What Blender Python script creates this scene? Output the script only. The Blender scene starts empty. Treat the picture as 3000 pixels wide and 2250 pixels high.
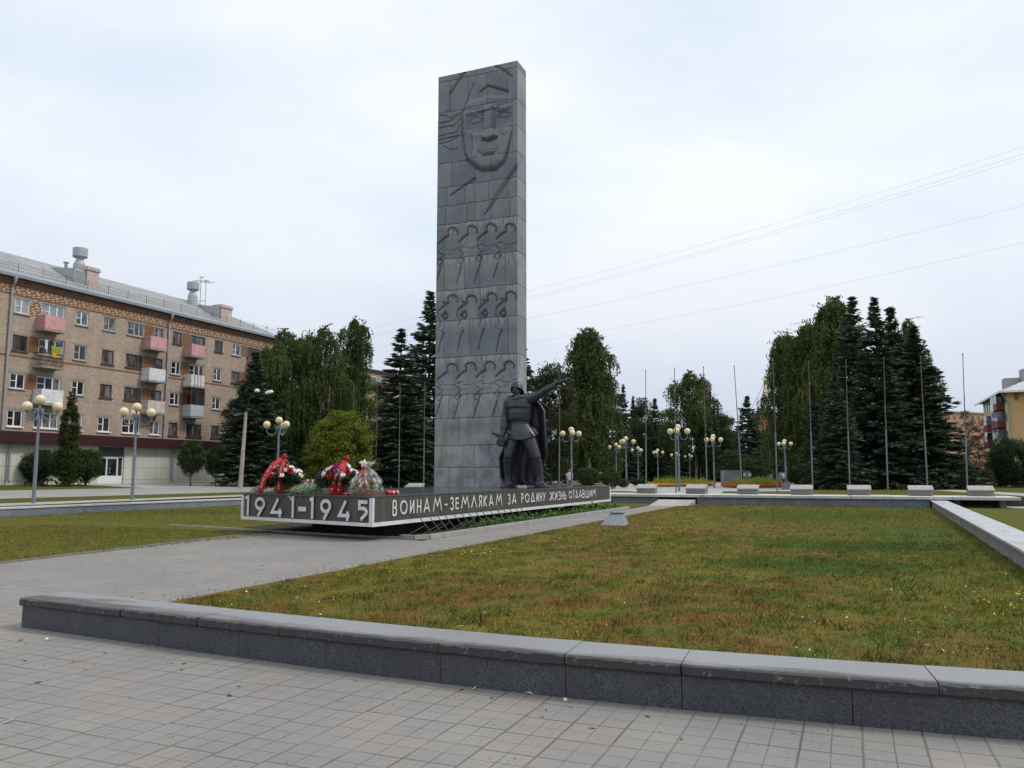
import bpy, bmesh, math, random
import numpy as np
from mathutils import Vector, Matrix
R = math.radians
SC = bpy.context.scene
COL = SC.collection

# ------------------------------------------------------------------ camera
EYE = 1.6
FOC, HOR = 2350.0, 1392.0                      # focal length and horizon row, in pixels of the 3000 x 2250 photograph
PITCH = math.atan((HOR - 1125) / FOC)
YAW = math.atan(990 / math.hypot(FOC, 267))
cam = bpy.data.cameras.new('camera')
cam.sensor_width = 36; cam.lens = FOC / 3000 * 36
cam.clip_start = 0.1; cam.clip_end = 3000
cam_o = bpy.data.objects.new('camera', cam); COL.objects.link(cam_o)
cam_o.location = (0, 0, EYE); cam_o.rotation_euler = (R(90) + PITCH, 0, YAW)
SC.camera = cam_o

# ------------------------------------------------------------------ sky, sun, exposure
SUN_EL, SUN_AZ = 48.0, 70.0                    # azimuth counted clockwise from +Y
W = bpy.data.worlds.new('World'); SC.world = W; W.use_nodes = True
nt = W.node_tree; nt.nodes.clear()
def wn(t, **kw):
    n = nt.nodes.new(t)
    for k, v in kw.items(): setattr(n, k, v)
    return n
sky = wn('ShaderNodeTexSky', sky_type='NISHITA', sun_disc=False, sun_elevation=R(SUN_EL), sun_rotation=R(SUN_AZ))
sky.air_density = 1.0; sky.dust_density = 2.0
b_sky = wn('ShaderNodeBackground'); b_sky.inputs['Strength'].default_value = 0.10
nt.links.new(sky.outputs[0], b_sky.inputs['Color'])
tc = wn('ShaderNodeTexCoord'); mp = wn('ShaderNodeMapping'); mp.inputs['Scale'].default_value = (1.0, 1.0, 2.6)
nt.links.new(tc.outputs['Generated'], mp.inputs['Vector'])
nz = wn('ShaderNodeTexNoise'); nz.inputs['Scale'].default_value = 1.7; nz.inputs['Detail'].default_value = 5; nz.inputs['Roughness'].default_value = 0.5
nt.links.new(mp.outputs[0], nz.inputs['Vector'])
cr = wn('ShaderNodeValToRGB')
cr.color_ramp.elements[0].position = 0.33; cr.color_ramp.elements[0].color = (0.65, 0.76, 0.90, 1)
cr.color_ramp.elements[1].position = 0.66; cr.color_ramp.elements[1].color = (0.95, 0.985, 1.02, 1)
nt.links.new(nz.outputs['Fac'], cr.inputs[0])
sx = wn('ShaderNodeSeparateXYZ'); nt.links.new(tc.outputs['Generated'], sx.inputs[0])
hr = wn('ShaderNodeValToRGB')                  # thicker, slightly mauve cloud low over the horizon
hr.color_ramp.elements[0].position = 0.0; hr.color_ramp.elements[0].color = (0.66, 0.665, 0.735, 1)
hr.color_ramp.elements[1].position = 0.34; hr.color_ramp.elements[1].color = (1, 1, 1, 1)
e3 = hr.color_ramp.elements.new(0.56); e3.color = (1.04, 1.02, 1.0, 1)
e4 = hr.color_ramp.elements.new(1.0); e4.color = (1.75, 1.66, 1.52, 1)   # an overcast sky is brightest overhead
nt.links.new(sx.outputs['Z'], hr.inputs[0])
mul = wn('ShaderNodeMix', data_type='RGBA', blend_type='MULTIPLY'); mul.inputs['Factor'].default_value = 1.0
nt.links.new(cr.outputs[0], mul.inputs['A']); nt.links.new(hr.outputs[0], mul.inputs['B'])
b_cl = wn('ShaderNodeBackground'); b_cl.inputs['Strength'].default_value = 0.84
nt.links.new(mul.outputs['Result'], b_cl.inputs['Color'])
mx = wn('ShaderNodeMixShader'); mx.inputs[0].default_value = 0.90
nt.links.new(b_sky.outputs[0], mx.inputs[1]); nt.links.new(b_cl.outputs[0], mx.inputs[2])
wo = wn('ShaderNodeOutputWorld'); nt.links.new(mx.outputs[0], wo.inputs['Surface'])

sun = bpy.data.lights.new('sun', 'SUN'); sun.energy = 1.5; sun.angle = R(12); sun.color = (1.0, 0.96, 0.9)
sun_o = bpy.data.objects.new('sun', sun); COL.objects.link(sun_o)
a, e = R(SUN_AZ), R(SUN_EL)
d = Vector((math.sin(a) * math.cos(e), math.cos(a) * math.cos(e), math.sin(e)))
sun_o.rotation_euler = d.to_track_quat('Z', 'Y').to_euler(); sun_o.location = (60, 60, 80)
VS = SC.view_settings
VS.view_transform = 'Standard'; VS.look = 'None'; VS.exposure = 0.40; VS.gamma = 1.0; VS.use_curve_mapping = False

# ------------------------------------------------------------------ photo pixel -> place
def ray(x, y):
    X = (x - 1500) / FOC; b = -(y - 1125) / FOC
    Y = math.cos(PITCH) - b * math.sin(PITCH); Z = math.sin(PITCH) + b * math.cos(PITCH)
    c, s = math.cos(YAW), math.sin(YAW)
    return (X * c - Y * s, X * s + Y * c, Z)
def gz(x, y, z=0.0):
    r = ray(x, y); t = (z - EYE) / r[2]; return (r[0] * t, r[1] * t, z)
def atY(x, y, Y):
    r = ray(x, y); t = Y / r[1]; return (r[0] * t, Y, EYE + r[2] * t)
def atX(x, y, X):
    r = ray(x, y); t = X / r[0]; return (X, r[1] * t, EYE + r[2] * t)
def atD(x, depth):                              # plan position seen in column x, `depth` metres along the view
    a = (x - 1500) / FOC * depth * 1.0
    c, s = math.cos(YAW), math.sin(YAW)
    return (a * c - depth * s, a * s + depth * c)

# ------------------------------------------------------------------ mesh helpers
class MB:
    def __init__(s): s.v = []; s.f = []
    def add(s, vs, fs):
        o = len(s.v); s.v += [tuple(p) for p in vs]; s.f += [tuple(i + o for i in f) for f in fs]; return s
    def box(s, x0, x1, y0, y1, z0, z1, rot=0, at=(0, 0, 0), M=None):
        vs = [(x, y, z) for z in (z0, z1) for y in (y0, y1) for x in (x0, x1)]
        if rot:
            c, q = math.cos(rot), math.sin(rot); vs = [(x * c - y * q, x * q + y * c, z) for x, y, z in vs]
        if M is not None: vs = [tuple(M @ Vector(p)) for p in vs]
        vs = [(x + at[0], y + at[1], z + at[2]) for x, y, z in vs]
        return s.add(vs, [(0, 2, 3, 1), (4, 5, 7, 6), (0, 1, 5, 4), (2, 6, 7, 3), (0, 4, 6, 2), (1, 3, 7, 5)])
    def bar(s, p, q, w, d=None, up=(0, 0, 1)):
        p, q = Vector(p), Vector(q); d = d or w; t = (q - p).normalized(); u = Vector(up)
        if abs(t.dot(u)) > .98: u = Vector((1, 0, 0))
        a = t.cross(u).normalized(); b = a.cross(t)
        vs = []
        for c in (p, q):
            for i, j in ((-1, -1), (1, -1), (1, 1), (-1, 1)): vs.append(c + a * (w / 2 * i) + b * (d / 2 * j))
        return s.add(vs, [(0, 3, 2, 1), (4, 5, 6, 7), (0, 1, 5, 4), (1, 2, 6, 5), (2, 3, 7, 6), (3, 0, 4, 7)])
    def tube(s, pts, r, n=8, cap=True):
        pts = [Vector(p) for p in pts]; k = len(pts)
        rs = r if hasattr(r, '__len__') else [r] * k
        vs = []; ref = None
        for i, p in enumerate(pts):
            t = (pts[min(i + 1, k - 1)] - pts[max(i - 1, 0)]).normalized()
            if ref is None: ref = Vector((0, 0, 1)) if abs(t.z) < .9 else Vector((1, 0, 0))
            a = t.cross(ref)
            if a.length < 1e-4: a = t.cross(Vector((0, 1, 0)))
            a.normalize(); b = t.cross(a); ref = b.cross(t) * -1 if False else ref
            for j in range(n):
                w = 2 * math.pi * j / n; vs.append(p + (a * math.cos(w) + b * math.sin(w)) * rs[i])
        fs = [(i * n + j, i * n + (j + 1) % n, (i + 1) * n + (j + 1) % n, (i + 1) * n + j) for i in range(k - 1) for j in range(n)]
        if cap: fs += [tuple(range(n))[::-1], tuple((k - 1) * n + j for j in range(n))]
        return s.add(vs, fs)
    def lathe(s, prof, n=16, at=(0, 0, 0), cap=True):
        vs = []; k = len(prof)
        for r, z in prof:
            for j in range(n):
                w = 2 * math.pi * j / n; vs.append((at[0] + r * math.cos(w), at[1] + r * math.sin(w), at[2] + z))
        fs = [(i * n + j, i * n + (j + 1) % n, (i + 1) * n + (j + 1) % n, (i + 1) * n + j) for i in range(k - 1) for j in range(n)]
        if cap: fs += [tuple(range(n))[::-1], tuple((k - 1) * n + j for j in range(n))]
        return s.add(vs, fs)
    def ball(s, c, r, n=16, m=10, sz=1.0):
        pr = [(max(1e-4, r * math.sin(math.pi * i / m)), -r * sz * math.cos(math.pi * i / m)) for i in range(m + 1)]
        return s.lathe(pr, n, c, cap=False)
    def ring_loft(s, rings, cap=True):          # rings: lists of n points each
        n = len(rings[0]); vs = [p for r in rings for p in r]; k = len(rings)
        fs = [(i * n + j, i * n + (j + 1) % n, (i + 1) * n + (j + 1) % n, (i + 1) * n + j) for i in range(k - 1) for j in range(n)]
        if cap: fs += [tuple(range(n))[::-1], tuple((k - 1) * n + j for j in range(n))]
        return s.add(vs, fs)
    def prism(s, poly, z0, z1):
        n = len(poly); vs = [(x, y, z0) for x, y in poly] + [(x, y, z1) for x, y in poly]
        fs = [tuple(range(n))[::-1], tuple(range(n, 2 * n))] + [(i, (i + 1) % n, n + (i + 1) % n, n + i) for i in range(n)]
        return s.add(vs, fs)
    def build(s, name, mat, parent=None, smooth=False, bevel=0, loc=None):
        me = bpy.data.meshes.new(name); me.from_pydata(s.v, [], s.f); me.validate(); me.update()
        bm = bmesh.new(); bm.from_mesh(me); bmesh.ops.recalc_face_normals(bm, faces=bm.faces); bm.to_mesh(me); bm.free()
        return link(name, me, mat, parent, smooth, bevel, loc)

def link(name, me, mat, parent=None, smooth=False, bevel=0, loc=None):
    if mat is not None:
        for m in (mat if isinstance(mat, (list, tuple)) else [mat]): me.materials.append(m)
    if smooth: me.polygons.foreach_set('use_smooth', [True] * len(me.polygons))
    o = bpy.data.objects.new(name, me); COL.objects.link(o)
    if parent is not None: o.parent = parent
    if loc is not None: o.location = loc
    if bevel:
        b = o.modifiers.new('bevel', 'BEVEL'); b.width = bevel; b.segments = 2; b.limit_method = 'ANGLE'; b.angle_limit = R(40)
    return o

def tag(o, label=None, cat=None, group=None, kind=None):
    if label: o['label'] = label
    if cat: o['category'] = cat
    if group: o['group'] = group
    if kind: o['kind'] = kind
    return o
def thing(name, label, cat, loc=(0, 0, 0), rz=0.0, group=None):
    o = bpy.data.objects.new(name, None); COL.objects.link(o)
    o.location = loc; o.rotation_euler = (0, 0, rz); o.empty_display_size = .2; o['kind'] = 'thing'
    return tag(o, label, cat, group)
def kids(o): return [c for c in bpy.data.objects if c.parent == o]
def copy_tree(o, label, loc, rz=0.0, scale=None, parent=None):
    c = o.copy(); COL.objects.link(c); c.parent = parent
    if parent is None:
        c.location = loc; c.rotation_euler = (0, 0, rz); c['label'] = label
        if scale is not None: c.scale = scale if hasattr(scale, '__len__') else (scale,) * 3
    for ch in KIDS(o): copy_tree(ch, None, None, parent=c)
    return c
def KIDS(o): return list(o.children)

# ------------------------------------------------------------------ node helpers
class NT:
    def __init__(s, name):
        s.m = bpy.data.materials.new(name); s.m.use_nodes = True; s.t = s.m.node_tree
        s.p = s.t.nodes['Principled BSDF']; s.tc = s.t.nodes.new('ShaderNodeTexCoord'); s.o = s.tc.outputs['Object']
    def n(s, typ, ins=None, **kw):
        x = s.t.nodes.new('ShaderNode' + typ)
        for k, v in kw.items(): setattr(x, k, v)
        for k, v in (ins or {}).items(): s.put(x.inputs[k], v)
        return x
    def put(s, sock, v):
        if isinstance(v, bpy.types.NodeSocket): s.t.links.new(v, sock)
        elif isinstance(v, (tuple, list)) and len(v) == 3 and sock.type == 'RGBA': sock.default_value = (*v, 1)
        else: sock.default_value = v
    def math(s, op, a, b=0.0, c=0.0, clamp=False):
        x = s.n('Math', operation=op, use_clamp=clamp); s.put(x.inputs[0], a); s.put(x.inputs[1], b); s.put(x.inputs[2], c); return x.outputs[0]
    def noise(s, scale, detail=4, vec=None, rough=.55, dist=0.0):
        return s.n('TexNoise', {'Vector': vec or s.o, 'Scale': scale, 'Detail': detail, 'Roughness': rough, 'Distortion': dist}).outputs['Fac']
    def mix(s, f, a, b, blend='MIX'):
        x = s.n('Mix', data_type='RGBA', blend_type=blend); s.put(x.inputs['Factor'], f); s.put(x.inputs[6], a); s.put(x.inputs[7], b); return x.outputs[2]
    def ramp(s, f, stops, interp='LINEAR'):
        x = s.n('ValToRGB'); s.put(x.inputs[0], f); r = x.color_ramp; r.interpolation = interp
        while len(r.elements) < len(stops): r.elements.new(0.5)
        for el, (p, c) in zip(r.elements, stops):
            el.position = p; el.color = (*c, 1) if hasattr(c, '__len__') else (c, c, c, 1)
        return x.outputs[0]
    def map(s, scale=(1, 1, 1), loc=(0, 0, 0), rot=(0, 0, 0), vec=None):
        return s.n('Mapping', {'Vector': vec or s.o, 'Scale': scale, 'Location': loc, 'Rotation': rot}).outputs[0]
    def xyz(s, vec=None):
        x = s.n('SeparateXYZ', {0: vec or s.o}); return x.outputs
    def comb(s, x, y, z): return s.n('CombineXYZ', {0: x, 1: y, 2: z}).outputs[0]
    def white(s, vec): return s.n('TexWhiteNoise', {'Vector': vec}, noise_dimensions='3D').outputs['Value']
    def attr(s, name): return s.n('Attribute', attribute_name=name).outputs
    def bump(s, h, strength=.3, dist=.02):
        b = s.n('Bump', {'Height': h, 'Strength': strength, 'Distance': dist}); s.t.links.new(b.outputs[0], s.p.inputs['Normal'])
    def out(s, color, rough=.7, metal=0.0, spec=.4):
        s.put(s.p.inputs['Base Color'], color); s.put(s.p.inputs['Roughness'], rough); s.put(s.p.inputs['Metallic'], metal)
        s.put(s.p.inputs['Specular IOR Level'], spec); return s.m

def M(name, base, rough=.7, var=.2, scale=3.0, bump=0.0, bscale=40.0, metal=0.0, spec=.4, dirt=None):
    q = NT(name)
    f = q.noise(scale, 6)
    lo = tuple(c * (1 - var) for c in base); hi = tuple(min(1, c * (1 + var)) for c in base)
    c = q.ramp(f, [(.3, lo), (.7, hi)])
    if dirt:
        g = q.ramp(q.noise(scale * 2.7, 6), [(.52, 0.0), (.7, 1.0)]); c = q.mix(g, c, dirt)
    if bump: q.bump(q.noise(bscale, 5), bump, .01)
    return q.out(c, rough, metal, spec)
# ================================================================== materials of the setting
def mat_grass(name, blades=False, tone=1.0, green=None):
    q = NT(name)
    v = q.map((1, .55, 1))
    big = q.noise(.32, 3, q.map((1, .5, 1), (3.1, 1.7, 0)), .6); mid = q.noise(1.6, 5, v, .65); fine = q.noise(26, 4, q.o, .7); mot = q.noise(6.5, 4, v, .7)
    br = (.178, .104, .034); ol = (.180, .150, .032); gr = (.088, .118, .020); dk = (.076, .048, .020)
    c = q.mix(q.ramp(big, [(.44, 0.0), (.55, 1.0)]), br, ol)
    x, y, z = q.xyz(); gx = q.math('ADD', q.math('MULTIPLY', x, .085) if green is None else green, q.math('ADD', q.math('MULTIPLY', y, .010), q.math('MULTIPLY', mid, .55)))
    c = q.mix(q.ramp(gx, [(.18, 0.0), (.62, .72)]), c, (.084, .102, .018))
    c = q.mix(q.ramp(mid, [(.46, 0.0), (.58, .85)]), c, gr)
    c = q.mix(q.ramp(mot, [(.52, 0.0), (.66, .9)]), c, dk)
    x, y, z = q.xyz()
    # two lush clover patches in the middle of the lawn, and greener turf towards the right-hand wall and the far side
    for px, py, rx, ry in ((-.6, 15.5, 2.0, 1.5), (.0, 20.0, 2.6, 1.8), (1.6, 24.0, 1.6, 5.0), (-2.0, 34, 3.5, 5.0)):
        dx = q.math('DIVIDE', q.math('SUBTRACT', x, px), rx); dy = q.math('DIVIDE', q.math('SUBTRACT', y, py), ry)
        dd = q.math('ADD', q.math('MULTIPLY', dx, dx), q.math('MULTIPLY', dy, dy))
        dd = q.math('ADD', dd, q.math('MULTIPLY', q.math('SUBTRACT', mid, .5), 2.6))
        k = q.ramp(dd, [(.35, .85 if py < 22 else .5), (1.0, 0.0)]); c = q.mix(k, c, (.044, .088, .016))
    c = q.mix(q.ramp(fine, [(.3, .55), (.7, 0.0)]), c, (.035, .034, .010))
    if blades:
        t = q.attr('tint')['Fac']; c = q.mix(1.0, c, q.ramp(t, [(0, (.70, .70, .7)), (.6, (1.2, 1.18, 1.1)), (1, (1.6, 1.5, 1.25))]), 'MULTIPLY')
    if tone != 1: c = q.mix(1.0, c, (tone, tone, tone), 'MULTIPLY')
    q.bump(fine, .5, .03)
    return q.out(c, .95, 0, .04)

def mat_paving():
    q = NT('paving_slabs'); x, y, z = q.xyz(); T = .345
    wob = q.noise(2.0, 2); wx = q.math('ADD', x, q.math('MULTIPLY', q.math('SUBTRACT', wob, .5), .018))
    u = q.math('DIVIDE', wx, T); ci = q.math('FLOOR', u)
    sh = q.math('MULTIPLY', q.math('SUBTRACT', q.white(q.comb(ci, 7.0, 0.0)), .5), .16)
    w = q.math('ADD', q.math('DIVIDE', y, T), sh); cj = q.math('FLOOR', w)
    fu = q.math('FRACT', u); fw = q.math('FRACT', w)
    def line(f, n, wd):                        # distance to the nearest of n joints per slab -> 1 on the joint
        g = q.math('FRACT', q.math('MULTIPLY', f, n)); g = q.math('MINIMUM', g, q.math('SUBTRACT', 1.0, g))
        g = q.math('DIVIDE', g, n * wd); return q.math('SUBTRACT', 1.0, g, clamp=True)
    j1 = q.math('MAXIMUM', line(fu, 1, .034), line(fw, 1, .034))
    j2 = q.math('MAXIMUM', line(fu, 2, .018), line(fw, 2, .018)); j4 = q.math('MAXIMUM', line(fu, 6, .014), line(fw, 6, .014))
    r = q.white(q.comb(ci, cj, 1.0)); r2 = q.white(q.comb(ci, cj, 5.0))
    wear = q.noise(3.0, 5); stain = q.noise(.55, 5, None, .6)
    tile = q.mix(q.ramp(r, [(0, 0.0), (1, 1.0)]), (.212, .199, .187), (.240, .223, .206))
    tile = q.mix(q.ramp(r2, [(.80, 0.0), (.97, .45)]), tile, (.262, .216, .192))
    tile = q.mix(q.ramp(stain, [(.42, .6), (.62, 0.0)]), tile, (.172, .166, .161))
    tile = q.mix(q.ramp(q.noise(90, 3), [(.35, .25), (.65, 0.0)]), tile, (.16, .155, .15))
    jw = q.math('MULTIPLY', j1, q.ramp(q.noise(1.3, 4), [(.36, .35), (.60, 1.0)]))
    j2w = q.math('MULTIPLY', j2, q.ramp(wear, [(.36, .35), (.60, .92)])); j4w = q.math('MULTIPLY', q.math('MULTIPLY', j4, q.ramp(wear, [(.40, 0.0), (.62, .38)])), q.ramp(r2, [(.2, .2), (.6, 1.0)]))
    jj = q.math('MAXIMUM', jw, q.math('MAXIMUM', j2w, j4w))
    c = q.mix(jj, tile, (.060, .055, .047))
    specks = q.ramp(q.noise(9.0, 3, q.map((1, 1, 1), (5, 5, 0)), .7), [(.66, 0.0), (.72, .85)]); c = q.mix(specks, c, (.075, .066, .052))
    h = q.math('SUBTRACT', q.math('MULTIPLY', q.noise(60, 3), .15), jj); q.bump(h, .45, .008)
    return q.out(c, .82, 0, .3)

def mat_granite(name, lo, hi, rough=.45, sc=150.0, streak=None, seam=None):
    q = NT(name)
    f = q.noise(sc, 3, None, .8); g = q.noise(2.2, 5)
    c = q.mix(q.ramp(f, [(.38, 0.0), (.62, 1.0)]), lo, hi)
    c = q.mix(q.ramp(g, [(.35, .35), (.65, 0.0)]), c, tuple(k * .65 for k in lo))
    if streak:
        s = q.noise(5.0, 5, q.map((1, 1, .12))); c = q.mix(q.ramp(s, [(.5, 0.0), (.72, .55)]), c, streak)
    q.bump(f, .08, .004)
    return q.out(c, rough, 0, .5)

G_LAWN = mat_grass('lawn_turf'); G_BLADE = mat_grass('grass_blades', True); G_PARK = mat_grass('park_turf', tone=.9, green=.15); G_LEFT = mat_grass('left_turf', green=.06); G_LBLADE = mat_grass('left_grass_blades', True, green=.06)
PAVE = mat_paving()
GR_BASE = mat_granite('dark_granite', (.022, .024, .031), (.100, .103, .120), .5, 75)
GR_CAP = None
def mat_cap():
    q = NT('worn_granite_cap')
    f = q.noise(160, 3, None, .8); pale = q.mix(q.ramp(f, [(.35, 0.0), (.65, 1.0)]), (.140, .143, .150), (.245, .249, .258))
    worn = q.mix(q.ramp(f, [(.35, 0.0), (.65, 1.0)]), (.024, .020, .021), (.060, .052, .052))
    e = q.attr('edge')['Fac']                   # 1 along the polished, foot-worn street edge and where the coping is still dark
    e = q.math('ADD', e, q.math('MULTIPLY', q.math('SUBTRACT', q.noise(3.2, 5, q.map((.4, 2, 1))), .5), 1.1))
    c = q.mix(q.ramp(e, [(.42, 0.0), (.78, 1.0)]), pale, worn)
    c = q.mix(q.ramp(q.noise(26, 4), [(.60, 0.0), (.72, .5)]), c, (.28, .27, .26))
    q.bump(f, .12, .004); return q.out(c, .42, 0, .5)
GR_CAP = mat_cap()
CONC_WHITE = M('pale_terrazzo', (.46, .46, .45), .6, .14, 2.2, .1, 60, dirt=(.30, .29, .27))
CONC_BLUE = M('painted_concrete', (.145, .165, .205), .75, .16, 1.6, .15, 50, dirt=(.21, .22, .24))
CONC_GREY = M('grey_concrete', (.30, .29, .275), .85, .2, 2.5, .25, 60, dirt=(.20, .19, .17))
SOIL = M('bare_soil', (.055, .042, .030), .95, .35, 6, .6, 30)
ROAD = M('worn_asphalt', (.245, .235, .23), .9, .14, .5, .15, 60, dirt=(.20, .19, .185))
WALKC = M('concrete_walk', (.30, .29, .275), .88, .15, .8, .15, 60)

# ================================================================== terrain
def side_z(x): return .36 + min(27.4, max(0.0, -30.7 - x)) / 27.4 * .5
def terr(x, y):
    hi = max(side_z(x) if x < -30.6 else 0, 0)
    if y > 48.55: hi = max(hi, .47)
    elif x >= -30.6: return -.01
    return hi
xs = [-700, -300, -150, -90, -58, -50, -44, -37, -33, -30.61, -30.59, -20, -9.9, -7.9, 4, 12, 40, 150, 300, 700]
ys = [-60, -20, 5, 20, 35, 48.54, 48.56, 60, 80, 110, 160, 300, 700, 1500]
g = MB(); g.v = [(x, y, terr(x, y)) for y in ys for x in xs]; nx = len(xs)
g.f = [(j * nx + i, j * nx + i + 1, (j + 1) * nx + i + 1, (j + 1) * nx + i) for j in range(len(ys) - 1) for i in range(nx - 1)]
tag(g.build('ground', G_PARK), kind='structure')

def sheet(name, polys, mat, dz=.004, zf=None):
    m = MB()
    for P in polys:
        n0 = len(m.v); m.v += [(x, y, (zf(x, y) if zf else 0) + dz) for x, y in P]; m.f.append(tuple(range(n0, n0 + len(P))))
    return tag(m.build(name, mat), kind='structure')
PATH_R = -8.02
sheet('plaza_paving', [[(-40, -20), (40, -20), (40, 6.05), (-8.05, 6.05), (-40, 6.05)], [(-40, 6.05), (-8.05, 6.05), (PATH_R, 10), (-14.25, 10), (-40, 9.6)],
      [(-14.25, 10), (PATH_R, 10), (-8.05, 17.5), (-9.7, 17.5), (-12.2, 18.1), (-15.2, 18.6)]], PAVE, .002)
sheet('footpath', [[(-9.7, 17.5), (-8.05, 17.5), (-8.35, 44), (-7.85, 45.2), (-7.85, 48.4), (-9.95, 48.4), (-9.95, 45.2), (-9.75, 38)]], PAVE, .002)
sheet('right_lawn', [[(PATH_R, 6.2), (3.2, 6.2), (2.9, 18), (3.7, 45.1), (-7.85, 45.1), (-8.35, 44), (-8.05, 17.5), (PATH_R, 10)]], G_LAWN, .012)
sheet('left_lawn', [[(-40, 9.65), (-14.3, 10.05), (-15.25, 18.65), (-30.0, 21.4), (-40, 21.4)], [(-30.0, 21.4), (-17.1, 19.0), (-17.1, 38.2), (-9.95, 38.2), (-9.95, 45.0), (-30, 45.0)]], G_LEFT, .012)
sheet('side_lawn', [[(3.6, 6.2), (40, 6.2), (40, 45.3), (4.4, 45.3)]], G_LEFT, .012)
sheet('side_path', [[(4.4, 45.35), (40, 45.35), (40, 48.5), (4.4, 48.5)]], WALKC, .004)
pit = MB().box(-17.0, -9.8, 18.0, 38.0, -.3, -.004)
sheet('planting_bed', [[(-17.0, 19.1), (-12.1, 18.25), (-9.85, 17.75), (-9.85, 38.0), (-17.0, 38.0)]], SOIL, .006)
# beyond the left wall: verge, side walk, verge, road
def strip(name, x0, x1, mat, y0=-20, y1=140, dz=.006):
    m = MB(); Y = [y0, 20, 48.6, 90, y1]; hz = lambda x, y: max(side_z(x), .47 if y > 48.5 else 0)
    m.v = [(x, y, hz(x, y) + dz) for y in Y for x in (x0, x1)]; m.f = [(2 * i, 2 * i + 1, 2 * i + 3, 2 * i + 2) for i in range(len(Y) - 1)]
    return tag(m.build(name, mat), kind='structure')
strip('sidewalk', -33.0, -31.1, WALKC); strip('service_road', -47.5, -37.3, ROAD)
sheet('entrance_paving', [[(-57.9, 46.5), (-47.4, 44), (-47.4, 66), (-57.9, 64)]], WALKC, .010, lambda x, y: max(side_z(x), .47 if y > 48.5 else 0))
sheet('park_paving', [[(-25.5, 58.5), (-14.6, 55.8), (-10, 49.5), (-7.2, 49.5), (-8.2, 58), (-3.8, 60), (-3.8, 104), (-5, 118), (-27, 132), (-27, 70)]], WALKC, .006, lambda x, y: .47)
sheet('park_path', [[(5.6, 68), (7.4, 71), (12, 49.4), (9.2, 49.2)]], WALKC, .006, lambda x, y: .47)

# ---- grass blades: one uncountable mass per lawn
def blades(name, regions, mat, seed, hmul=1.0):
    rng = np.random.default_rng(seed); P = []; H = []
    for (x0, x1, y0, y1, n, h) in regions:
        p = np.stack([rng.uniform(x0, x1, n), rng.uniform(y0, y1, n)], 1)
        cl = np.sin(p[:, 0] * 3.1 + np.sin(p[:, 1] * 2.3) * 2) * np.sin(p[:, 1] * 2.7 + np.sin(p[:, 0] * 1.9) * 2)
        p = p[rng.random(len(p)) < .62 + .38 * cl]; P.append(p); H.append(np.full(len(p), h))
    P = np.concatenate(P); H = np.concatenate(H) * rng.lognormal(-.15, .38, len(P)); n = len(P)
    a = rng.uniform(0, 2 * np.pi, n); w = H * .07 + .0014; ln = rng.uniform(.1, .8, n) * H; b = rng.uniform(0, 2 * np.pi, n)
    dx, dy = np.cos(a) * w, np.sin(a) * w; z = np.full(n, .008)
    V = np.stack([np.stack([P[:, 0] - dx, P[:, 1] - dy, z], 1), np.stack([P[:, 0] + dx, P[:, 1] + dy, z], 1),
                  np.stack([P[:, 0] + np.cos(b) * ln, P[:, 1] + np.sin(b) * ln, z + H], 1)], 1).reshape(-1, 3)
    o = tris(name, V, np.arange(3 * n).reshape(-1, 3), mat, rng.random(n).repeat(3))
    return tag(o, 'short patchy grass, part green and part dried brown', 'grass', kind='stuff')
def tris(name, V, F, mat, tint=None, parent=None):
    me = bpy.data.meshes.new(name); V = np.asarray(V, np.float32); F = np.asarray(F, np.int32); k = F.shape[1]
    me.vertices.add(len(V)); me.vertices.foreach_set('co', V.ravel()); me.loops.add(F.size); me.loops.foreach_set('vertex_index', F.ravel())
    me.polygons.add(len(F)); me.polygons.foreach_set('loop_start', np.arange(0, F.size, k, dtype=np.int32))
    try: me.polygons.foreach_set('loop_total', np.full(len(F), k, np.int32))
    except Exception: pass
    if tint is not None:
        at = me.attributes.new('tint', 'FLOAT', 'POINT'); at.data.foreach_set('value', np.asarray(tint, np.float32))
    me.update(); return link(name, me, mat, parent)
blades('right_grass', [(-7.9, 3.1, 6.3, 12, 210000, .026), (-8.0, 3.1, 12, 22, 130000, .034), (-8.1, 3.2, 22, 45, 70000, .05)], G_BLADE, 3)
blades('left_grass', [(-24, -14.3, 10.1, 18.4, 60000, .036), (-30, -17.2, 20, 45, 40000, .05)], G_LBLADE, 5)

def tufts(name, x0, x1, y0, y1, nc, seed, mat, lab):
    rng = np.random.default_rng(seed); c = np.stack([rng.uniform(x0, x1, nc), y0 + (y1 - y0) * rng.random(nc) ** 1.6], 1); k = rng.integers(8, 30, nc); sz = rng.lognormal(-2.95, .35, nc); i = np.repeat(np.arange(nc), k); n = len(i)
    P = c[i] + rng.normal(0, 1, (n, 2)) * (sz[i] * 1.1)[:, None]; P[:, 0] = np.clip(P[:, 0], x0, x1); H = sz[i] * rng.uniform(.5, 1.5, n); a = rng.uniform(0, 6.283, n); b = rng.uniform(0, 6.283, n); w = .0022 + H * .05; ln = H * rng.uniform(.2, 1.1, n); dx, dy = np.cos(a) * w, np.sin(a) * w; z = np.full(n, .008)
    V = np.stack([np.stack([P[:, 0] - dx, P[:, 1] - dy, z], 1), np.stack([P[:, 0] + dx, P[:, 1] + dy, z], 1), np.stack([P[:, 0] + np.cos(b) * ln, P[:, 1] + np.sin(b) * ln, z + H], 1)], 1).reshape(-1, 3)
    return tag(tris(name, V, np.arange(3 * n).reshape(-1, 3), mat, np.clip(rng.random(nc)[i] + rng.normal(0, .2, n), 0, 1).repeat(3)), lab, 'grass', kind='stuff')
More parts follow.
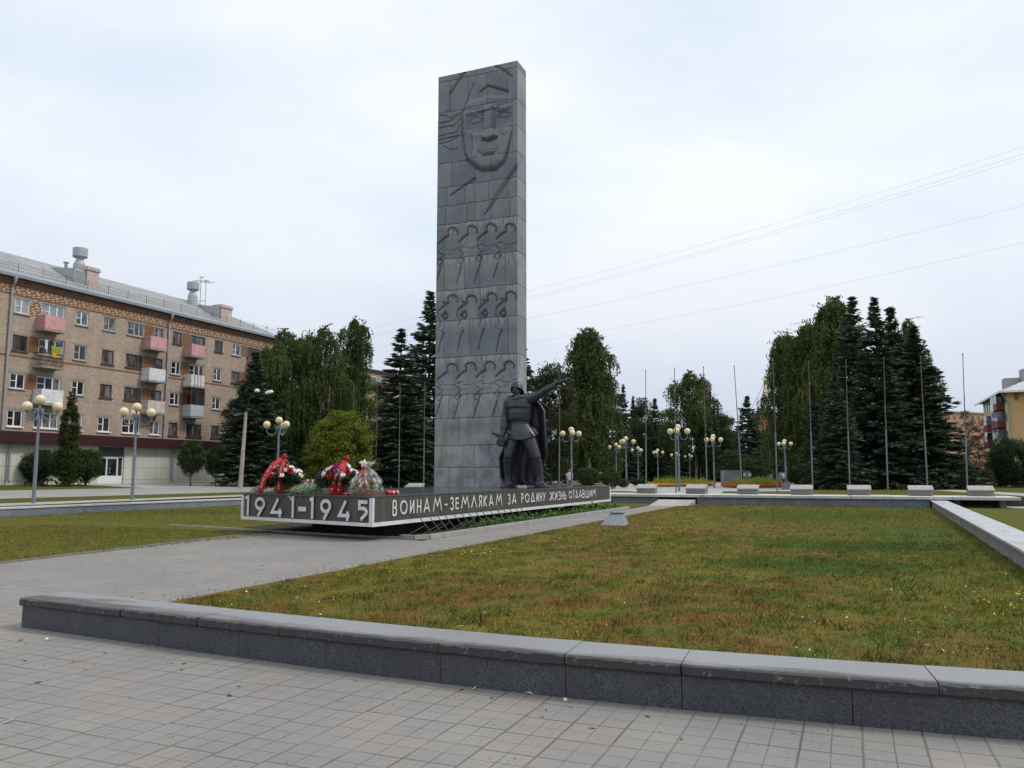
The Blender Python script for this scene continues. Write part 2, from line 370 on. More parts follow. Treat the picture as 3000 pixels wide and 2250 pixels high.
def mat_tuft():
    q = NT('tuft_blades'); t = q.attr('tint')['Fac']; return q.out(q.ramp(t, [(0, (.10, .058, .022)), (.30, (.17, .12, .05)), (.5, (.07, .09, .02)), (.8, (.055, .095, .018)), (1, (.12, .15, .04))]), .95, 0, .04)
TUFT = mat_tuft(); tufts('grass_tufts', -7.9, 2.9, 6.35, 24, 900, 14, TUFT, 'scattered taller tufts of green and dead grass in the lawn')
# the path rises in a short ramp to the underside of the slab
m = MB().add([(-9.9, 42.4, .003), (-7.88, 42.4, .003), (-7.88, 44.94, .26), (-9.9, 44.94, .26), (-9.9, 44.94, -.02), (-7.88, 44.94, -.02)], [(0, 1, 2, 3), (3, 2, 5, 4), (1, 5, 2), (0, 3, 4)]); tag(m.build('path_ramp', WALKC), kind='structure')

# ================================================================== low walls
def offset_line(pts, d):
    out = []
    for i, p in enumerate(pts):
        a = Vector(pts[max(i - 1, 0)]); b = Vector(pts[min(i + 1, len(pts) - 1)]); t = (b - a).normalized(); out.append((p[0] - t.y * d, p[1] + t.x * d))
    return out
def resample(pts, step):
    out = [pts[0]]; acc = 0
    for a, b in zip(pts, pts[1:]):
        L = math.hypot(b[0] - a[0], b[1] - a[1]); n = max(1, round(L / step))
        out += [(a[0] + (b[0] - a[0]) * i / n, a[1] + (b[1] - a[1]) * i / n) for i in range(1, n + 1)]
    return out
near = resample([(-8.16, 6.04), (-5.53, 5.83), (-3.6, 5.72), (-2.38, 5.685), (-1.13, 5.72), (-.05, 5.79), (.95, 5.88), (3.4, 6.12), (8, 6.6)], .5)
W0 = thing('low_granite_wall', 'long low wall of dark granite with pale worn coping across the foreground', 'wall', (-3, 5.75, 0))
def wall_strip(front, depth, z0, z1, gap=.004, seg=2):
    back = offset_line(front, depth); m = MB()
    for i in range(0, len(front) - 1, seg):
        j = min(i + seg, len(front) - 1); F = front[i:j + 1]; B = back[i:j + 1]
        def sh(P): 
            a, b = Vector(P[0]), Vector(P[-1]); t = (b - a).normalized() * gap / 2; return [tuple(a + t)] + list(P[1:-1]) + [tuple(b - t)]
        F, B = sh(F), sh(B); m.prism(F + B[::-1], z0, z1)
    return m
loc = Vector((-3, 5.75, 0))
def child(m, name, mat, parent, **k):
    inv = Matrix.Translation(-Vector(parent.location)); m.v = [tuple(Vector(p) - Vector(parent.location)) for p in m.v] if parent.rotation_euler.z == 0 else m.v
    return m.build(name, mat, parent, **k)
child(wall_strip(offset_line(near, .0), .40, -.02, .228), 'wall_base', GR_BASE, W0, bevel=.004)
rng_ = random.Random(4)
fr = offset_line(near, -.035); i = 0; k = 0
while i < len(near) - 1:
    n = 2 if k % 3 else 3
    j = min(i + n, len(near) - 1); F = [Vector(p) for p in fr[i:j + 1]]; B = [Vector(p) for p in offset_line(fr, .50)[i:j + 1]]
    t = (F[-1] - F[0]).normalized() * .003; F[0] += t; F[-1] -= t; B[0] += t; B[-1] -= t
    m = MB(); zt = .312 + rng_.uniform(-.003, .003); P = []
    dark = max(0, 1 - (F[0].x + 8.1) / 4.5)
    nn_ = 18; F, B = [[P_[0].lerp(P_[1], u * 2) if u < .5 and len(P_) > 2 else (P_[0].lerp(P_[-1], u) if len(P_) == 2 else P_[1].lerp(P_[2], min(1, u * 2 - 1)) if len(P_) == 3 else P_[int(min(u * 3, 2.999))].lerp(P_[int(min(u * 3, 2.999)) + 1], min(u * 3, 3) - int(min(u * 3, 2.999)))) for u in [i_ / nn_ for i_ in range(nn_ + 1)]] for P_ in (F, B)]
    J = [rng_.gauss(0, .0035) - (.014 if rng_.random() < .06 else 0) for _ in F]; J2 = [rng_.gauss(0, .0022) - (.007 if rng_.random() < .06 else 0) for _ in F]
    F = [Vector((f.x, f.y - j_)) for f, j_ in zip(F, J)]; iz = 0
    for f, b in zip(F, B):
        jz = J2[iz]; iz += 1
        m.v += [(f.x, f.y + .012, .229), (f.x, f.y, .245), (f.x, f.y, zt - .014 + jz * 1.5), (f.x, f.y + .014 - jz, zt + min(0, jz) * .4), (f.x + (b.x - f.x) * .3, f.y + (b.y - f.y) * .3, zt), (b.x, b.y, zt), (b.x, b.y, .229)]
        P += [.95, .95, .95, .80, .35 + dark * .4, -.1 + dark * .35, .2]
    q = 7; nn = len(F)
    m.f = [(a * q + c, a * q + (c + 1) % q, (a + 1) * q + (c + 1) % q, (a + 1) * q + c) for a in range(nn - 1) for c in range(q)] + [tuple(range(q)), tuple(range((nn - 1) * q, nn * q))[::-1]]
    o = child(m, 'coping_slab', GR_CAP, W0)
    at = o.data.attributes.new('edge', 'FLOAT', 'POINT'); at.data.foreach_set('value', P)
    i = j; k += 1

def straight_wall(name, label, a, b, w, h, capt, over, mbase, mcap, z0=-.02, joint=1.2):
    a = Vector(a); b = Vector(b); L = (b - a).length; rz = math.atan2(b.y - a.y, b.x - a.x)
    t = thing(name, label, 'wall', (a.x, a.y, 0), rz)
    MB().box(0, L, 0, w, z0, h - capt).build('wall_base', mbase, t)
    m = MB(); n = max(1, round(L / joint))
    for i in range(n): m.box(L * i / n + .003, L * (i + 1) / n - .003, -over, w + over, h - capt + .001, h)
    m.build('coping', mcap, t); return t
CAPW = M('weathered_coping', (.36, .37, .385), .6, .12, 1.5, .1, 80, dirt=(.25, .25, .25))
straight_wall('low_garden_wall', 'low wall with flat grey coping running away down the right side of the lawn', (3.68, 45.0), (2.3, 5.9), .62, .35, .05, .05, M('stained_plaster', (.21, .20, .195), .85, .25, 2.5, .2, 40, dirt=(.14, .10, .085)), CAPW).scale = (1, 1, 1)
straight_wall('low_retaining_wall', 'long low blue grey wall with white coping along the left lawn', (-30.0, -15.0), (-30.0, 45.1), .55, .36, .06, .04, CONC_BLUE, CONC_WHITE)
straight_wall('memorial_wall', 'low blue grey wall under the white slab, right of the footpath gap', (-7.83, 45.1), (3.6, 45.1), .4, .385, .002, -.01, CONC_BLUE, CONC_BLUE)
straight_wall('memorial_wall', 'low blue grey wall under the white slab, left of the footpath gap behind the plinth', (-30.0, 45.1), (-9.97, 45.1), .4, .385, .002, -.01, CONC_BLUE, CONC_BLUE)
MB().box(-30.5, 40, 48.46, 48.56, -.02, .465).build('bank_face', SOIL)['kind'] = 'structure'
# the broad white slab that carries the memorial blocks
sl = thing('memorial_slab', 'long broad white stone slab carrying a row of small memorial blocks', 'slab', (-11, 45, 0))
m = MB(); x = -30.4; r_ = random.Random(2)
while x < 7.5:
    w = 1.9; m.box(x + .012, min(x + w, 7.5) - .012, 44.98 + r_.uniform(-.02, .03), 48.4, .39, .53 + r_.uniform(-.006, .006)); x += w
child(m, 'slab_row', CONC_WHITE, sl, bevel=.008)
for xx in (4.9, 6.9): child(MB().box(xx - .15, xx + .15, 46.2, 48.2, 0, .389), 'support', CONC_GREY, sl)
# curb round the bed below the monument
t = thing('curb', 'pale concrete kerb edging the planting bed below the monument', 'kerb', (-9.9, 18, 0))
m = MB(); pl = [(-20.0, 19.65), (-16.98, 19.05), (-12.9, 18.28), (-10.5, 17.85), (-10.1, 17.8), (-9.86, 18.1), (-9.86, 28), (-9.9, 38.2), (-17.0, 38.2)]
for p, q_ in zip(pl, pl[1:]):
    f = p[0] < -12; m.bar((*p, .02 if f else .045), (*q_, .02 if f else .045), .07 if f else .12, .06 if f else .13)
child(m, 'kerb_stone', CONC_GREY, t)
KERB = M('path_kerb', (.17, .17, .165), .9, .2, 3)
t = thing('path_edging', 'thin grey edging between the paved path and the left lawn', 'kerb', (-14.3, 10, 0))
m = MB()
for p, q_ in zip([(-40, 9.62), (-14.3, 10.02), (-15.25, 18.62)], [(-14.3, 10.02), (-15.25, 18.62)]): m.bar((*p, .01), (*q_, .01), .05, .05)
child(m, 'edging_strip', KERB, t)
# ================================================================== stroke lettering (flat raised letters)
def ribbon(m, pts, w, y0, y1, closed=False):
    """raised stroke in the local x-z plane, front face at y0, back at y1, mitred corners"""
    n = len(pts); L = []; Rr = []
    P = [Vector(p) for p in pts]
    for i in range(n):
        a = P[i - 1] if (i > 0 or closed) else None; b = P[(i + 1) % n] if (i < n - 1 or closed) else None
        d1 = (P[i] - a).normalized() if a is not None else None; d2 = (b - P[i]).normalized() if b is not None else None
        d1 = d1 if d1 is not None else d2; d2 = d2 if d2 is not None else d1
        n1 = Vector((-d1.y, d1.x)); n2 = Vector((-d2.y, d2.x)); nn = (n1 + n2)
        if nn.length < .3: nn = n1
        nn.normalize(); s = min(2.2, 1 / max(.35, nn.dot(n1))); L.append(P[i] + nn * w / 2 * s); Rr.append(P[i] - nn * w / 2 * s)
    vs = []
    for l, r in zip(L, Rr): vs += [(l.x, y0, l.y), (r.x, y0, r.y), (l.x, y1, l.y), (r.x, y1, r.y)]
    fs = []; k = n if closed else n - 1
    for i in range(k):
        a, b = 4 * i, 4 * ((i + 1) % n); fs += [(a, a + 1, b + 1, b), (a, b, b + 2, a + 2), (a + 1, a + 3, b + 3, b + 1)]
    if not closed: fs += [(0, 2, 3, 1), (4 * n - 4, 4 * n - 3, 4 * n - 1, 4 * n - 2)]
    m.add(vs, fs)
def arc(cx, cy, rx, ry, a0, a1, n=10): return [(cx + rx * math.cos(R(a0 + (a1 - a0) * i / n)), cy + ry * math.sin(R(a0 + (a1 - a0) * i / n))) for i in range(n + 1)]
GL = {
 'В': [[(0, 0), (0, 1)], [(.0, 1), (.55, 1)] + arc(.55, .76, .33, .24, 80, -90, 6) + [(.0, .52)], [(.0, .52), (.6, .52)] + arc(.6, .26, .38, .26, 80, -90, 6) + [(.0, 0)]],
 'О': ['c', arc(.5, .5, .5, .5, 0, 342, 19)],
 'И': [[(0, 1), (0, 0)], [(0, .1), (1, .9)], [(1, 1), (1, 0)]], 'Н': [[(0, 0), (0, 1)], [(1, 0), (1, 1)], [(0, .48), (1, .48)]],
 'А': [[(0, 0), (.5, 1), (1, 0)], [(.2, .30), (.8, .30)]], 'М': [[(0, 0), (.22, 1), (.5, .40), (.78, 1), (1, 0)]], '-': [[(0, .46), (1, .46)]],
 'З': [[(.0, .86)] + arc(.45, .76, .45, .24, 140, -80, 9) + [(.35, .52)], [(.35, .52)] + arc(.45, .26, .55, .26, 85, -150, 10)],
 'Е': [[(1, 1), (0, 1), (0, 0), (1, 0)], [(0, .52), (.9, .52)]], 'Л': [[(0, 0), (.5, 1), (1, 0)]],
 'Я': [[(1, 0), (1, 1), (.45, 1)] + arc(.45, .75, .42, .25, 95, 265, 7) + [(1, .5)], [(.55, .5), (0, 0)]],
 'К': [[(0, 0), (0, 1)], [(1, 1), (.05, .47), (1, 0)]], 'Р': [[(0, 0), (0, 1), (.5, 1)] + arc(.5, .74, .48, .26, 80, -90, 7) + [(0, .48)]],
 'Д': [[(.12, .13), (.5, 1), (.88, .13)], [(0, .1), (1, .1)]], 'У': [[(0, 1), (.5, .38)], [(1, 1), (.18, 0)]],
 'Ж': [[(.5, 0), (.5, 1)], [(0, 1), (.46, .5), (0, 0)], [(1, 1), (.54, .5), (1, 0)]],
 'Ь': [[(0, 1), (0, 0), (.5, 0)] + arc(.5, .26, .48, .26, -80, 90, 7) + [(0, .52)]], 'Т': [[(0, 1), (1, 1)], [(.5, 1), (.5, 0)]],
 'Ш': [[(0, 1), (0, 0), (1, 0), (1, 1)], [(.5, 0), (.5, 1)]],
 '1': [[(.0, .92), (.62, .98), (.62, 0)]], '9': ['c', arc(.5, .70, .46, .28, 0, 342, 19), [(.93, .60), (.30, 0)]],
 '4': [[(.62, 1), (.05, .26), (1, .26)], [(.82, .47), (.82, 0)]], '5': [[(1, .97), (.05, .97), (.05, .62), (.45, .62)] + arc(.45, .42, .47, .20, 85, -35, 7) + [(.25, 0)]],
}
def glyph(m, ch, x0, x1, z0, z1, w, y=-.012):
    st = GL[ch]; k = 0; cl = False
    for s in st:
        if s == 'c': cl = True; continue
        ribbon(m, [(x0 + (x1 - x0) * px, z0 + (z1 - z0) * pz) for px, pz in s], w, y - .0025 * k, .001, closed=cl); cl = False; k += 1

# ================================================================== plinth
PA, PB, PC, PD = (-10.65, 16.75), (-16.0, 18.3), (-16.95, 38.4), (-10.65, 37.7)
ZT, ZB = 1.10, .36
LETW = M('white_enamel', (.60, .60, .60), .5, .08, 2.0, dirt=(.48, .48, .47))
GR_FACE = mat_granite('brown_granite_face', (.038, .033, .025), (.078, .068, .052), .42, 90, streak=(.10, .095, .085))
GR_TOP = mat_granite('polished_granite_top', (.045, .047, .055), (.085, .088, .10), .16, 110)
def build_plinth():
    t = thing('monument_plinth', 'long low cantilevered granite plinth with white dates and dedication lettering', 'plinth', (-13.4, 27, 0))
    L0 = Vector(t.location); sub = lambda m: setattr(m, 'v', [tuple(Vector(p) - L0) for p in m.v]) or m
    pl = [PA, PB, PC, PD]
    c = [sum(p[0] for p in pl) / 4, sum(p[1] for p in pl) / 4]
    def inset(d): return [tuple(Vector(p) + (Vector(c) - Vector(p)).normalized() * d) for p in pl]
    body = sub(MB().prism(inset(.03), ZB + .004, ZT - .05)).build('plinth_body', GR_FACE, t)
    sub(MB().prism(inset(-.02), ZT - .048, ZT)).build('top_slab', GR_TOP, t, bevel=.006)
    sub(MB().prism([(-14.3, 19.3), (-11.5, 18.6), (-11.4, 34.2), (-14.6, 35)], -.05, ZB)).build('foot', M('shade_toned_concrete_foot', (.022, .022, .023), .9, .2, 2), t)  # foot coloured near black: the shade under the plinth is in its colour
    m = MB()
    def band(p, q, z0, z1, a=0.0, b=1.0, o=.012):
        p, q = Vector(p), Vector(q); d = (q - p); n = Vector((d.y, -d.x)).normalized()
        if n.dot(p - Vector(c)) < 0: n = -n
        A = p + d * a + n * o; B = p + d * b + n * o; C = p + d * b - n * .05; D = p + d * a - n * .05
        m.prism([tuple(A), tuple(B), tuple(C), tuple(D)], z0, z1)
    band(PA, PB, ZB, ZB + .085, .0, 1.0); band(PA, PB, ZB + .086, ZT - .052, .0, .022); band(PA, PB, ZB + .086, ZT - .052, .982, 1.0)
    band(PA, PD, ZB, ZB + .095, .001, 1.0); band(PA, PD, ZB + .096, ZT - .052, .993, 1.0)
    sub(m).build('white_trim', LETW, t)
    # dates on the front
    fr = thing_part('dates', t, PB, PA, L0)
    def onfront(x, y):
        p, q = Vector(PB), Vector(PA); d = (q - p).normalized(); r = ray(x, y)
        # ray (0,0)+t*(rx,ry) meets p + s*d
        det = r[0] * (-d.y) + d.x * r[1]; s = (r[0] * p.y - r[1] * p.x) / (r[1] * d.x - r[0] * d.y) * 1.0
        tt = (p.x + d.x * s) / r[0]; return s, EYE + r[2] * tt
    w = .115
    for ch, a, b in (('1', 75, 108), ('9', 175, 283), ('4', 347, 473), ('1', 560, 592), ('-', 645, 723), ('1', 770, 803), ('9', 880, 998), ('4', 1072, 1208), ('5', 1287, 1412)):
        f = (a + b) / 2; yt = 568 + (f - 90) * .026; yb = 812 + (f - 90) * .043
        s0, zt = onfront(700 + a * .27125, 1300 + yt * .27125); s1, zb = onfront(700 + b * .27125, 1300 + yb * .27125)
        m = MB(); w = .088 if ch != '-' else .12; zb = max(zb, ZB + .112); zt = min(zt, ZT - .095); s1 = min(s1, 5.42); s0 = max(s0, .14)
        if ch == '1': glyph(m, ch, s0 + .0, s1 + .02, zb, zt, w)
        elif ch == '-': glyph(m, ch, s0, s1, zb, zt, w)
        else: glyph(m, ch, s0 + w / 2, s1 - w / 2, zb + (.05 if ch == '5' else 0), zt - w / 2, w)
        m.build('digit' if ch != '-' else 'dash', LETW, fr_parent(t, PB, PA, L0))
    # dedication along the right side
    txt = 'ВОИНАМ-ЗЕМЛЯКАМЗАРОДИНУЖИЗНЬОТДАВШИМ'
    xs_ = [(147, 185), (212, 275), (297, 333), (357, 393), (415, 470), (495, 573), (593, 622), (645, 675), (690, 720), (738, 808), (825, 875), (890, 918), (932, 962), (978, 1018), (1037, 1093), (1143, 1163), (1178, 1215), (1258, 1278), (1292, 1328), (1338, 1377), (1388, 1407), (1418, 1437), (1445, 1468), (1503, 1540), (1550, 1568), (1580, 1597), (1605, 1622), (1630, 1647), (1670, 1698), (1703, 1720), (1725, 1750), (1757, 1782), (1787, 1805), (1815, 1843), (1850, 1867), (1872, 1905)]
    for ch, (a, b) in zip(txt, xs_):
        y0 = atX(1100 + a * .33906, 1450, PA[0])[1] - PA[1]; y1 = atX(1100 + b * .33906, 1450, PA[0])[1] - PA[1]
        f = (a - 147) / 1750; zt = ZT - .145 - f * .01; zb = ZB + .235 + f * .05
        m = MB(); w = .046; glyph(m, ch, y0 + w / 2, y1 - w / 2, zb + w / 2 * (ch in 'ОЕ'), zt - w / 2 * (ch in 'ОЕ'), w)
        m.build('letter' if ch != '-' else 'dash', LETW, fr_parent(t, PA, PD, L0))
    return t
def thing_part(*a): return None
def fr_parent(t, p, q, L0):
    return (t, p, q, L0)
_build = MB.build
def build2(self, name, mat, parent=None, *a_, **k):
    if isinstance(parent, tuple):                # lettering laid on the vertical plane p -> q, outward side towards the viewer
        t, p, q, L0 = parent; p, q = Vector(p), Vector(q); d = (q - p).normalized(); n = Vector((d.y, -d.x))
        self.v = [tuple(Vector((p.x + d.x * x - n.x * y, p.y + d.y * x - n.y * y, z)) - L0) for x, y, z in self.v]; parent = t
    return _build(self, name, mat, parent, *a_, **k)
MB.build = build2
build_plinth()

# ================================================================== stele with carved relief
SX0, SX1, SY, SZ1 = -16.42, -12.56, 30.6, 19.52
def mat_stele():
    q = NT('stele_stone'); blk = q.attr('blk')['Fac']; seam = q.attr('seam')['Fac']; wx = q.attr('weep')['Fac']
    g = q.noise(1.3, 6, q.map((1, 1, .8)), .65); f = q.noise(45, 4, None, .75); s = q.noise(3.4, 6, q.map((1.6, 1.6, .14)), .6); s2 = q.noise(7.0, 5, q.map((2, 2, .2), (4, 4, 4)), .6)
    c = q.ramp(blk, [(0, (.135, .155, .188)), (.35, (.188, .208, .240)), (.6, (.225, .234, .250)), (.8, (.290, .280, .268)), (1, (.172, .180, .20))])
    c = q.mix(q.ramp(g, [(.40, .0), (.66, .75)]), c, (.128, .142, .165))
    c = q.mix(q.ramp(f, [(.3, .35), (.7, 0.0)]), c, (.10, .105, .115))
    c = q.mix(q.ramp(s, [(.58, 0.0), (.74, .40)]), c, (.095, .093, .090))
    x, y, z = q.xyz(); low = q.math('SUBTRACT', 1.0, q.math('DIVIDE', q.math('SUBTRACT', z, 1.0), 6.0), clamp=True)
    rust = q.noise(1.1, 5, q.map((1, 1, .6), (9, 2, 5)), .6)
    c = q.mix(q.math('MULTIPLY', q.ramp(rust, [(.48, 0.0), (.60, .65)]), q.math('ADD', .35, q.math('MULTIPLY', low, .65))), c, (.235, .215, .165))
    c = q.mix(q.math('MULTIPLY', low, q.ramp(g, [(.35, .85), (.62, 0.0)])), c, (.36, .38, .39))
    c = q.mix(q.math('MULTIPLY', wx, q.ramp(s2, [(.44, 0.0), (.60, .8)])), c, (.44, .43, .42))
    c = q.mix(q.math('MULTIPLY', seam, .75), c, (.035, .035, .036))
    q.bump(f, .25, .006); return q.out(c, .62, 0, .35)
STELE = mat_stele()
def build_stele():
    t = thing('memorial_stele', 'tall grey stone slab carved with a large face and three rows of marching soldiers', 'stele', (SX0, SY, ZT))
    Wd, Ht = SX1 - SX0, SZ1 - ZT; nx, nz = 200, 920
    gx = np.linspace(0, Wd, nx); gzv = np.linspace(0, Ht, nz); X, Z = np.meshgrid(gx, gzv); Hh = np.zeros_like(X)
    def pt(o, x, y):                              # crop pixel -> face
        p = atY(o[0] + x * .27125, o[1] + y * .27125, SY); return (p[0] - SX0, p[2] - ZT)
    C5, C6, C7 = (1200, 150), (1200, 550), (1200, 1000); PXM = .27125 * 34.0 / FOC
    def segdist(P, i0, i1, k0, k1):
        xx, zz = X[k0:k1, i0:i1], Z[k0:k1, i0:i1]; best = np.full(xx.shape, 9.0); sg = np.zeros(xx.shape); tt = np.zeros(xx.shape); n = len(P) - 1
        for i, (a, b) in enumerate(zip(P, P[1:])):
            dx, dz = b[0] - a[0], b[1] - a[1]; l2 = dx * dx + dz * dz + 1e-9; u = np.clip(((xx - a[0]) * dx + (zz - a[1]) * dz) / l2, 0, 1)
            ex, ez = xx - a[0] - u * dx, zz - a[1] - u * dz; d = np.hypot(ex, ez); l = math.sqrt(l2); nxn, nzn = dz / l, -dx / l
            if nzn > .25 or (abs(nzn) <= .25 and nxn < 0): nxn, nzn = -nxn, -nzn
            m = d < best; best = np.where(m, d, best); sg = np.where(m, ex * nxn + ez * nzn, sg); tt = np.where(m, (i + u) / n, tt)
        return best, sg, tt
    def win(P, pad):
        a = np.array(P); i0 = max(0, int((a[:, 0].min() - pad) / Wd * nx)); i1 = min(nx, int((a[:, 0].max() + pad) / Wd * nx) + 2)
        k0 = max(0, int((a[:, 1].min() - pad) / Ht * nz)); k1 = min(nz, int((a[:, 1].max() + pad) / Ht * nz) + 2); return i0, i1, k0, k1
    def cut(o, pts, w, depth, prof='d', w2=None):
        P = [pt(o, *p) for p in pts]; ks = 1.12 if o is C7 and w >= 14 else 1.0; depth = depth * (1.3 if o is C7 and w >= 14 else .8 if o is C7 else 1.0); w = w * PXM * ks; w2 = w if w2 is None else w2 * PXM * ks; i0, i1, k0, k1 = win(P, max(w, w2))
        if i1 <= i0 or k1 <= k0: return
        d, s, u = segdist(P, i0, i1, k0, k1); ww = w + (w2 - w) * u + 1e-6
        if prof == 'd': v = np.where(d < ww / 2, np.clip((s + ww / 2) / ww, 0, 1), 0)
        elif prof == 'v': v = np.clip(1 - d / (ww / 2), 0, 1)
        else: v = np.clip((ww / 2 - d) / (.25 * ww), 0, 1)
        Hh[k0:k1, i0:i1] = np.maximum(Hh[k0:k1, i0:i1] * 1.0, 0) * 0 + np.minimum(Hh[k0:k1, i0:i1], np.where(v > 0, Hh[k0:k1, i0:i1] * 0 + base_[k0:k1, i0:i1] - v * depth, 99))
    def raise_(o, poly, h, slope):
        P = [pt(o, *p) for p in poly]; i0, i1, k0, k1 = win(P, .02); xx, zz = X[k0:k1, i0:i1], Z[k0:k1, i0:i1]
        ins = np.zeros(xx.shape, bool); d, _, _ = segdist(P + [P[0]], i0, i1, k0, k1)
        for a, b in zip(P, P[1:] + P[:1]):
            cnd = ((a[1] > zz) != (b[1] > zz)); xi = (b[0] - a[0]) * (zz - a[1]) / ((b[1] - a[1]) or 1e-9) + a[0]; ins ^= cnd & (xx < xi)
        Hh[k0:k1, i0:i1] += np.where(ins, np.clip(d * slope, 0, abs(h)) * (1 if h > 0 else -1), 0)
    # --- raised and sunk planes of the face
    raise_(C5, [(580, 650), (730, 640), (960, 600), (1100, 560), (1105, 880), (1060, 1060), (1020, 1190), (935, 1265), (780, 1285), (640, 1170), (600, 1100), (580, 900)], .07, .9)
    raise_(C5, [(600, 690), (725, 650), (815, 680), (820, 860), (770, 900), (600, 880)], -.11, .8); raise_(C5, [(925, 640), (1105, 600), (1108, 790), (940, 850)], -.11, .8)
    raise_(C5, [(815, 660), (925, 635), (925, 850), (955, 925), (860, 968), (780, 955), (800, 870)], .15, 2.6)
    raise_(C5, [(745, 1085), (850, 1030), (920, 1018), (970, 1048), (920, 1100), (790, 1120)], .06, 1.0)
    raise_(C5, [(635, 755), (700, 700), (790, 725), (770, 770), (660, 785)], .035, .6); raise_(C5, [(945, 705), (1010, 650), (1100, 670), (1080, 705), (970, 720)], .035, .6)
    raise_(C5, [(790, 600), (905, 575), (960, 605), (820, 655), (735, 655)], .08, 1.0)
    raise_(C5, [(600, 905), (765, 915), (770, 960), (735, 1085), (650, 1165), (610, 1100)], -.07, .35); raise_(C5, [(960, 880), (1085, 860), (1050, 1050), (985, 1060)], -.06, .35); raise_(C5, [(745, 1135), (960, 1110), (1000, 1170), (925, 1250), (790, 1268), (690, 1190)], .06, .5); raise_(C5, [(600, 560), (840, 480), (1100, 480), (1100, 560), (960, 596), (730, 640), (590, 640)], .05, .4)
    for _ in range(3): Hh[1:-1, 1:-1] = (Hh[1:-1, 1:-1] * 2 + Hh[:-2, 1:-1] + Hh[2:, 1:-1] + Hh[1:-1, :-2] + Hh[1:-1, 2:]) / 6
    base_ = Hh.copy()
    for pts, w, w2, dp in [
        ([(592, 222), (535, 300), (435, 455)], 42, 34, .16), ([(434, 440), (436, 655)], 16, 8, .07), ([(695, 345), (640, 470), (592, 615), (545, 690)], 6, 34, .10), ([(565, 690), (560, 900), (600, 1100), (640, 1175)], 30, 40, .13),
        ([(755, 440), (845, 368), (1060, 428)], 16, 38, .15), ([(930, 150), (1020, 200), (1105, 268)], 40, 18, .15),
        ([(735, 655), (820, 662), (960, 612)], 26, 30, .16), ([(815, 680), (808, 868)], 18, 20, .09), ([(925, 645), (920, 850)], 18, 16, .09),
        ([(785, 955), (865, 972), (950, 930)], 26, 26, .15), ([(800, 872), (768, 945)], 26, 20, .08), ([(640, 755), (700, 702), (790, 728)], 18, 14, .10), ([(650, 785), (720, 778), (800, 745)], 8, 8, .04),
        ([(945, 705), (1010, 652), (1100, 672)], 18, 14, .10), ([(955, 712), (1040, 715), (1100, 690)], 8, 8, .04), ([(745, 1090), (850, 1040), (920, 1028), (970, 1052)], 14, 14, .08), ([(765, 1110), (840, 1075), (960, 1060)], 10, 10, .05),
        ([(800, 1128), (910, 1110)], 34, 26, .10), ([(625, 1168), (700, 1235), (785, 1285)], 42, 46, .18), ([(780, 1288), (935, 1268)], 46, 46, .18), ([(930, 1272), (1020, 1190), (1060, 1060), (1097, 875)], 46, 12, .16),
        ([(690, 1380), (600, 1440), (440, 1555)], 48, 10, .16), ([(1165, 1225), (1060, 1370), (930, 1570)], 46, 62, .17), ([(930, 1570), (800, 1775)], 66, 10, .17), ([(880, 405), (840, 450), (720, 510)], 6, 3, .03),
        ([(590, 920), (630, 1010)], 16, 8, .05), ([(910, 1270), (800, 1340), (690, 1400)], 10, 8, .05), ([(545, 1180), (610, 1200), (690, 1350)], 10, 6, .06)]:
        cut(C5, pts, w, dp, 'd', w2)
    for a in ([(322, 690), (390, 695), (435, 722), (570, 650)], [(322, 778), (440, 752), (572, 668)], [(320, 828), (478, 802), (575, 692)], [(316, 918), (508, 872), (545, 780)], [(314, 962), (440, 935), (520, 905)], [(314, 1002), (460, 965), (520, 918)]): cut(C5, a, 20, .09, 'd', 10)
    cut(C5, [(372, 1025), (440, 1062), (515, 1052)], 26, .08, 'd', 16)
    for cx, cy in ((712, 728), (1025, 672)):
        cut(C5, [(cx + 22 * math.cos(a), cy + 20 * math.sin(a)) for a in np.linspace(0, 6.28, 14)], 6, .025, 'v'); cut(C5, [(cx - 3, cy), (cx + 3, cy)], 10, .03, 'v')
    # --- three rows of soldiers
    def soldier(dx, dy, kind):
        jr = random.Random(int(dx * 7 + dy)); kx, ky, ox, oy = jr.uniform(.94, 1.06), jr.uniform(.95, 1.05), jr.uniform(-7, 7), jr.uniform(-5, 5)
        A = lambda pts: [(650 + (x - 650) * kx + ox + dx, 440 + (y - 440) * ky + oy + dy + jr.uniform(-2, 2)) for x, y in pts]
        cut(C7, A([(606, 318), (602, 275), (622, 246), (660, 236), (698, 252), (712, 284), (706, 318)]), 24, .14, 'd', 16)
        cut(C7, A([(608, 322), (575, 342), (540, 372), (505, 408)]), 28, .13, 'd', 12); cut(C7, A([(694, 264), (660, 276)]), 12, .08); cut(C7, A([(700, 290), (696, 318)]), 12, .07, 'd', 8)
        if kind == 0:
            cut(C7, A([(508, 485), (555, 528), (488, 606), (520, 638), (545, 582)]), 14, .08); cut(C7, A([(505, 408), (500, 450), (545, 470), (570, 440)]), 10, .05); cut(C7, A([(580, 468), (660, 470), (740, 438), (785, 430)]), 13, .07, 'd', 10)
            cut(C7, A([(560, 530), (640, 505), (700, 470), (785, 425)]), 9, .05); cut(C7, A([(605, 535), (650, 520), (690, 520)]), 9, .04); cut(C7, A([(590, 335), (600, 400), (580, 468)]), 5, .03); cut(C7, A([(548, 585), (520, 690), (474, 842)]), 26, .13, 'd', 8)
        else:
            cut(C7, A([(560, 315), (600, 318)]), 20, .1); cut(C7, A([(505, 408), (500, 470), (530, 520), (525, 570)]), 16, .08); cut(C7, A([(545, 455), (585, 415), (605, 450), (580, 500), (545, 458)]), 24, .13); cut(C7, A([(600, 500), (660, 470), (710, 410)]), 5, .03)
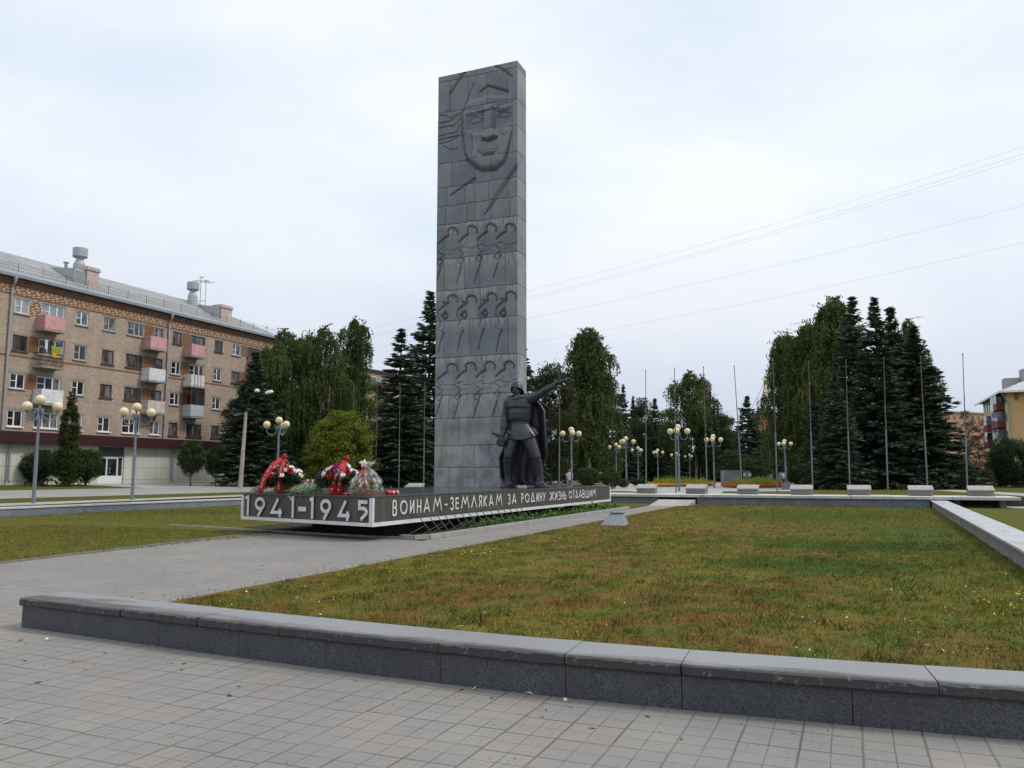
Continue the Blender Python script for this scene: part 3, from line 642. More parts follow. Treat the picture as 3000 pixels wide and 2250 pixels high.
            cut(C7, A([(525, 560), (500, 600), (545, 640), (560, 600)]), 12, .07); cut(C7, A([(560, 640), (530, 720), (505, 860)]), 26, .12, 'd', 8)
    for k in range(4):
        o = (-205 * 1, 5, 0) if k == 0 else ((0, 0, 0) if k == 1 else ((210, -10, 0) if k == 2 else (420, -27, 0)))
        soldier(o[0], o[1], 0); soldier(o[0] + 15, -746 - (k - 1) * 12, 1); soldier(o[0] + 15, -1479 - (k - 1) * 20 + (10 if k == 3 else 0) * 0, 0)
    for _ in range(1): Hh[1:-1, 1:-1] = (Hh[1:-1, 1:-1] * 3 + Hh[:-2, 1:-1] + Hh[2:, 1:-1] + Hh[1:-1, :-2] + Hh[1:-1, 2:]) / 7
    # --- courses of blocks
    rows = [(C5, 342, 165), (C5, 662, 512), (C5, 922, 798), (C5, 1212, 1082), (C5, 1480, 1355), (C6, 205, 92), (C6, 402, 300), (C6, 782, 685), (C6, 1110, 1040), (C6, 1450, 1380), (C7, 180, 132), (C7, 578, 552), (C7, 828, 812), (C7, 1120, 1118), (C7, 1365, 1362)]
    zr = [pt(o, 300, a)[1] for o, a, b in rows]; zr = [pt(o, 1158, b)[1] for o, a, b in rows]
    vs_ = [[540, 715, 870], [432, 632, 840, 1060], [802, 910, 1108], [682, 1112], [455, 715, 895], [405, 600, 715, 860, 1055], [395, 630, 715, 890, 1085], [385, 575, 745, 815], [385, 605, 770, 1035], [395, 578, 775, 1042], [385, 670, 1062], [555, 805], [445, 725, 1065], [555, 1010], [375, 720], [465, 725, 1000]]
    seam = np.zeros_like(X); blk = np.zeros_like(X); edges = [Ht] + zr + [0]; rg = np.random.default_rng(8); weep = np.zeros_like(X)
    wob = .010 * np.sin(X * 5) + .006 * np.sin(X * 17)
    for r in range(len(edges) - 1):
        zt, zb = edges[r], edges[r + 1]; m = (Z <= zt + wob) & (Z > zb + wob); xv = [0] + [(v - 300) / 860 * Wd for v in vs_[r]] + [Wd]
        if zb > 0: seam = np.maximum(seam, np.clip(1 - np.abs(Z - zb - wob) / .024, 0, 1))
        for a, b in zip(xv, xv[1:]):
            mm = m & (X >= a) & (X < b); blk[mm] = rg.random()
            if a > 0: seam = np.maximum(seam, np.where(m, np.clip(1 - np.abs(X - a - .004 * np.sin(Z * 9)) / .020, 0, 1), 0))
        weep = np.maximum(weep, np.where(m, np.clip(1 - (zt - Z) / (.5 + .5 * rg.random()), 0, 1) * (1 if r in (7, 8, 9, 10, 11, 12) else .25), 0))
    Hh -= np.clip(seam * 1.5, 0, 1) * .022
    V = np.stack([X, -Hh, Z], -1).reshape(-1, 3); idx = np.arange(nx * nz).reshape(nz, nx)
    F = np.stack([idx[:-1, :-1], idx[:-1, 1:], idx[1:, 1:], idx[1:, :-1]], -1).reshape(-1, 4)
    o = tris('carved_front', V, F, STELE, None, t)
    for nm, arr in (('seam', seam), ('blk', blk), ('weep', weep)):
        at = o.data.attributes.new(nm, 'FLOAT', 'POINT'); at.data.foreach_set('value', arr.astype(np.float32).ravel())
    # --- plain sides with the same courses, back and top
    Dp = 1.02; ny = 60; gy = np.linspace(0, Dp, ny); Yy, Z2 = np.meshgrid(gy, gzv); s2 = np.zeros_like(Yy); b2 = np.zeros_like(Yy)
    for r in range(len(edges) - 1):
        zt, zb = edges[r], edges[r + 1]; m = (Z2 <= zt) & (Z2 > zb)
        if zb > 0: s2 = np.maximum(s2, np.clip(1 - np.abs(Z2 - zb) / .022, 0, 1))
        b2[m] = rg.random() * .5 + .5
        if r in (2, 4, 7, 9, 11): s2 = np.maximum(s2, np.where(m, np.clip(1 - np.abs(Yy - [.62, .45, .55, .35, .25][(r - 2) // 2]) / .02, 0, 1), 0))
    idx = np.arange(ny * nz).reshape(nz, ny); F = np.stack([idx[:-1, :-1], idx[:-1, 1:], idx[1:, 1:], idx[1:, :-1]], -1).reshape(-1, 4)
    for nm, x0, sg in (('side_face', Wd, 1), ('side_face', 0, -1)):
        V = np.stack([x0 - sg * np.clip(s2 * 1.5, 0, 1) * .015, Yy, Z2], -1).reshape(-1, 3); o = tris(nm, V, F if sg > 0 else F[:, ::-1], STELE, None, t)
        for an, arr in (('seam', s2), ('blk', b2)):
            at = o.data.attributes.new(an, 'FLOAT', 'POINT'); at.data.foreach_set('value', arr.astype(np.float32).ravel())
    m = MB().add([(0, 0, Ht), (Wd, 0, Ht), (Wd, Dp, Ht), (0, Dp, Ht), (0, Dp, 0), (Wd, Dp, 0)], [(0, 1, 2, 3), (3, 2, 5, 4)]); m.build('back_and_top', STELE, t)
build_stele()
# ================================================================== bronze soldier
BRZ = M('dark_patinated_bronze', (.024, .0255, .036), .40, .22, 2.5, .12, 30, 0.0, .5, dirt=(.042, .044, .056))
def build_statue():
    YS = 29.45; k = 300 / 1310
    base = atY(1400 + 585 * k, 1070 + 1528 * k, YS)
    t = thing('soldier_statue', 'dark bronze soldier in helmet and cape pointing off to the right beside the stele', 'statue', (base[0], YS, ZT))
    L0 = Vector(t.location)
    def c(x, y, dy=0.0): return Vector(atY(1400 + x * k, 1070 + y * k, YS + dy)) - L0
    PX = (c(600, 600) - c(500, 600)).length / 100
    def fixz(m):
        return m
    def ell(x, y, hw, dep, dy=0.0, n=20, sq=1.0):
        p = c(x, y, dy); out = []
        for j in range(n):
            a = 2 * math.pi * j / n; cx, sy = math.cos(a), math.sin(a); f = (abs(cx) ** sq + abs(sy) ** sq) ** (-1 / sq) if sq != 1.0 else 1
            out.append((p.x + hw * PX * cx * f, p.y + dep * sy * f, p.z))
        return out
    def limb(m, pts, n=14):                       # (x, y, halfwidth px, dy)
        P = [c(x, y, d) for x, y, w, d in pts]; rr = [w * PX for x, y, w, d in pts]
        m.tube(P, rr, n)
        for p, r in zip(P, rr): m.ball(tuple(p), r * .985, 12, 8)
    def skirt(x, y, hw, dep, dip):
        e = ell(x, y, hw, dep); out = []
        for j, p in enumerate(e):
            a = 2 * math.pi * j / len(e); f = max(0, -math.sin(a)) ** 1.3; out.append((p[0], p[1], p[2] - dip * PX * f))
        return out
    b = MB()
    # torso, chest panels, belt, flared tunic
    b.ring_loft([ell(525, 396, 70, .22), ell(522, 425, 118, .28), ell(528, 462, 148, .36, 0, 20, 2.6), ell(530, 540, 150, .40, -.02, 20, 2.3), ell(537, 546, 144, .35, 0, 20, 2.4), ell(538, 620, 140, .36, 0, 20, 2.4), ell(538, 712, 128, .34, 0, 20, 2.4), ell(540, 722, 118, .31), ell(542, 765, 122, .31),
                 ell(548, 775, 126, .33), ell(562, 820, 148, .38), skirt(576, 868, 172, .44, 24), skirt(582, 900, 184, .48, 62), skirt(582, 896, 172, .44, 58), skirt(575, 868, 130, .32, 10)])
    b.ring_loft([ell(505, 568, 60, .12, -.22), ell(503, 596, 92, .14, -.255), ell(505, 680, 90, .14, -.24), ell(508, 712, 70, .1, -.22)])           # pouch-like lower chest panel
    b.bar(c(400, 850, -.25), c(438, 885, -.3), .2, .12); b.bar(c(700, 805, -.28), c(760, 890, -.3), .16, .10)
    # legs in breeches and boots
    limb(b, [(465, 900, 86, 0), (440, 990, 84, -.08), (412, 1080, 72, -.18), (393, 1160, 60, -.24)]); limb(b, [(393, 1150, 58, -.24), (388, 1235, 57, -.15), (388, 1320, 56, -.08), (392, 1415, 46, -.02), (392, 1480, 46, -.02)])
    b.ring_loft([ell(390, 1218, 66, .21, -.16), ell(389, 1240, 66, .21, -.15)])
    limb(b, [(640, 900, 92, 0), (675, 1000, 88, -.04), (712, 1090, 76, -.08), (742, 1170, 64, -.10)]); limb(b, [(742, 1160, 62, -.10), (758, 1250, 59, -.02), (774, 1340, 56, .05), (789, 1420, 46, .08), (793, 1480, 46, .08)])
    b.ring_loft([ell(752, 1222, 67, .21, -.04), ell(756, 1244, 66, .21, -.02)])
    for x0, x1, dy, ty in ((405, 318, -.02, -.30), (782, 872, .08, -.16)):
        p, q = c(x0, 1500, dy), c(x1, 1522, ty); p.z = .15; q.z = .075; d_ = (q - p); b.tube([p - d_ * .5, p - d_ * .35, p, p + d_ * .45, q, q + d_ * .22], [.07, .13, .165, .125, .09, .04], 14)
        dd_ = Vector((d_.x, d_.y, 0)).normalized(); nn_ = Vector((-dd_.y, dd_.x, 0)); a0 = p - dd_ * .22; a1 = q + dd_ * .10; pl = [a0 + nn_ * .12, a0 - nn_ * .12, q - nn_ * .14, a1 - nn_ * .06, a1 + nn_ * .06, q + nn_ * .14]; b.prism([(v.x, v.y) for v in pl], 0.0, .06)
    # arms
    limb(b, [(400, 478, 62, 0), (372, 560, 50, .02), (350, 660, 48, .02)]); limb(b, [(350, 650, 47, .02), (346, 730, 52, -.06), (340, 800, 54, -.14), (336, 808, 46, -.15), (328, 862, 36, -.22), (322, 885, 30, -.25)])
    limb(b, [(640, 436, 76, 0), (705, 420, 62, -.02), (770, 386, 50, -.05), (835, 350, 43, -.08)]); limb(b, [(828, 346, 45, -.08), (900, 306, 43, -.12), (955, 276, 37, -.16), (985, 258, 34, -.18), (992, 253, 26, -.19), (1018, 236, 22, -.21)])
    # neck and head
    limb(b, [(522, 405, 40, .0), (507, 372, 31, .02), (505, 350, 31, .02)])
    b.ring_loft([ell(498, 382, 20, .07, -.10), ell(497, 372, 34, .14, -.07), ell(497, 350, 44, .19, -.05), ell(496, 320, 50, .22, -.03), ell(497, 285, 53, .23, -.02), ell(498, 255, 48, .2, -.01)])
    hd = lambda x, y, d: c(x, y, d)
    b.tube([hd(482, 292, -.24), hd(480, 318, -.30), hd(481, 328, -.27)], [.022, .040, .03], 8)                 # nose
    b.tube([hd(452, 290, -.20), hd(480, 286, -.255), hd(518, 288, -.22)], [.03, .034, .03], 8)                 # brow
    b.tube([hd(468, 344, -.215), hd(485, 341, -.25), hd(502, 344, -.225)], [.012, .022, .012], 8); b.tube([hd(472, 352, -.21), hd(486, 353, -.235), hd(500, 352, -.21)], [.012, .02, .012], 8)
    b.ball(tuple(hd(490, 374, -.17)), .06, 10, 8); b.ball(tuple(hd(466, 302, -.205)), .022, 8, 6); b.ball(tuple(hd(502, 302, -.215)), .022, 8, 6)
    for x in (448, 548): b.ball(tuple(hd(x, 318, .0)), .05, 8, 6, 1.5)
    # stand collar of the cape
    b.tube([c(405, 408, .05), c(418, 428, -.16), c(455, 436, -.28), c(505, 428, -.32), c(560, 405, -.25), c(610, 378, .0), c(650, 368, .1)], [.07, .075, .08, .07, .06, .06, .05], 10)
    # hand on the gun: palm and curled fingers
    hp = c(316, 905, -.30); b.ball(tuple(hp), .105, 12, 8, 1.1)
    for i in range(4): b.tube([hp + Vector((.05 - .05 * i, -.07, .02)), hp + Vector((.06 - .055 * i, -.15, -.02)), hp + Vector((.055 - .055 * i, -.14, -.10 + .008 * i)), hp + Vector((.05 - .055 * i, -.07, -.12))], [.033, .031, .028, .022], 8)
    b.tube([hp + Vector((.06, -.02, .05)), hp + Vector((.10, -.11, .06)), hp + Vector((.06, -.17, .055))], [.034, .03, .022], 8)
    o = b.build('body', BRZ, t, smooth=True)
    rm = o.modifiers.new('fuse', 'REMESH'); rm.mode = 'VOXEL'; rm.voxel_size = .02; rm.use_smooth_shade = True
    sm = o.modifiers.new('soften', 'SMOOTH'); sm.factor = .5; sm.iterations = 2
    # pointing hand, fingers apart
    h = MB(); w0 = c(1005, 242, -.205); pm = c(1058, 215, -.24); ax = (c(1170, 176, -.30) - pm).normalized(); side = ax.cross(Vector((0, 1, 0))).normalized()
    if side.z < 0: side = -side
    dp = ax.cross(side).normalized()
    n = 12; rings = []
    for tt, a_, b_ in ((-.20, .085, .075), (-.05, .115, .075), (.06, .13, .068), (.14, .12, .06)):
        rings.append([tuple(pm + ax * tt + dp * (a_ * math.cos(2 * math.pi * j / n)) + side * (b_ * math.sin(2 * math.pi * j / n))) for j in range(n)])
    h.ring_loft(rings)
    for i, (o_, L, dn) in enumerate(((-.088, .29, -.03), (-.030, .34, .0), (.030, .31, .01), (.086, .25, -.03))):
        p0 = pm + ax * .11 + dp * o_; h.tube([p0, p0 + ax * L * .45 + side * (.012 + dn * .4), p0 + ax * L * .75 + side * (dn), p0 + ax * L + side * (dn - .012)], [.036, .035, .031, .020], 8)
    p0 = pm - ax * .03 - side * .03 - dp * .05; h.tube([p0, p0 + ax * .07 - side * .09 - dp * .02, p0 + ax * .13 - side * .14, p0 + ax * .16 - side * .165], [.042, .036, .03, .018], 8)
    h.build('pointing_hand', BRZ, t, smooth=True)
    # helmet
    hm = MB(); hc = c(504, 336, .0)
    R0 = 79 * PX; top = (c(504, 208) - c(504, 336)).z
    pr = [(R0 * 1.02, .0), (R0 * 1.03, .018), (R0 * .97, .05), (R0 * .93, .12), (R0 * .88, top * .5), (R0 * .74, top * .75), (R0 * .5, top * .92), (R0 * .22, top * .99), (.001, top)]
    for r, z in pr: hm.v += [(hc.x + r * math.cos(a), hc.y + r * 1.12 * math.sin(a) + .01, hc.z + z - (.165 * math.sin(a) + .0) * (1 - z / top)) for a in (2 * math.pi * j / 28 for j in range(28))]
    K = len(pr); hm.f = [(i * 28 + j, i * 28 + (j + 1) % 28, (i + 1) * 28 + (j + 1) % 28, (i + 1) * 28 + j) for i in range(K - 1) for j in range(28)]
    ho = hm.build('helmet', BRZ, t, smooth=True); so = ho.modifiers.new('shell', 'SOLIDIFY'); so.thickness = .025
    # cape
    rows = [(385, 440, 660, .16, .16), (430, 385, 700, .26, .22), (468, 384, 765, .36, .22), (520, 390, 812, .42, .18), (580, 398, 850, .46, .12), (760, 412, 862, .50, .06), (900, 398, 870, .54, .04), (1050, 330, 878, .60, .04), (1180, 276, 885, .66, .10), (1262, 280, 842, .70, .20), (1440, 292, 815, .72, .30), (1500, 330, 815, .74, .34), (1526, 460, 830, .72, .3)]
    nu = 41; cv = []
    for y, x0, x1, dm, de in rows:
        for j in range(nu):
            u = j / (nu - 1); x = x0 + (x1 - x0) * u; f = max(0, (y - 430) / 1000)
            edge = (max(0, (u - .86) / .14)) ** 1.0; fold = math.sin(u * 17 + f * 1.5) * .10 * f + math.sin(u * 31 + 1) * .03 * f
            dy = dm * (1 - edge) + (de) * edge + fold; dy = dy if u > .12 else dy * (.35 + .65 * u / .12) + .0
            cv.append(tuple(c(x, y, dy)))
    cf = [(i * nu + j, i * nu + j + 1, (i + 1) * nu + j + 1, (i + 1) * nu + j) for i in range(len(rows) - 1) for j in range(nu - 1)]
    cm = MB().add([(x, y, max(.01, z)) for x, y, z in cv], cf); co = cm.build('cape', BRZ, t, smooth=True)
    so = co.modifiers.new('cloth', 'SOLIDIFY'); so.thickness = .07; so.offset = 0
    # submachine gun with drum
    g = MB(); d0 = -.42
    g.bar(c(178, 868, d0 - .1), c(262, 896, d0), .10, .10); g.bar(c(250, 893, d0), c(318, 914, d0), .12, .13); g.bar(c(228, 914, d0 - .02), c(398, 940, d0 + .05), .09, .055); g.bar(c(318, 912, d0), c(402, 942, d0 + .06), .06, .05)
    for s in (.15, .4, .65): p = c(178, 868, d0 - .1).lerp(c(262, 896, d0), s); g.bar(p + Vector((0, -.06, -.01)), p + Vector((0, -.06, .05)), .02, .02)
    p, q = c(288, 985, d0 - .10), c(306, 985, d0 + .14); g.tube([p, p.lerp(q, .12), p.lerp(q, .88), q], [.15, .178, .178, .15], 24)
    g.bar(c(318, 1020, d0 + .1), c(352, 1036, d0 + .1), .06, .05); g.bar(c(290, 930, d0), c(290, 960, d0), .12, .1)
    g.build('submachine_gun', BRZ, t, bevel=.008)
build_statue()
# ================================================================== brick apartment block on the left
FX = -58.0
def mat_brick(name, a, b, mortar, sc=1.0):
    q = NT(name); x, y, z = q.xyz(); vec = q.comb(q.math('ADD', y, x), z, 0.0)
    br = q.n('TexBrick', {'Vector': vec, 'Color1': a, 'Color2': b, 'Mortar': mortar, 'Scale': sc, 'Mortar Size': .014, 'Brick Width': .27, 'Row Height': .088, 'Bias': -.1})
    g = q.noise(.45, 5); st = q.noise(1.6, 5, q.map((1, 1, .25)))
    c = q.mix(q.ramp(g, [(.35, 0.0), (.66, .45)]), br.outputs['Color'], tuple(k * .72 for k in a)); c = q.mix(q.ramp(st, [(.55, 0.0), (.75, .35)]), c, tuple(k * 1.12 for k in b))
    q.bump(br.outputs['Fac'], .25, -.01); return q.out(c, .85, 0, .2)
BRICK = mat_brick('tan_silicate_brick', (.372, .284, .212), (.515, .415, .325), (.24, .19, .165))
BRICKR = mat_brick('red_brown_brick', (.20, .095, .048), (.27, .135, .068), (.14, .10, .07))
BRICKD = mat_brick('dark_cornice_brick', (.22, .12, .075), (.33, .21, .14), (.09, .065, .05))
BRICKW = mat_brick('limewashed_brick', (.52, .40, .37), (.62, .52, .49), (.35, .26, .24))
def mat_frieze():
    q = NT('patterned_frieze_brick'); x, y, z = q.xyz()
    u = q.math('MULTIPLY', y, 1 / .27); v = q.math('MULTIPLY', z, 1 / .088); cv = q.math('FLOOR', v)
    uu = q.math('ADD', u, q.math('MULTIPLY', cv, .5)); k = q.math('FLOOR', uu); k2 = q.math('FLOOR', q.math('DIVIDE', q.math('ADD', k, cv), 2.0))
    p = q.math('GREATER_THAN', q.math('FRACT', q.math('MULTIPLY', q.math('ADD', k, q.math('MULTIPLY', q.math('MODULO', cv, 4.0), 1.0)), .3334)), .5)
    c = q.mix(p, (.20, .10, .055), (.46, .37, .27)); q.bump(p, .4, .02); return q.out(c, .85, 0, .2)
FRIEZE = mat_frieze()
def mat_roof(name='standing_seam_roof', base=(.235, .235, .24), ax='y'):
    q = NT(name); x, y, z = q.xyz(); f = q.math('FRACT', q.math('DIVIDE', y if ax == 'y' else x, .62)); l = q.math('LESS_THAN', f, .06)
    l2 = q.math('LESS_THAN', q.math('FRACT', q.math('DIVIDE', x if ax == 'y' else y, 1.7)), .02)
    g = q.noise(.8, 5); c = q.mix(q.ramp(g, [(.35, 0.0), (.65, 1.0)]), tuple(k * .85 for k in base), tuple(k * 1.15 for k in base))
    c = q.mix(q.math('MULTIPLY', q.math('MAXIMUM', l, l2), .6), c, (.17, .17, .175)); c = q.mix(q.ramp(q.noise(3.5, 4), [(.6, 0.0), (.75, .4)]), c, (.22, .19, .16))
    return q.out(c, .6, .0, .3)
ROOF = mat_roof()
PVC = M('white_window_frame', (.74, .74, .74), .4, .05, 2); WOOD = M('brown_window_frame', (.10, .040, .022), .6, .2, 3); WOODP = M('faded_white_window_frame', (.42, .39, .36), .7, .2, 4)
def mat_glass(name, base, c2, rough=.08):
    q = NT(name); x, y, z = q.xyz(); n = q.noise(.9, 3, q.map((1, 1.8, .6))); c = q.mix(q.ramp(n, [(.42, 0.0), (.55, 1.0)]), base, c2); return q.out(c, rough, 0, .55)
GL_D = mat_glass('dark_window_glass', (.012, .014, .016), (.035, .04, .042)); GL_C = mat_glass('curtained_window_glass', (.16, .17, .185), (.04, .045, .05)); GL_B = mat_glass('painted_reflection_glass', (.20, .225, .25), (.27, .29, .31))  # GL_B: sky reflection put into the pale base colour
SILLM = M('grey_sill', (.30, .30, .30), .7, .15, 4); LINT = M('concrete_lintel', (.24, .225, .195), .9, .15, 3)
PANEL = None
def mat_panel():
    q = NT('cream_facade_panel'); x, y, z = q.xyz(); a = q.math('LESS_THAN', q.math('FRACT', q.math('DIVIDE', q.math('ADD', y, .35), 2.05)), .012); b = q.math('LESS_THAN', q.math('FRACT', q.math('DIVIDE', q.math('SUBTRACT', z, .33), 1.03)), .03)
    g = q.noise(.7, 4); c = q.mix(q.ramp(g, [(.3, 0.0), (.7, 1.0)]), (.52, .51, .43), (.60, .585, .50)); c = q.mix(q.math('MULTIPLY', q.math('MAXIMUM', a, b), .8), c, (.12, .12, .11)); return q.out(c, .45, 0, .4)
PANEL = mat_panel()
FASC = M('maroon_metal_fascia', (.038, .0085, .012), .5, .15, 1.5); DARKP = M('deep_maroon', (.020, .010, .011), .6, .2, 1.5)
ZINC = M('zinc_sheet', (.33, .35, .37), .45, .12, 2, 0, 40, .0, .5); GUT = M('grey_gutter', (.20, .235, .26), .5, .12, 1.2); PIPEM = M('downpipe_metal', (.30, .30, .33), .5, .15, 2)
RUSTM = M('rusty_iron', (.11, .065, .045), .85, .3, 8)

def facade(name, mat, X, y0, y1, z0, z1, holes, parent, L0, sgn=1, depth=.14):
    """wall sheet in the plane x = X with real openings and reveals"""
    ys_ = sorted({y0, y1, *[h[0] for h in holes], *[h[1] for h in holes]}); zs_ = sorted({z0, z1, *[h[2] for h in holes], *[h[3] for h in holes]})
    m = MB(); V = {}
    def vid(y, z):
        if (y, z) not in V: V[(y, z)] = len(m.v); m.v.append((X, y, z))
        return V[(y, z)]
    for a, b in zip(ys_, ys_[1:]):
        for c_, d_ in zip(zs_, zs_[1:]):
            if not any(h[0] <= a and b <= h[1] and h[2] <= c_ and d_ <= h[3] for h in holes): m.f.append((vid(a, c_), vid(b, c_), vid(b, d_), vid(a, d_)))
    for a, b, c_, d_ in holes:
        q = [(a, c_), (b, c_), (b, d_), (a, d_)]
        for (p, r) in zip(q, q[1:] + q[:1]): m.add([(X, *p), (X, *r), (X - sgn * depth, *r), (X - sgn * depth, *p)], [(0, 1, 2, 3)])
    m.v = [tuple(Vector(p) - L0) for p in m.v]
    me = bpy.data.meshes.new(name); me.from_pydata(m.v, [], m.f); me.update(); return link(name, me, mat, parent)
def window(parent, L0, X, a, b, z0, z1, kind, glass, sgn=1, sill=None, lintel=True, split=None, trans=True):
    """frame (with mullions) > pane, sill, lintel; set back in its opening"""
    xf = X - sgn * .12; fm = {'p': PVC, 'w': WOOD, 'f': WOODP}[kind]; t = .075; m = MB()
    def bx(ya, yb, za, zb, d0=0.0, d1=.06): x_ = sorted((xf + sgn * d0, xf + sgn * d1)); m.box(x_[0], x_[1], ya, yb, za, zb)
    bx(a, b, z0, z0 + t); bx(a, b, z1 - t, z1); bx(a, a + t, z0 + t, z1 - t); bx(b - t, b, z0 + t, z1 - t)
    sp = split or [.5]
    for s in sp: y = a + (b - a) * s; bx(y - t * .6, y + t * .6, z0 + t, z1 - t, .002, .062)
    if trans: zt = z0 + (z1 - z0) * .52; y = a + (b - a) * sp[0]; bx(a + t, y - t * .6, zt - .025, zt + .025, .004, .05)
    m.v = [tuple(Vector(p) - L0) for p in m.v]; w = m.build('window', fm, parent)
    def sub(nm, mt, x0, x1, ya, yb, za, zb):
        x0, x1 = sorted((x0, x1)); k = MB().box(x0, x1, ya, yb, za, zb); k.v = [tuple(Vector(p) - L0) for p in k.v]; return k.build(nm, mt, w)
    sub('pane', glass, xf + sgn * .01, xf + sgn * .025, a + t, b - t, z0 + t, z1 - t)
    sub('sill', sill or SILLM, X - sgn * .06, X + sgn * .12, a - .08, b + .08, z0 - .09, z0 - .003)
    if lintel: sub('lintel', LINT, X - sgn * .05, X + sgn * .006, a - .18, b + .18, z1 + .003, z1 + .20)
    return w
def build_apartment():
    y0, y1 = 18.0, 72.0; t = thing('apartment_block', 'long tan brick apartment block with pink and white balconies and maroon shopfront band', 'building', (FX, 45, .86)); L0 = Vector(t.location)
    def ch(m, nm, mt, par=None, **k): m.v = [tuple(Vector(p) - L0) for p in m.v]; return m.build(nm, mt, par or t, **k)
    FL = [(5.25, 6.46), (8.12, 9.26), (11.0, 12.2), (13.9, 15.02)]
    cols = {1: (40.7, 41.9), 2: (42.85, 44.9), 3: (45.95, 47.1), 4: (48.6, 49.8), 5: (51.05, 52.9), 6: (54.0, 55.15), 7: (56.2, 57.3), 8: (58.4, 60.3), 9: (61.6, 62.7), 10: (64.1, 65.35), 11: (66.3, 68.3), 12: (69.4, 70.5), 0: (37.9, 39.3), -1: (35.4, 36.6)}
    sty = {(1, 3): 'pB', (1, 2): 'wD', (1, 1): 'pD', (1, 0): 'pD', (2, 3): 'pB', (2, 2): 'pD', (2, 1): 'pC', (2, 0): 'pC', (3, 3): 'pC', (3, 2): 'fD', (3, 1): 'pD', (3, 0): 'pB', (4, 3): 'fC', (4, 2): 'wC', (4, 1): 'wC', (4, 0): 'pD', (5, 3): 'fC', (5, 2): 'wC', (5, 1): 'wC', (5, 0): 'pD', (6, 3): 'fC', (6, 2): 'wC', (6, 1): 'wC', (6, 0): 'pC',
           (7, 3): 'wC', (7, 2): 'pD', (7, 1): 'pD', (7, 0): 'wC', (8, 3): 'wC', (8, 2): 'pD', (8, 1): 'wD', (8, 0): 'wC', (9, 3): 'wD', (9, 2): 'pD', (9, 1): 'pD', (9, 0): 'wC', (10, 3): 'pC', (10, 2): 'wC', (10, 1): 'pD', (10, 0): 'wD', (11, 3): 'wD'}
    holes = []; W = []
    for c_, (a, b) in cols.items():
        for f, (z0, z1) in enumerate(FL): holes.append((a, b, z0, z1)); W.append((c_, f, a, b, z0, z1))
    facade('brick_wall', BRICK, FX, y0, y1, 4.5, 16.2, holes, t, L0)
    m = MB().box(FX - 11.5, FX - .16, y0, y1, .5, 16.4); ch(m, 'inner_wall', M('dim_interior', (.05, .045, .04), .9), None)
    ch(MB().add([(FX, y1, .5), (FX - 11.6, y1 + .012, .5), (FX - 11.6, y1 + .012, 16.5), (FX, y1, 16.5)], [(0, 1, 2, 3)]), 'end_wall', BRICK)
    for c_, f, a, b, z0, z1 in W:
        s = sty.get((c_, f), 'pD'); g = {'D': GL_D, 'C': GL_C, 'B': GL_B}[s[1]]; wide = b - a > 1.6
        sp = ([.36, .68] if c_ in (2, 8) else [.42, .70]) if wide else ([.45] if c_ != 7 else [.55])
        window(t, L0, FX, a, b, z0, z1, s[0], g, 1, {'p': PVC if f == 0 else SILLM, 'w': WOOD, 'f': SILLM}[s[0]], True, sp)
    # cornice courses, frieze, string course
    for k, (za, zb, o, mt) in enumerate([(15.22, 15.32, .03, BRICKR), (15.324, 15.95, .012, FRIEZE), (15.954, 16.07, .05, BRICKR), (16.074, 16.25, .10, BRICKD), (16.254, 16.42, .17, BRICKD), (16.424, 16.62, .25, BRICKD)]):
        ch(MB().box(FX - .1, FX + o, y0, y1 + o, za, zb), 'cornice' if k != 1 else 'frieze', mt)
    ch(MB().box(FX - .05, FX + .014, y0, y1, 10.52, 10.66), 'string_course', BRICKR)
    ch(MB().box(FX - .05, FX + .008, y0, y1, 7.66, 7.69), 'string_course', LINT)
    for a, b in ((41.93, 42.82), (52.93, 53.97), (57.33, 58.37), (65.4, 66.27)):
        for f in (1, 2, 3): ch(MB().box(FX - .05, FX + .005, a, b, FL[f][0] - (.0 if f else 0), FL[f][1] + .1), 'brick_panel', FRIEZE if (f == 3 and a < 45) else BRICKR)
    # roof: main slope, hipped far end, gutter, guard rail
    ez, rz_, ry = 16.66, 19.95, 66.3
    m = MB(); m.add([(FX + .42, y0, ez), (FX + .42, y1 + .42, ez), (FX - 5.8, ry, rz_), (FX - 5.8, y0, rz_), (FX - 12, y1 + .42, ez), (FX - 12, y0, ez)], [(0, 1, 2, 3), (1, 4, 2), (4, 5, 3, 2)]); o = ch(m, 'roof', ROOF); so = o.modifiers.new('thickness', 'SOLIDIFY'); so.thickness = .06
    m = MB(); m.bar((FX + .47, y0, ez - .06), (FX + .47, y1 + .5, ez - .06), .16, .22); m.add([(FX + .50, y0, ez + .07), (FX + .50, y1 + .5, ez + .07), (FX - .15, y1 + .2, ez + .42), (FX - .15, y0, ez + .42)], [(0, 1, 2, 3)]); ch(m, 'gutter', GUT)
    m = MB(); sl = (rz_ - ez) / 6.22
    for i in range(27):
        y = 18.6 + i * 2.05; x = FX - .55; z = ez + sl * .97 + .03; m.bar((x, y, z), (x, y, z + .72), .035)
    for h in (.12, .36, .62): m.bar((FX - .55, y0 + .3, ez + sl * .97 + h), (FX - .55, y1 - .6, ez + sl * .97 + h), .014)
    for i in range(260): y = 18.6 + i * .205; m.bar((FX - .55, y, ez + sl * .97 + .12), (FX - .55, y, ez + sl * .97 + .62), .010)
    ch(m, 'snow_guard_rail', RUSTM)
    def roofz(x): return ez + (FX + .42 - x) / 6.22 * (rz_ - ez)
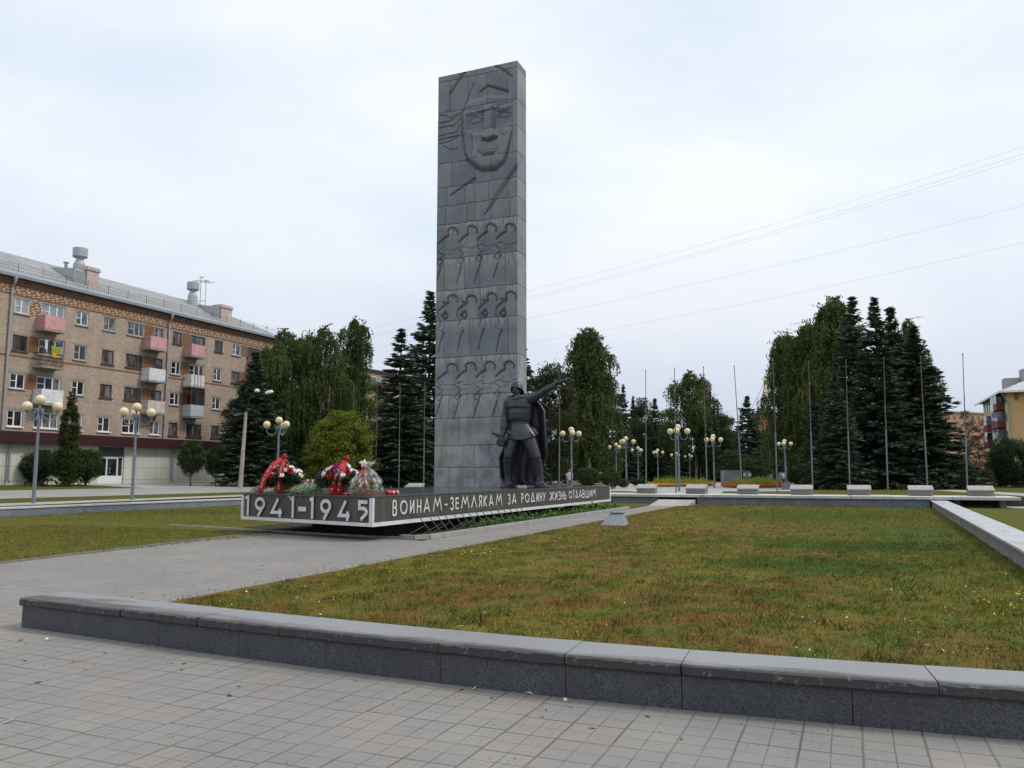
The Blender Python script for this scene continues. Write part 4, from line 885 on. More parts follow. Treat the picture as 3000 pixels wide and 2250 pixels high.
    # metal ventilators
    for px, ptop, pb in ((236, 728.5, 796), (566.5, 828.5, 902)):
        p = atX(px, ptop, FX - 4.6); y, zt = p[1], p[2]; zb = roofz(FX - 4.6) - .3; h = zt - zb; v = MB()
        k = 1.0; v.lathe([(.52, 0), (.50, h * .46), (.30, h * .62), (.30, h * .70)], 14, (FX - 4.6, y, zb)); v.lathe([(.30, h * .66), (.56, h * .70), (.62, h * .72), (.62, h), (.55, h), (.5, h * .97)], 18, (FX - 4.6, y, zb)); ch(v, 'roof_ventilator', ZINC, smooth=False)
    v = MB(); y = atX(193, 780, FX - 5.4)[1]; v.lathe([(.14, 0), (.14, .9), (.26, .92), (.2, 1.02)], 10, (FX - 5.4, y, 19.4)); ch(v, 'vent_pipe', ZINC)
    # chimneys, dormers
    for px0, px1, ptop in ((243, 284, 785), (637, 673, 896)):
        x = FX - 2.0; a = atX(px0, ptop, x); b = atX(px1, ptop, x); z0 = roofz(x) - .6; zt = (a[2] + b[2]) / 2; v = MB(); v.box(x - .75, x + .45, a[1] + .1, b[1] - .1, z0, zt - .35); v.box(x - .85, x + .55, a[1], b[1], zt - .345, zt - .12); v.box(x - .80, x + .5, a[1] + .06, b[1] - .06, zt - .118, zt); ch(v, 'chimney', BRICKW, bevel=.03)
    for ya, yb in ((atX(203, 800, FX - 2.4)[1], atX(243, 810, FX - 2.4)[1]), (atX(622, 912, FX - 2.4)[1], atX(640, 912, FX - 2.4)[1])):
        v = MB(); xf = FX - 1.7; zf = roofz(xf); v.add([(xf, ya, zf), (xf, yb, zf), (xf, yb, zf + 1.25), (xf, ya, zf + 1.25), (xf - 3.1, ya, zf + 1.62), (xf - 3.1, yb, zf + 1.62)], [(0, 1, 2, 3), (3, 2, 5, 4), (0, 3, 4), (1, 5, 2)])
        for i in range(6): v.box(xf + .005, xf + .05, ya + .1, yb - .1, zf + .2 + i * .16, zf + .27 + i * .16)
        ch(v, 'dormer', ZINC)
    # downpipes
    for y in (40.3, 55.6, 71.2):
        v = MB(); v.tube([(FX + .42, y, 16.55), (FX + .42, y, 16.1), (FX + .12, y, 15.7), (FX + .12, y, 4.86)], .085, 10); v.lathe([(.10, 0), (.17, .25), (.17, .4)], 10, (FX + .42, y, 16.15))
        for z in (6, 8.6, 11.2, 13.8): v.lathe([(.1, 0), (.1, .06)], 10, (FX + .12, y, z))
        ch(v, 'downpipe', PIPEM)
    for y in (40.9, 56.6): ch(MB().tube([(FX + .28, y, 3.98), (FX + .25, y, 1.25), (FX + .42, y, 1.1)], .085, 10), 'downpipe', GUT)
    # shopfront storey
    facade('shopfront_cladding', PANEL, FX + .06, y0, 64.95, .6, 4.1, [(48.8, 51.42, .6, 3.98)], t, L0, 1, .4)
    ch(MB().add([(FX + .05, 64.96, .5), (FX + .05, y1, .5), (FX + .05, y1, 4.4), (FX + .05, 64.96, 4.4)], [(0, 1, 2, 3)]), 'painted_dark_recess', DARKP)  # flat sheet; the darkness of a recess is put into its colour
    ch(MB().box(FX - .2, FX + .75, y0, 66.2, 4.02, 4.86), 'fascia_band', FASC); ch(MB().box(FX - .2, FX + .7, 66.21, y1, 4.1, 4.8), 'fascia_band', DARKP)
    d = MB(); xa, xb = FX - .13, FX - .06
    for a, b, za, zb in ((48.82, 51.40, 3.10, 3.17), (48.82, 48.9, .86, 3.09), (51.32, 51.40, .86, 3.09), (49.70, 49.82, .86, 3.09), (50.78, 50.9, .86, 3.09), (48.9, 49.69, .86, 1.55), (49.83, 50.77, .86, 1.55), (50.91, 51.31, .86, 1.55), (49.83, 50.77, 2.98, 3.09), (48.9, 49.69, 2.98, 3.09)): d.box(xa, xb, a, b, za, zb)
    do = ch(d, 'entrance_door', PVC); k = MB().box(xa - .02, xa + .02, 48.9, 51.32, 1.5, 3.09); k.v = [tuple(Vector(p) - L0) for p in k.v]; k.build('pane', GL_D, do)
    k = MB().tube([(xb + .02, 50.02, 1.75), (xb + .09, 50.02, 1.8), (xb + .09, 50.02, 2.15), (xb + .02, 50.02, 2.2)], .02, 8); k.v = [tuple(Vector(p) - L0) for p in k.v]; k.build('handle', PVC, do)
    ch(MB().box(FX - .14, FX - .03, 48.82, 51.4, 3.18, 3.98), 'transom_panel', M('dark_grey_panel', (.075, .08, .078), .5)); ch(MB().box(FX - .155, FX - .145, 48.81, 51.41, .6, 3.17), 'door_lobby', GL_D)
    # balconies
    PINK = M('pink_painted_sheet', (.52, .275, .265), .6, .12, 1.5, dirt=(.36, .20, .19)); WHITE = M('white_painted_sheet', (.62, .63, .64), .6, .1, 1.5, dirt=(.44, .42, .41)); BLUE = M('pale_blue_sheet', (.42, .48, .50), .6, .1, 1.5, dirt=(.33, .36, .37)); PATCH = M('patched_sheet', (.50, .47, .40), .7, .2, 2.2, dirt=(.38, .29, .17)); STREAK = M('rust_streaked_white_sheet', (.60, .60, .59), .6, .12, 1.5, dirt=(.33, .24, .20))
    SLABM = M('balcony_slab', (.27, .26, .24), .9, .25, 3, dirt=(.15, .14, .13))
    for ya, yb, z, mt, kind in ((42.5, 44.25, 13.9, PINK, 's'), (42.5, 44.3, 11.0, None, 'r'), (42.6, 44.45, 8.12, WHITE, 's'), (52.75, 54.6, 13.9, PINK, 's'), (52.75, 54.6, 11.0, WHITE, 's'), (52.8, 54.7, 8.12, PATCH, 's'), (57.6, 59.3, 13.9, PINK, 's'), (57.7, 59.4, 11.0, STREAK, 's'), (57.8, 59.5, 8.12, BLUE, 'g'), (66.4, 68.2, 13.9, PINK, 's'), (66.4, 68.2, 11.0, PINK, 's')):
        D = 1.0; zf = z - .95; xo = FX + D
        sl_ = ch(MB().box(FX - .1, xo + .06, ya - .06, yb + .06, zf - .20, zf - .06), 'balcony_slab', SLABM)
        def bal(m, nm, mm): m.v = [tuple(Vector(p) - L0) for p in m.v]; return m.build(nm, mm, sl_)
        if kind in 'sg':
            m = MB(); zt = z + .10; m.box(xo - .04, xo, ya, yb, zf - .02, zt); m.box(FX + .01, xo - .045, ya, ya + .04, zf - .02, zt); m.box(FX + .01, xo - .045, yb - .04, yb, zf - .02, zt); bal(m, 'parapet', mt)
            if mt is STREAK:
                m = MB()
                for s in (.25, .5, .72): m.bar((xo + .02, ya + (yb - ya) * s, zf), (xo + .02, ya + (yb - ya) * s, zt), .03)
                bal(m, 'rail', RUSTM)
            if kind == 'g':
                m = MB(); z2 = zf + 2.75
                for y in (ya, (ya + yb) / 2, yb): m.bar((xo - .04, y, zt), (xo - .04, y, z2), .07)
                for y in (ya, yb): m.bar((FX + .05, y, zt), (FX + .05, y, z2), .07); m.bar((FX + .05, y, z2), (xo - .04, y, z2), .07); m.bar((FX + .05, y, (zt + z2) / 2), (xo - .04, y, (zt + z2) / 2), .05)
                m.bar((xo - .04, ya, z2), (xo - .04, yb, z2), .07); bal(m, 'glazing_frame', WOOD); m = MB().box(xo - .055, xo - .045, ya, yb, zt, z2 - .05); bal(m, 'pane', GL_D)
        else:
            m = MB()
            for y in np.arange(ya, yb + .01, .15): m.bar((xo - .02, y, zf), (xo - .02, y, z + .05), .022)
            for x in np.arange(FX + .1, xo, .15):
                for y in (ya, yb): m.bar((x, y, zf), (x, y, z + .05), .022)
            for p, q in (((xo - .02, ya), (xo - .02, yb)), ((FX, ya), (xo - .02, ya)), ((FX, yb), (xo - .02, yb))): m.bar((*p, z + .06), (*q, z + .06), .05); m.bar((*p, zf + .08), (*q, zf + .08), .04)
            for y in (ya, yb): m.bar((xo - .02, y, z + .06), (xo - .02, y, z + 1.15), .04); m.bar((FX, y, z + 1.13), (xo - .02, y, z + 1.13), .035)
            m.bar((xo - .02, ya, z + 1.13), (xo - .02, yb, z + 1.13), .035); bal(m, 'railing', RUSTM)
    # roof aerial
    v = MB(); x = FX - 5.0; a = atX(586, 890, x)[1]; b = atX(601, 890, x)[1]; zb = 19.5
    v.bar((x, a, zb), (x, a, 22.6), .06); v.bar((x, b, zb), (x, b, 22.4), .05); v.bar((x, a - .9, 22.0), (x, b + .3, 22.3), .06); v.bar((x, a - .3, 19.95), (x, b, 20.2), .08)
    for k in range(5): v.bar((x - .5, a - .7 + k * .55, 22.1 + k * .06), (x + .5, a - .7 + k * .55, 22.1 + k * .06), .04)
    v.bar((x, a - .2, 22.6), (x, a + .35, 22.65), .1); v.bar((x, b - .2, 22.4), (x, b + .4, 22.45), .1); ch(v, 'roof_aerial', ZINC)
    return t
build_apartment()
# washing on the open balcony
LAUN = [('white_towel', 'white patterned towel on the washing line of the railed balcony', (.62, .62, .66), 42.75, 43.0, 11.25, 12.05), ('dark_trousers', 'dark trousers on the washing line beside a white towel', (.02, .02, .03), 43.15, 43.42, 11.3, 12.05), ('green_blanket', 'yellow green blanket hanging on the railed balcony', (.22, .26, .03), 43.1, 44.0, 10.95, 11.6), ('orange_cloth', 'small orange cloth over the rail of the washing balcony', (.62, .24, .02), 43.2, 43.7, 10.7, 11.06), ('blue_shirt', 'small bright blue shirt at the end of the washing line', (.03, .06, .42), 44.0, 44.2, 11.7, 12.05)]
for i, (nm, lb, cc, a, b, z0, z1) in enumerate(LAUN):
    m = MB(); nu, nv = 9, 7; x0 = FX + 1.03 + i * .012 if 'orange' in nm or 'green' in nm else FX + .8 + i * .02
    for j in range(nv):
        for i_ in range(nu): u = i_ / (nu - 1); v = j / (nv - 1); m.v.append((.035 * math.sin(u * 11 + v * 2) * (.4 + .6 * v), (u - .5) * (b - a) * (1 - .08 * v), -v * (z1 - z0) + .03 * math.sin(u * 9)))
    m.f = [(j * nu + k, j * nu + k + 1, (j + 1) * nu + k + 1, (j + 1) * nu + k) for j in range(nv - 1) for k in range(nu - 1)]
    o = m.build(nm, M(nm + '_cloth', cc, .85, .15, 9), None, True, loc=(x0, (a + b) / 2, z1)); so = o.modifiers.new('cloth', 'SOLIDIFY'); so.thickness = .012; tag(o, lb, 'laundry', 'washing on the balcony', 'thing')

# ================================================================== other buildings, far away
def far_block(name, label, p, q, depth, z0, z1, wall, roofm, floors, per, wmat, gl, flat=False, side=None):
    """block whose visible front runs from p to q (plan), `depth` deep behind it"""
    p, q = Vector(p), Vector(q); L = (q - p).length; d = (q - p).normalized(); rz = math.atan2(d.y, d.x)
    t = thing(name, label, 'building', (p.x, p.y, z0), rz); H = z1 - z0
    MB().box(0, L, 0, depth, -1, H).build('wall', wall, t)
    if flat: MB().box(-.3, L + .3, -.3, depth + .3, H, H + .5).build('roof', roofm, t)
    else:
        h = depth * .22; MB().add([(-.6, -.6, H - .1), (L + .6, -.6, H - .1), (L + .6, depth + .6, H - .1), (-.6, depth + .6, H - .1), (depth * .5, depth / 2, H + h), (L - depth * .5, depth / 2, H + h)], [(0, 1, 5, 4), (1, 2, 5), (2, 3, 4, 5), (3, 0, 4), (0, 3, 2, 1)]).build('roof', roofm, t)
    fh = H / floors
    for f in range(floors):
        for i in range(per):
            x = L * (i + .5) / per; w = min(.75, L / per * .32); z = f * fh + fh * .32
            m = MB().box(x - w, x + w, -.10, .12, z, z + fh * .5); w_ = m.build('window', wmat, t); MB().box(x - w + .1, x + w - .1, -.13, -.105, z + .1, z + fh * .5 - .1).build('pane', gl, w_)
    return t
YEL = M('ochre_plaster', (.55, .36, .17), .9, .1, .6); YEL2 = M('pale_yellow_plaster', (.56, .48, .29), .9, .1, .6); REDB = M('oxblood_balcony', (.16, .025, .03), .6, .15)
def build_yellow():
    D = 138.0; cp = atD(2957, D); X = cp[0]; e = atX(2884, 1250, X); y1 = e[1]; zt = EYE + (1392 - 1144) / FOC * D; z0 = .47
    t = thing('yellow_building', 'ochre plastered five storey building with balconies at the right edge', 'building', (X, cp[1], z0)); L0 = Vector(t.location); H = zt - z0; Ly = y1 - cp[1]
    m = MB().add([(0, 0, -1), (0, Ly, -1), (0, Ly, H), (0, 0, H)], [(0, 1, 2, 3)]); m.build('side_wall', YEL2, t); MB().box(.01, 30, 0, Ly, -1, H).build('wall', YEL, t)
    RF = mat_roof('pale_metal_roof', (.40, .44, .47)); m = MB().add([(-1.2, -1.2, H - .15), (31, -1.2, H - .15), (31, Ly + 1, H - .15), (-1.2, Ly + 1, H - .15), (7, 7, H + 3.6), (25, 7, H + 3.6), (25, Ly - 6, H + 3.6), (7, Ly - 6, H + 3.6)], [(0, 1, 5, 4), (1, 2, 6, 5), (2, 3, 7, 6), (3, 0, 4, 7), (4, 5, 6, 7)]); m.build('roof', RF, t)
    m = MB(); m.box(-1.25, 31, -1.3, -1.2, H - .45, H - .1); m.box(-1.35, -1.25, -1.3, Ly + 1, H - .45, H - .1); m.build('eave', PVC, t)
    for a, b, y0, h in ((2.0, 4.5, 4.0, 3.6), (4.6, 8.5, 2.0, 5.0)): MB().box(a, b, y0 + 10, y0 + 13, H - .2, H + h).build('chimney', M('grey_plaster_chimney', (.34, .32, .29), .9, .2), t)
    nf = 5; fh = H / nf; n = 9
    for f in range(nf):
        for i in range(n):
            y = Ly * (i + .5) / n; z = f * fh + fh * .30
            if i in (1, 2) and 1 <= f <= 4 or i == 5 and f in (2, 3):
                b = MB().box(-1.3, -.02, y - 1.7, y + 1.7, z - fh * .30, z + fh * .08).build('balcony', REDB if (i + f) % 3 else PVC, t); MB().box(-1.25, -.02, y - 1.65, y + 1.65, z + fh * .081, z + fh * .62).build('pane', GL_D if (i + f) % 2 else GL_C, b)
            else: w_ = MB().box(-.06, .05, y - .65, y + .65, z, z + fh * .52).build('window', WOODP, t); MB().box(-.09, -.065, y - .5, y + .5, z + .1, z + fh * .52 - .1).build('pane', GL_C, w_)
    m = MB()
    for i in range(4): m.box(1.2 + i * 3.2, 1.6 + i * 3.2, -.5, -.02, H - 1.6, H - .5)
    m.build('eave_bracket', M('brown_bracket', (.2, .1, .05), .8), t); MB().tube([(-1.1, -1.1, H - .4), (.2, -.15, H - 2.2), (.2, -.15, 0)], .09, 8).build('downpipe', PIPEM, t)
    MB().add([(9, -2.6, 7.5), (20, -2.6, 7.5), (20, 0, 9.2), (9, 0, 9.2)], [(0, 1, 2, 3)]).build('porch_roof', REDB, t)
build_yellow()
ORB = M('orange_brick_far', (.50, .25, .16), .9, .12, .5)
far_block('apartment_tower', 'distant orange and cream apartment block beyond the trees at the right', atD(2735, 250), atD(2895, 262), 14, 0, EYE + (1392 - 1207) / FOC * 250, ORB, M('grey_flat_roof', (.25, .22, .2)), 7, 9, YEL2, GL_C, True)
far_block('apartment_tower', 'sliver of distant red brown brick block between the crane and the birches', atD(2228, 240), atD(2272, 240), 12, 0, EYE + (1392 - 1213) / FOC * 240, M('red_brick_far', (.38, .14, .08), .9, .12, .5), M('dark_flat_roof', (.15, .12, .1)), 6, 4, WOODP, GL_C, True)
far_block('apartment_block', 'dull pink brick block with a dark roof edge behind the trees left of the stele', atD(1045, 132), atD(1260, 150), 12, .47, EYE + (1392 - 1090) / FOC * 135, M('dull_pink_brick', (.36, .25, .20), .9, .15, .8), M('dark_roofing', (.03, .025, .025), .8), 5, 8, PVC, GL_C, True)
# ================================================================== trees and shrubs
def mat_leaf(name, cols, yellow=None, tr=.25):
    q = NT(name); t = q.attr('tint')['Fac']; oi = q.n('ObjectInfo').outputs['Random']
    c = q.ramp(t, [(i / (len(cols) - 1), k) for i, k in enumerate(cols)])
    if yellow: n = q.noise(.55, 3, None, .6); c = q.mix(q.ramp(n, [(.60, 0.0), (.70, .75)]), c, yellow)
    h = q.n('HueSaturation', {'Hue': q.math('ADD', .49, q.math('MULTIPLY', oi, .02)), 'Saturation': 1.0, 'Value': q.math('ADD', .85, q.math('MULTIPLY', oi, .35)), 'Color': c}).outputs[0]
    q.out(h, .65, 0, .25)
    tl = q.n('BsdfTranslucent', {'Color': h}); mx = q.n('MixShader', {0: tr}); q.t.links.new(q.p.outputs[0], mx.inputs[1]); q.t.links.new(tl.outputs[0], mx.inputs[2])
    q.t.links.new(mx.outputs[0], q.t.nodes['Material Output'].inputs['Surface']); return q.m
L_SPR = mat_leaf('spruce_needles', [(.016, .030, .016), (.040, .068, .038), (.084, .122, .084)], (.070, .046, .022), .05)
L_BIR = mat_leaf('birch_leaves', [(.028, .046, .013), (.066, .102, .027), (.122, .160, .042)], (.20, .14, .02))
L_DEC = mat_leaf('green_leaves', [(.018, .034, .010), (.040, .072, .018), (.078, .118, .030)], (.11, .095, .025))
L_DARK = mat_leaf('dark_green_leaves', [(.014, .028, .011), (.032, .060, .020), (.064, .102, .034)])
L_LIME = mat_leaf('yellow_green_leaves', [(.09, .13, .014), (.155, .20, .02), (.24, .275, .028)], (.21, .20, .02), .35)
L_OLIVE = mat_leaf('olive_autumn_leaves', [(.045, .048, .014), (.10, .098, .025), (.17, .14, .03)], (.18, .11, .02))
L_RUST = mat_leaf('autumn_turning_leaves', [(.022, .034, .012), (.05, .065, .02), (.09, .09, .026)], (.19, .055, .018))
L_BROWN = mat_leaf('sparse_brown_leaves', [(.075, .045, .025), (.13, .085, .045), (.15, .11, .05)])
BARK = M('brown_bark', (.065, .052, .042), .95, .3, 6, .5, 20); BARKB = M('birch_bark', (.48, .46, .43), .8, .2, 3, .2, 20, dirt=(.05, .045, .04))

def quads(C, U, Vv, tint):
    """leaf quads from centres and half vectors"""
    n = len(C); V = np.stack([C - U - Vv, C + U - Vv, C + U + Vv, C - U + Vv], 1).reshape(-1, 3); return V, np.arange(4 * n).reshape(-1, 4), np.repeat(tint, 4)
def kites(C, A, B, tint):
    """pointed leaves: tip, side, base, side"""
    n = len(C); V = np.stack([C - A, C - A * .1 + B, C + A, C - A * .1 - B], 1).reshape(-1, 3); return V, np.arange(4 * n).reshape(-1, 4), np.repeat(tint, 4)
def rdir(rng, n):
    v = rng.normal(size=(n, 3)); return v / np.linalg.norm(v, axis=1, keepdims=True)
def spruce_crown(H, Rr, seed, lev=46, dens=1.0, low=.05):
    rng = np.random.default_rng(seed); C = []; A = []; B = []; T = []
    zs_ = np.linspace(low * H, H * .985, lev) + rng.normal(0, .28, lev) * H / lev
    for z in zs_:
        u = z / H; Rz = Rr * (1 - u) ** .92 * (.82 + .4 * rng.random()) * (1 - .35 * max(0, (u - .72) / .28)) + .035 * Rr; nb = max(6, int((11 + 8 * (1 - u)) * (1 if u < .9 else .8)))
        for b in range(nb):
            a = rng.uniform(0, 6.283); L = Rz * rng.uniform(.62, 1.18); dr = rng.uniform(.18, .42) * (1 - .9 * u); rise = rng.uniform(-.08, .25) + .35 * u * u + 1.1 * max(0, u - .7) / .3 * rng.uniform(.4, 1.2)
            k = max(6, int(L * 13 * dens)); s = np.sqrt(rng.uniform(.02, 1, k)); w = rng.normal(0, .11, k) * L * (.35 + s * .5)
            d = np.array([math.cos(a), math.sin(a)]); nrm = np.array([-d[1], d[0]]); x = s * L
            zz = z + x * rise - dr * x * (s ** 1.1) + .22 * L * np.maximum(0, s - .75) * 1.2 + rng.normal(0, .05, k) - np.abs(w) * .25
            P = np.stack([d[0] * x + nrm[0] * w, d[1] * x + nrm[1] * w, zz], 1); C.append(P)
            ln = rng.uniform(.16, .34, k) * (H / 16) ** .5; sg = np.sign(w + 1e-6); ln = ln * 1.12
            dirs = np.stack([d[0] * .8 + nrm[0] * sg * .6, d[1] * .8 + nrm[1] * sg * .6, -.30 + .5 * s - .3 * rng.random(k)], 1); dirs /= np.linalg.norm(dirs, axis=1, keepdims=True)
            A.append(dirs * ln[:, None]); side = np.cross(dirs, rdir(rng, k)); side /= np.linalg.norm(side, axis=1, keepdims=True) + 1e-6; B.append(side * (ln * .30)[:, None])
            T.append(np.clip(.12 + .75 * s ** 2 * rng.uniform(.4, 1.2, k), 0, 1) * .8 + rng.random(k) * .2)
    return kites(np.concatenate(C), np.concatenate(A), np.concatenate(B), np.concatenate(T))
def birch_crown(H, Rr, seed, n=2000, low=.08, prof=((.1, .7), (.35, 1.0), (.6, .95), (.8, .7), (1.0, .12)), leaf=.10, lob=26):
    """drooping strands of small leaves hung from many small domes spread through the crown"""
    rng = np.random.default_rng(seed); C = []; T = []; zs_, rs_ = zip(*prof); domes = []
    for i in range(lob):
        z = low + .12 + (.97 - low - .12) * ((i + rng.random()) / lob); rr = np.interp(z, zs_, rs_) * Rr; a = i * 2.4 + rng.normal(0, .5); f = math.sqrt(rng.uniform(.15, 1.0)); k = rng.uniform(.26, .46) * Rr * (1.15 - .6 * max(0, z - .6) / .4)
        domes.append((math.cos(a) * f * rr * .78, math.sin(a) * f * rr * .78, z * H, k, rng.uniform(-.14, .16)))
    for i in range(n):
        x, y, z, k, tn = domes[rng.integers(len(domes))]; v = rdir(rng, 1)[0]; v[2] = abs(v[2]) - .25; v *= rng.uniform(.35, 1.12) ** .6
        p = np.array([x + v[0] * k, y + v[1] * k, z + v[2] * k * .75]); L = rng.gamma(3.0, .42) * (H / 15); L = min(L, max(.15, p[2] - low * H * rng.uniform(.4, 1))); m = int(L / .085) + 3; s = np.arange(m) / m
        o = np.array([v[0], v[1]]) * rng.uniform(.1, .55); sw = rng.normal(0, .12, 2)
        q = p[None] + np.stack([o[0] * np.minimum(s * 2.5, 1) + sw[0] * s, o[1] * np.minimum(s * 2.5, 1) + sw[1] * s, .22 * np.sin(np.minimum(s * 4, 1) * 3.1) - s * L], 1) + rng.normal(0, .05, (m, 3)); C.append(q); T.append(np.clip(.26 + tn + .25 * rng.random() + .22 * max(0, v[2]) + rng.normal(0, .16, m), 0, 1))
    for i in range(n // 22):                                          # bare-ish twigs that stick out of the outline
        x, y, z, k, tn = domes[rng.integers(lob // 2, lob)]; L = rng.uniform(.5, 1.3) * H / 15; m = 9; s = np.arange(m) / m; d = rng.normal(0, .35, 2); q = np.array([x, y, z + k * .5])[None] + np.stack([d[0] * s * L * 1.6, d[1] * s * L * 1.6, s * L * 1.1 - .5 * s ** 2 * L], 1); C.append(q + rng.normal(0, .03, q.shape)); T.append(np.full(m, .5))
    C = np.concatenate(C); T = np.concatenate(T); C = C[C[:, 2] < H * 1.02] if False else C; C[:, 2] = np.minimum(C[:, 2], H * 1.0); k = len(C); a = rng.normal(0, .45, (k, 3)); a[:, 2] -= 1; a /= np.linalg.norm(a, axis=1, keepdims=True); ln = rng.uniform(.7, 1.4, k) * leaf
    b = np.cross(a, rdir(rng, k)); b /= np.linalg.norm(b, axis=1, keepdims=True) + 1e-6; return kites(C, a * ln[:, None], b * (ln * .52)[:, None], T)
def leaf_crown(H, Rr, seed, n=9000, low=.2, clumps=46, leaf=.10, top=.5, shape='ovoid', gap=1.0, crad=None, flat=.85):
    rng = np.random.default_rng(seed); cc = []; 
    while len(cc) < clumps:
        v = rdir(rng, 1)[0] * rng.uniform(.30, 1.0) ** .4; z = .5 * (v[2] + 1); zc = low + (1 - low) * z
        r_ = {'ovoid': math.sqrt(max(0.05, 1 - (2 * z - .9) ** 2 * .85)), 'cone': (1.08 - z) ** .75, 'ball': math.sqrt(max(.05, 1 - (2 * z - 1) ** 2)), 'dome': min(1, .78 + z) * math.sqrt(max(.02, 1 - z ** 2.1)), 'vase': .45 + .6 * z * (1.25 - z), 'column': min(1, 3.2 * (1.03 - z)) * (.8 + .2 * min(1, z * 5))}[shape]
        rad = math.hypot(v[0], v[1]); sc = r_ * (rad ** .5) / (rad + 1e-6); cc.append((v[0] * sc * Rr * .86, v[1] * sc * Rr * .86, zc * H, rng.uniform(.16, .34) * (crad or min(Rr, H * .5)) * gap, rng.random()))
    cc = np.array(cc); idx = rng.integers(0, clumps, n); d = rdir(rng, n) * (rng.uniform(.25, 1, n) ** .45 * np.where(rng.random(n) < .16, rng.uniform(1.1, 1.75, n), 1))[:, None]; C = cc[idx, :3] + d * cc[idx, 3:4] * np.array([1.25, 1.25, flat]); keep = C[:, 2] < H; C = C[keep]; d = d[keep]; idx = idx[keep]; n = len(C)
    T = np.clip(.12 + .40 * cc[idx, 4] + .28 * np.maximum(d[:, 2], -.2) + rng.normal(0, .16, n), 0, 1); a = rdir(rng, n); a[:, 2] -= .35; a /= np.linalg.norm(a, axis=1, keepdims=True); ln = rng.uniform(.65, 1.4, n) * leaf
    b = np.cross(a, rdir(rng, n)); b /= np.linalg.norm(b, axis=1, keepdims=True) + 1e-6; return kites(C, a * ln[:, None], b * (ln * .55)[:, None], T), cc
def trunk_mesh(H, r, cc=None, seed=0, top=.9, lean=0.0, nl=9, forks=0):
    rg = random.Random(seed); m = MB()
    def P(z): return Vector((lean * z + .06 * math.sin(z * .9 + seed), .05 * math.cos(z * .8 + seed), z))
    k = 8; m.tube([P(H * top * i / k) for i in range(k + 1)], [r * (1.25 if i == 0 else 1 - .86 * i / k) for i in range(k + 1)], 8)
    if cc is not None:
        for c in cc[:nl]:
            z0 = max(.1 * H, c[2] * rg.uniform(.45, .7)); p = P(z0); q = Vector(c[:3]); md = p.lerp(q, .5) + Vector((0, 0, .06 * H)); rr = r * .35; m.tube([p, md, q], [rr, rr * .6, rr * .2], 6, cap=False)
    return m
PROTO = {}
def proto(key, name, leafm, bark, crown, H, r, **tk):
    t = thing(name, 'x', 'tree'); cc = None
    if isinstance(crown[0], tuple): crown, cc = crown
    V, F, T = crown; tris('crown', V, F, leafm, T, t)
    if bark is not None: trunk_mesh(H, r, cc, **tk).build('trunk', bark, t, smooth=True)
    PROTO[key] = [t, H, 0]; return t
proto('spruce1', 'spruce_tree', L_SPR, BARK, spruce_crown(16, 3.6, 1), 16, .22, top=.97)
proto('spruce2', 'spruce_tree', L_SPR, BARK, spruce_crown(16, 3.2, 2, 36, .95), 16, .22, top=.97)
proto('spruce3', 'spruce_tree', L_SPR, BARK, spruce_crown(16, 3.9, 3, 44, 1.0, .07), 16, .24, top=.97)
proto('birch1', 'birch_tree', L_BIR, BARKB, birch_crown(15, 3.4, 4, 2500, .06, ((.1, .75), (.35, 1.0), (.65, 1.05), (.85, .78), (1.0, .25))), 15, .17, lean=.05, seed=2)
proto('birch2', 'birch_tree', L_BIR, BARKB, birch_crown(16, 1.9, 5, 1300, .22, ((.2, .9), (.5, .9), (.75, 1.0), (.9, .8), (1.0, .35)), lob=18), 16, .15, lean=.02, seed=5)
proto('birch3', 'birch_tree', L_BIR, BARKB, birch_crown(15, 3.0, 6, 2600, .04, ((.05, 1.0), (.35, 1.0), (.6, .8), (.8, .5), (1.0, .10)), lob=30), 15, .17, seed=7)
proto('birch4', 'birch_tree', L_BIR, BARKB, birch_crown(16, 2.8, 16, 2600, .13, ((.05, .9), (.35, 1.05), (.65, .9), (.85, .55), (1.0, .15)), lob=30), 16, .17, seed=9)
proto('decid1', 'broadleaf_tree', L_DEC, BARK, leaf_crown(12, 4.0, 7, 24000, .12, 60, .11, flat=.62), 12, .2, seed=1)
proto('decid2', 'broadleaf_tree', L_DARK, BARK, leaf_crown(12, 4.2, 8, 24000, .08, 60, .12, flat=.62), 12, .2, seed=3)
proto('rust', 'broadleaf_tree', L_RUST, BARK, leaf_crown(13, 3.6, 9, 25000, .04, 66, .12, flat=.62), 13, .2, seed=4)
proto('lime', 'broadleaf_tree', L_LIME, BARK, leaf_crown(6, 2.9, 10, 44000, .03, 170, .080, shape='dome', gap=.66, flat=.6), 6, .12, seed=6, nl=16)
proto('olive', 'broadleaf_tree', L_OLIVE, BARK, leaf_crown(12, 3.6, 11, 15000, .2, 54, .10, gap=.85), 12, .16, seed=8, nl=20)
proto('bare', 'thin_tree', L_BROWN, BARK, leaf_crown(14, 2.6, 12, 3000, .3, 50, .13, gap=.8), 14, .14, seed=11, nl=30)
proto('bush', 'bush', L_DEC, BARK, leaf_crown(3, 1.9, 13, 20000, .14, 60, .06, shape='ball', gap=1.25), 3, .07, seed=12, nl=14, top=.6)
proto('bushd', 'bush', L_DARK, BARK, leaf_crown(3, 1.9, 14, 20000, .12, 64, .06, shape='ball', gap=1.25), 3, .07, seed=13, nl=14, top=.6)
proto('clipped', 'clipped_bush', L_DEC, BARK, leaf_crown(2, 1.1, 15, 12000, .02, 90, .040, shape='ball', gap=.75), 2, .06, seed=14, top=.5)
proto('thuja', 'thuja_column', mat_leaf('thuja_foliage', [(.018, .030, .008), (.045, .062, .014), (.085, .095, .022)], (.10, .058, .02)), BARK, leaf_crown(6, .50, 17, 34000, .0, 170, .045, shape='column', gap=1.7), 6, .07, seed=15, top=.8)
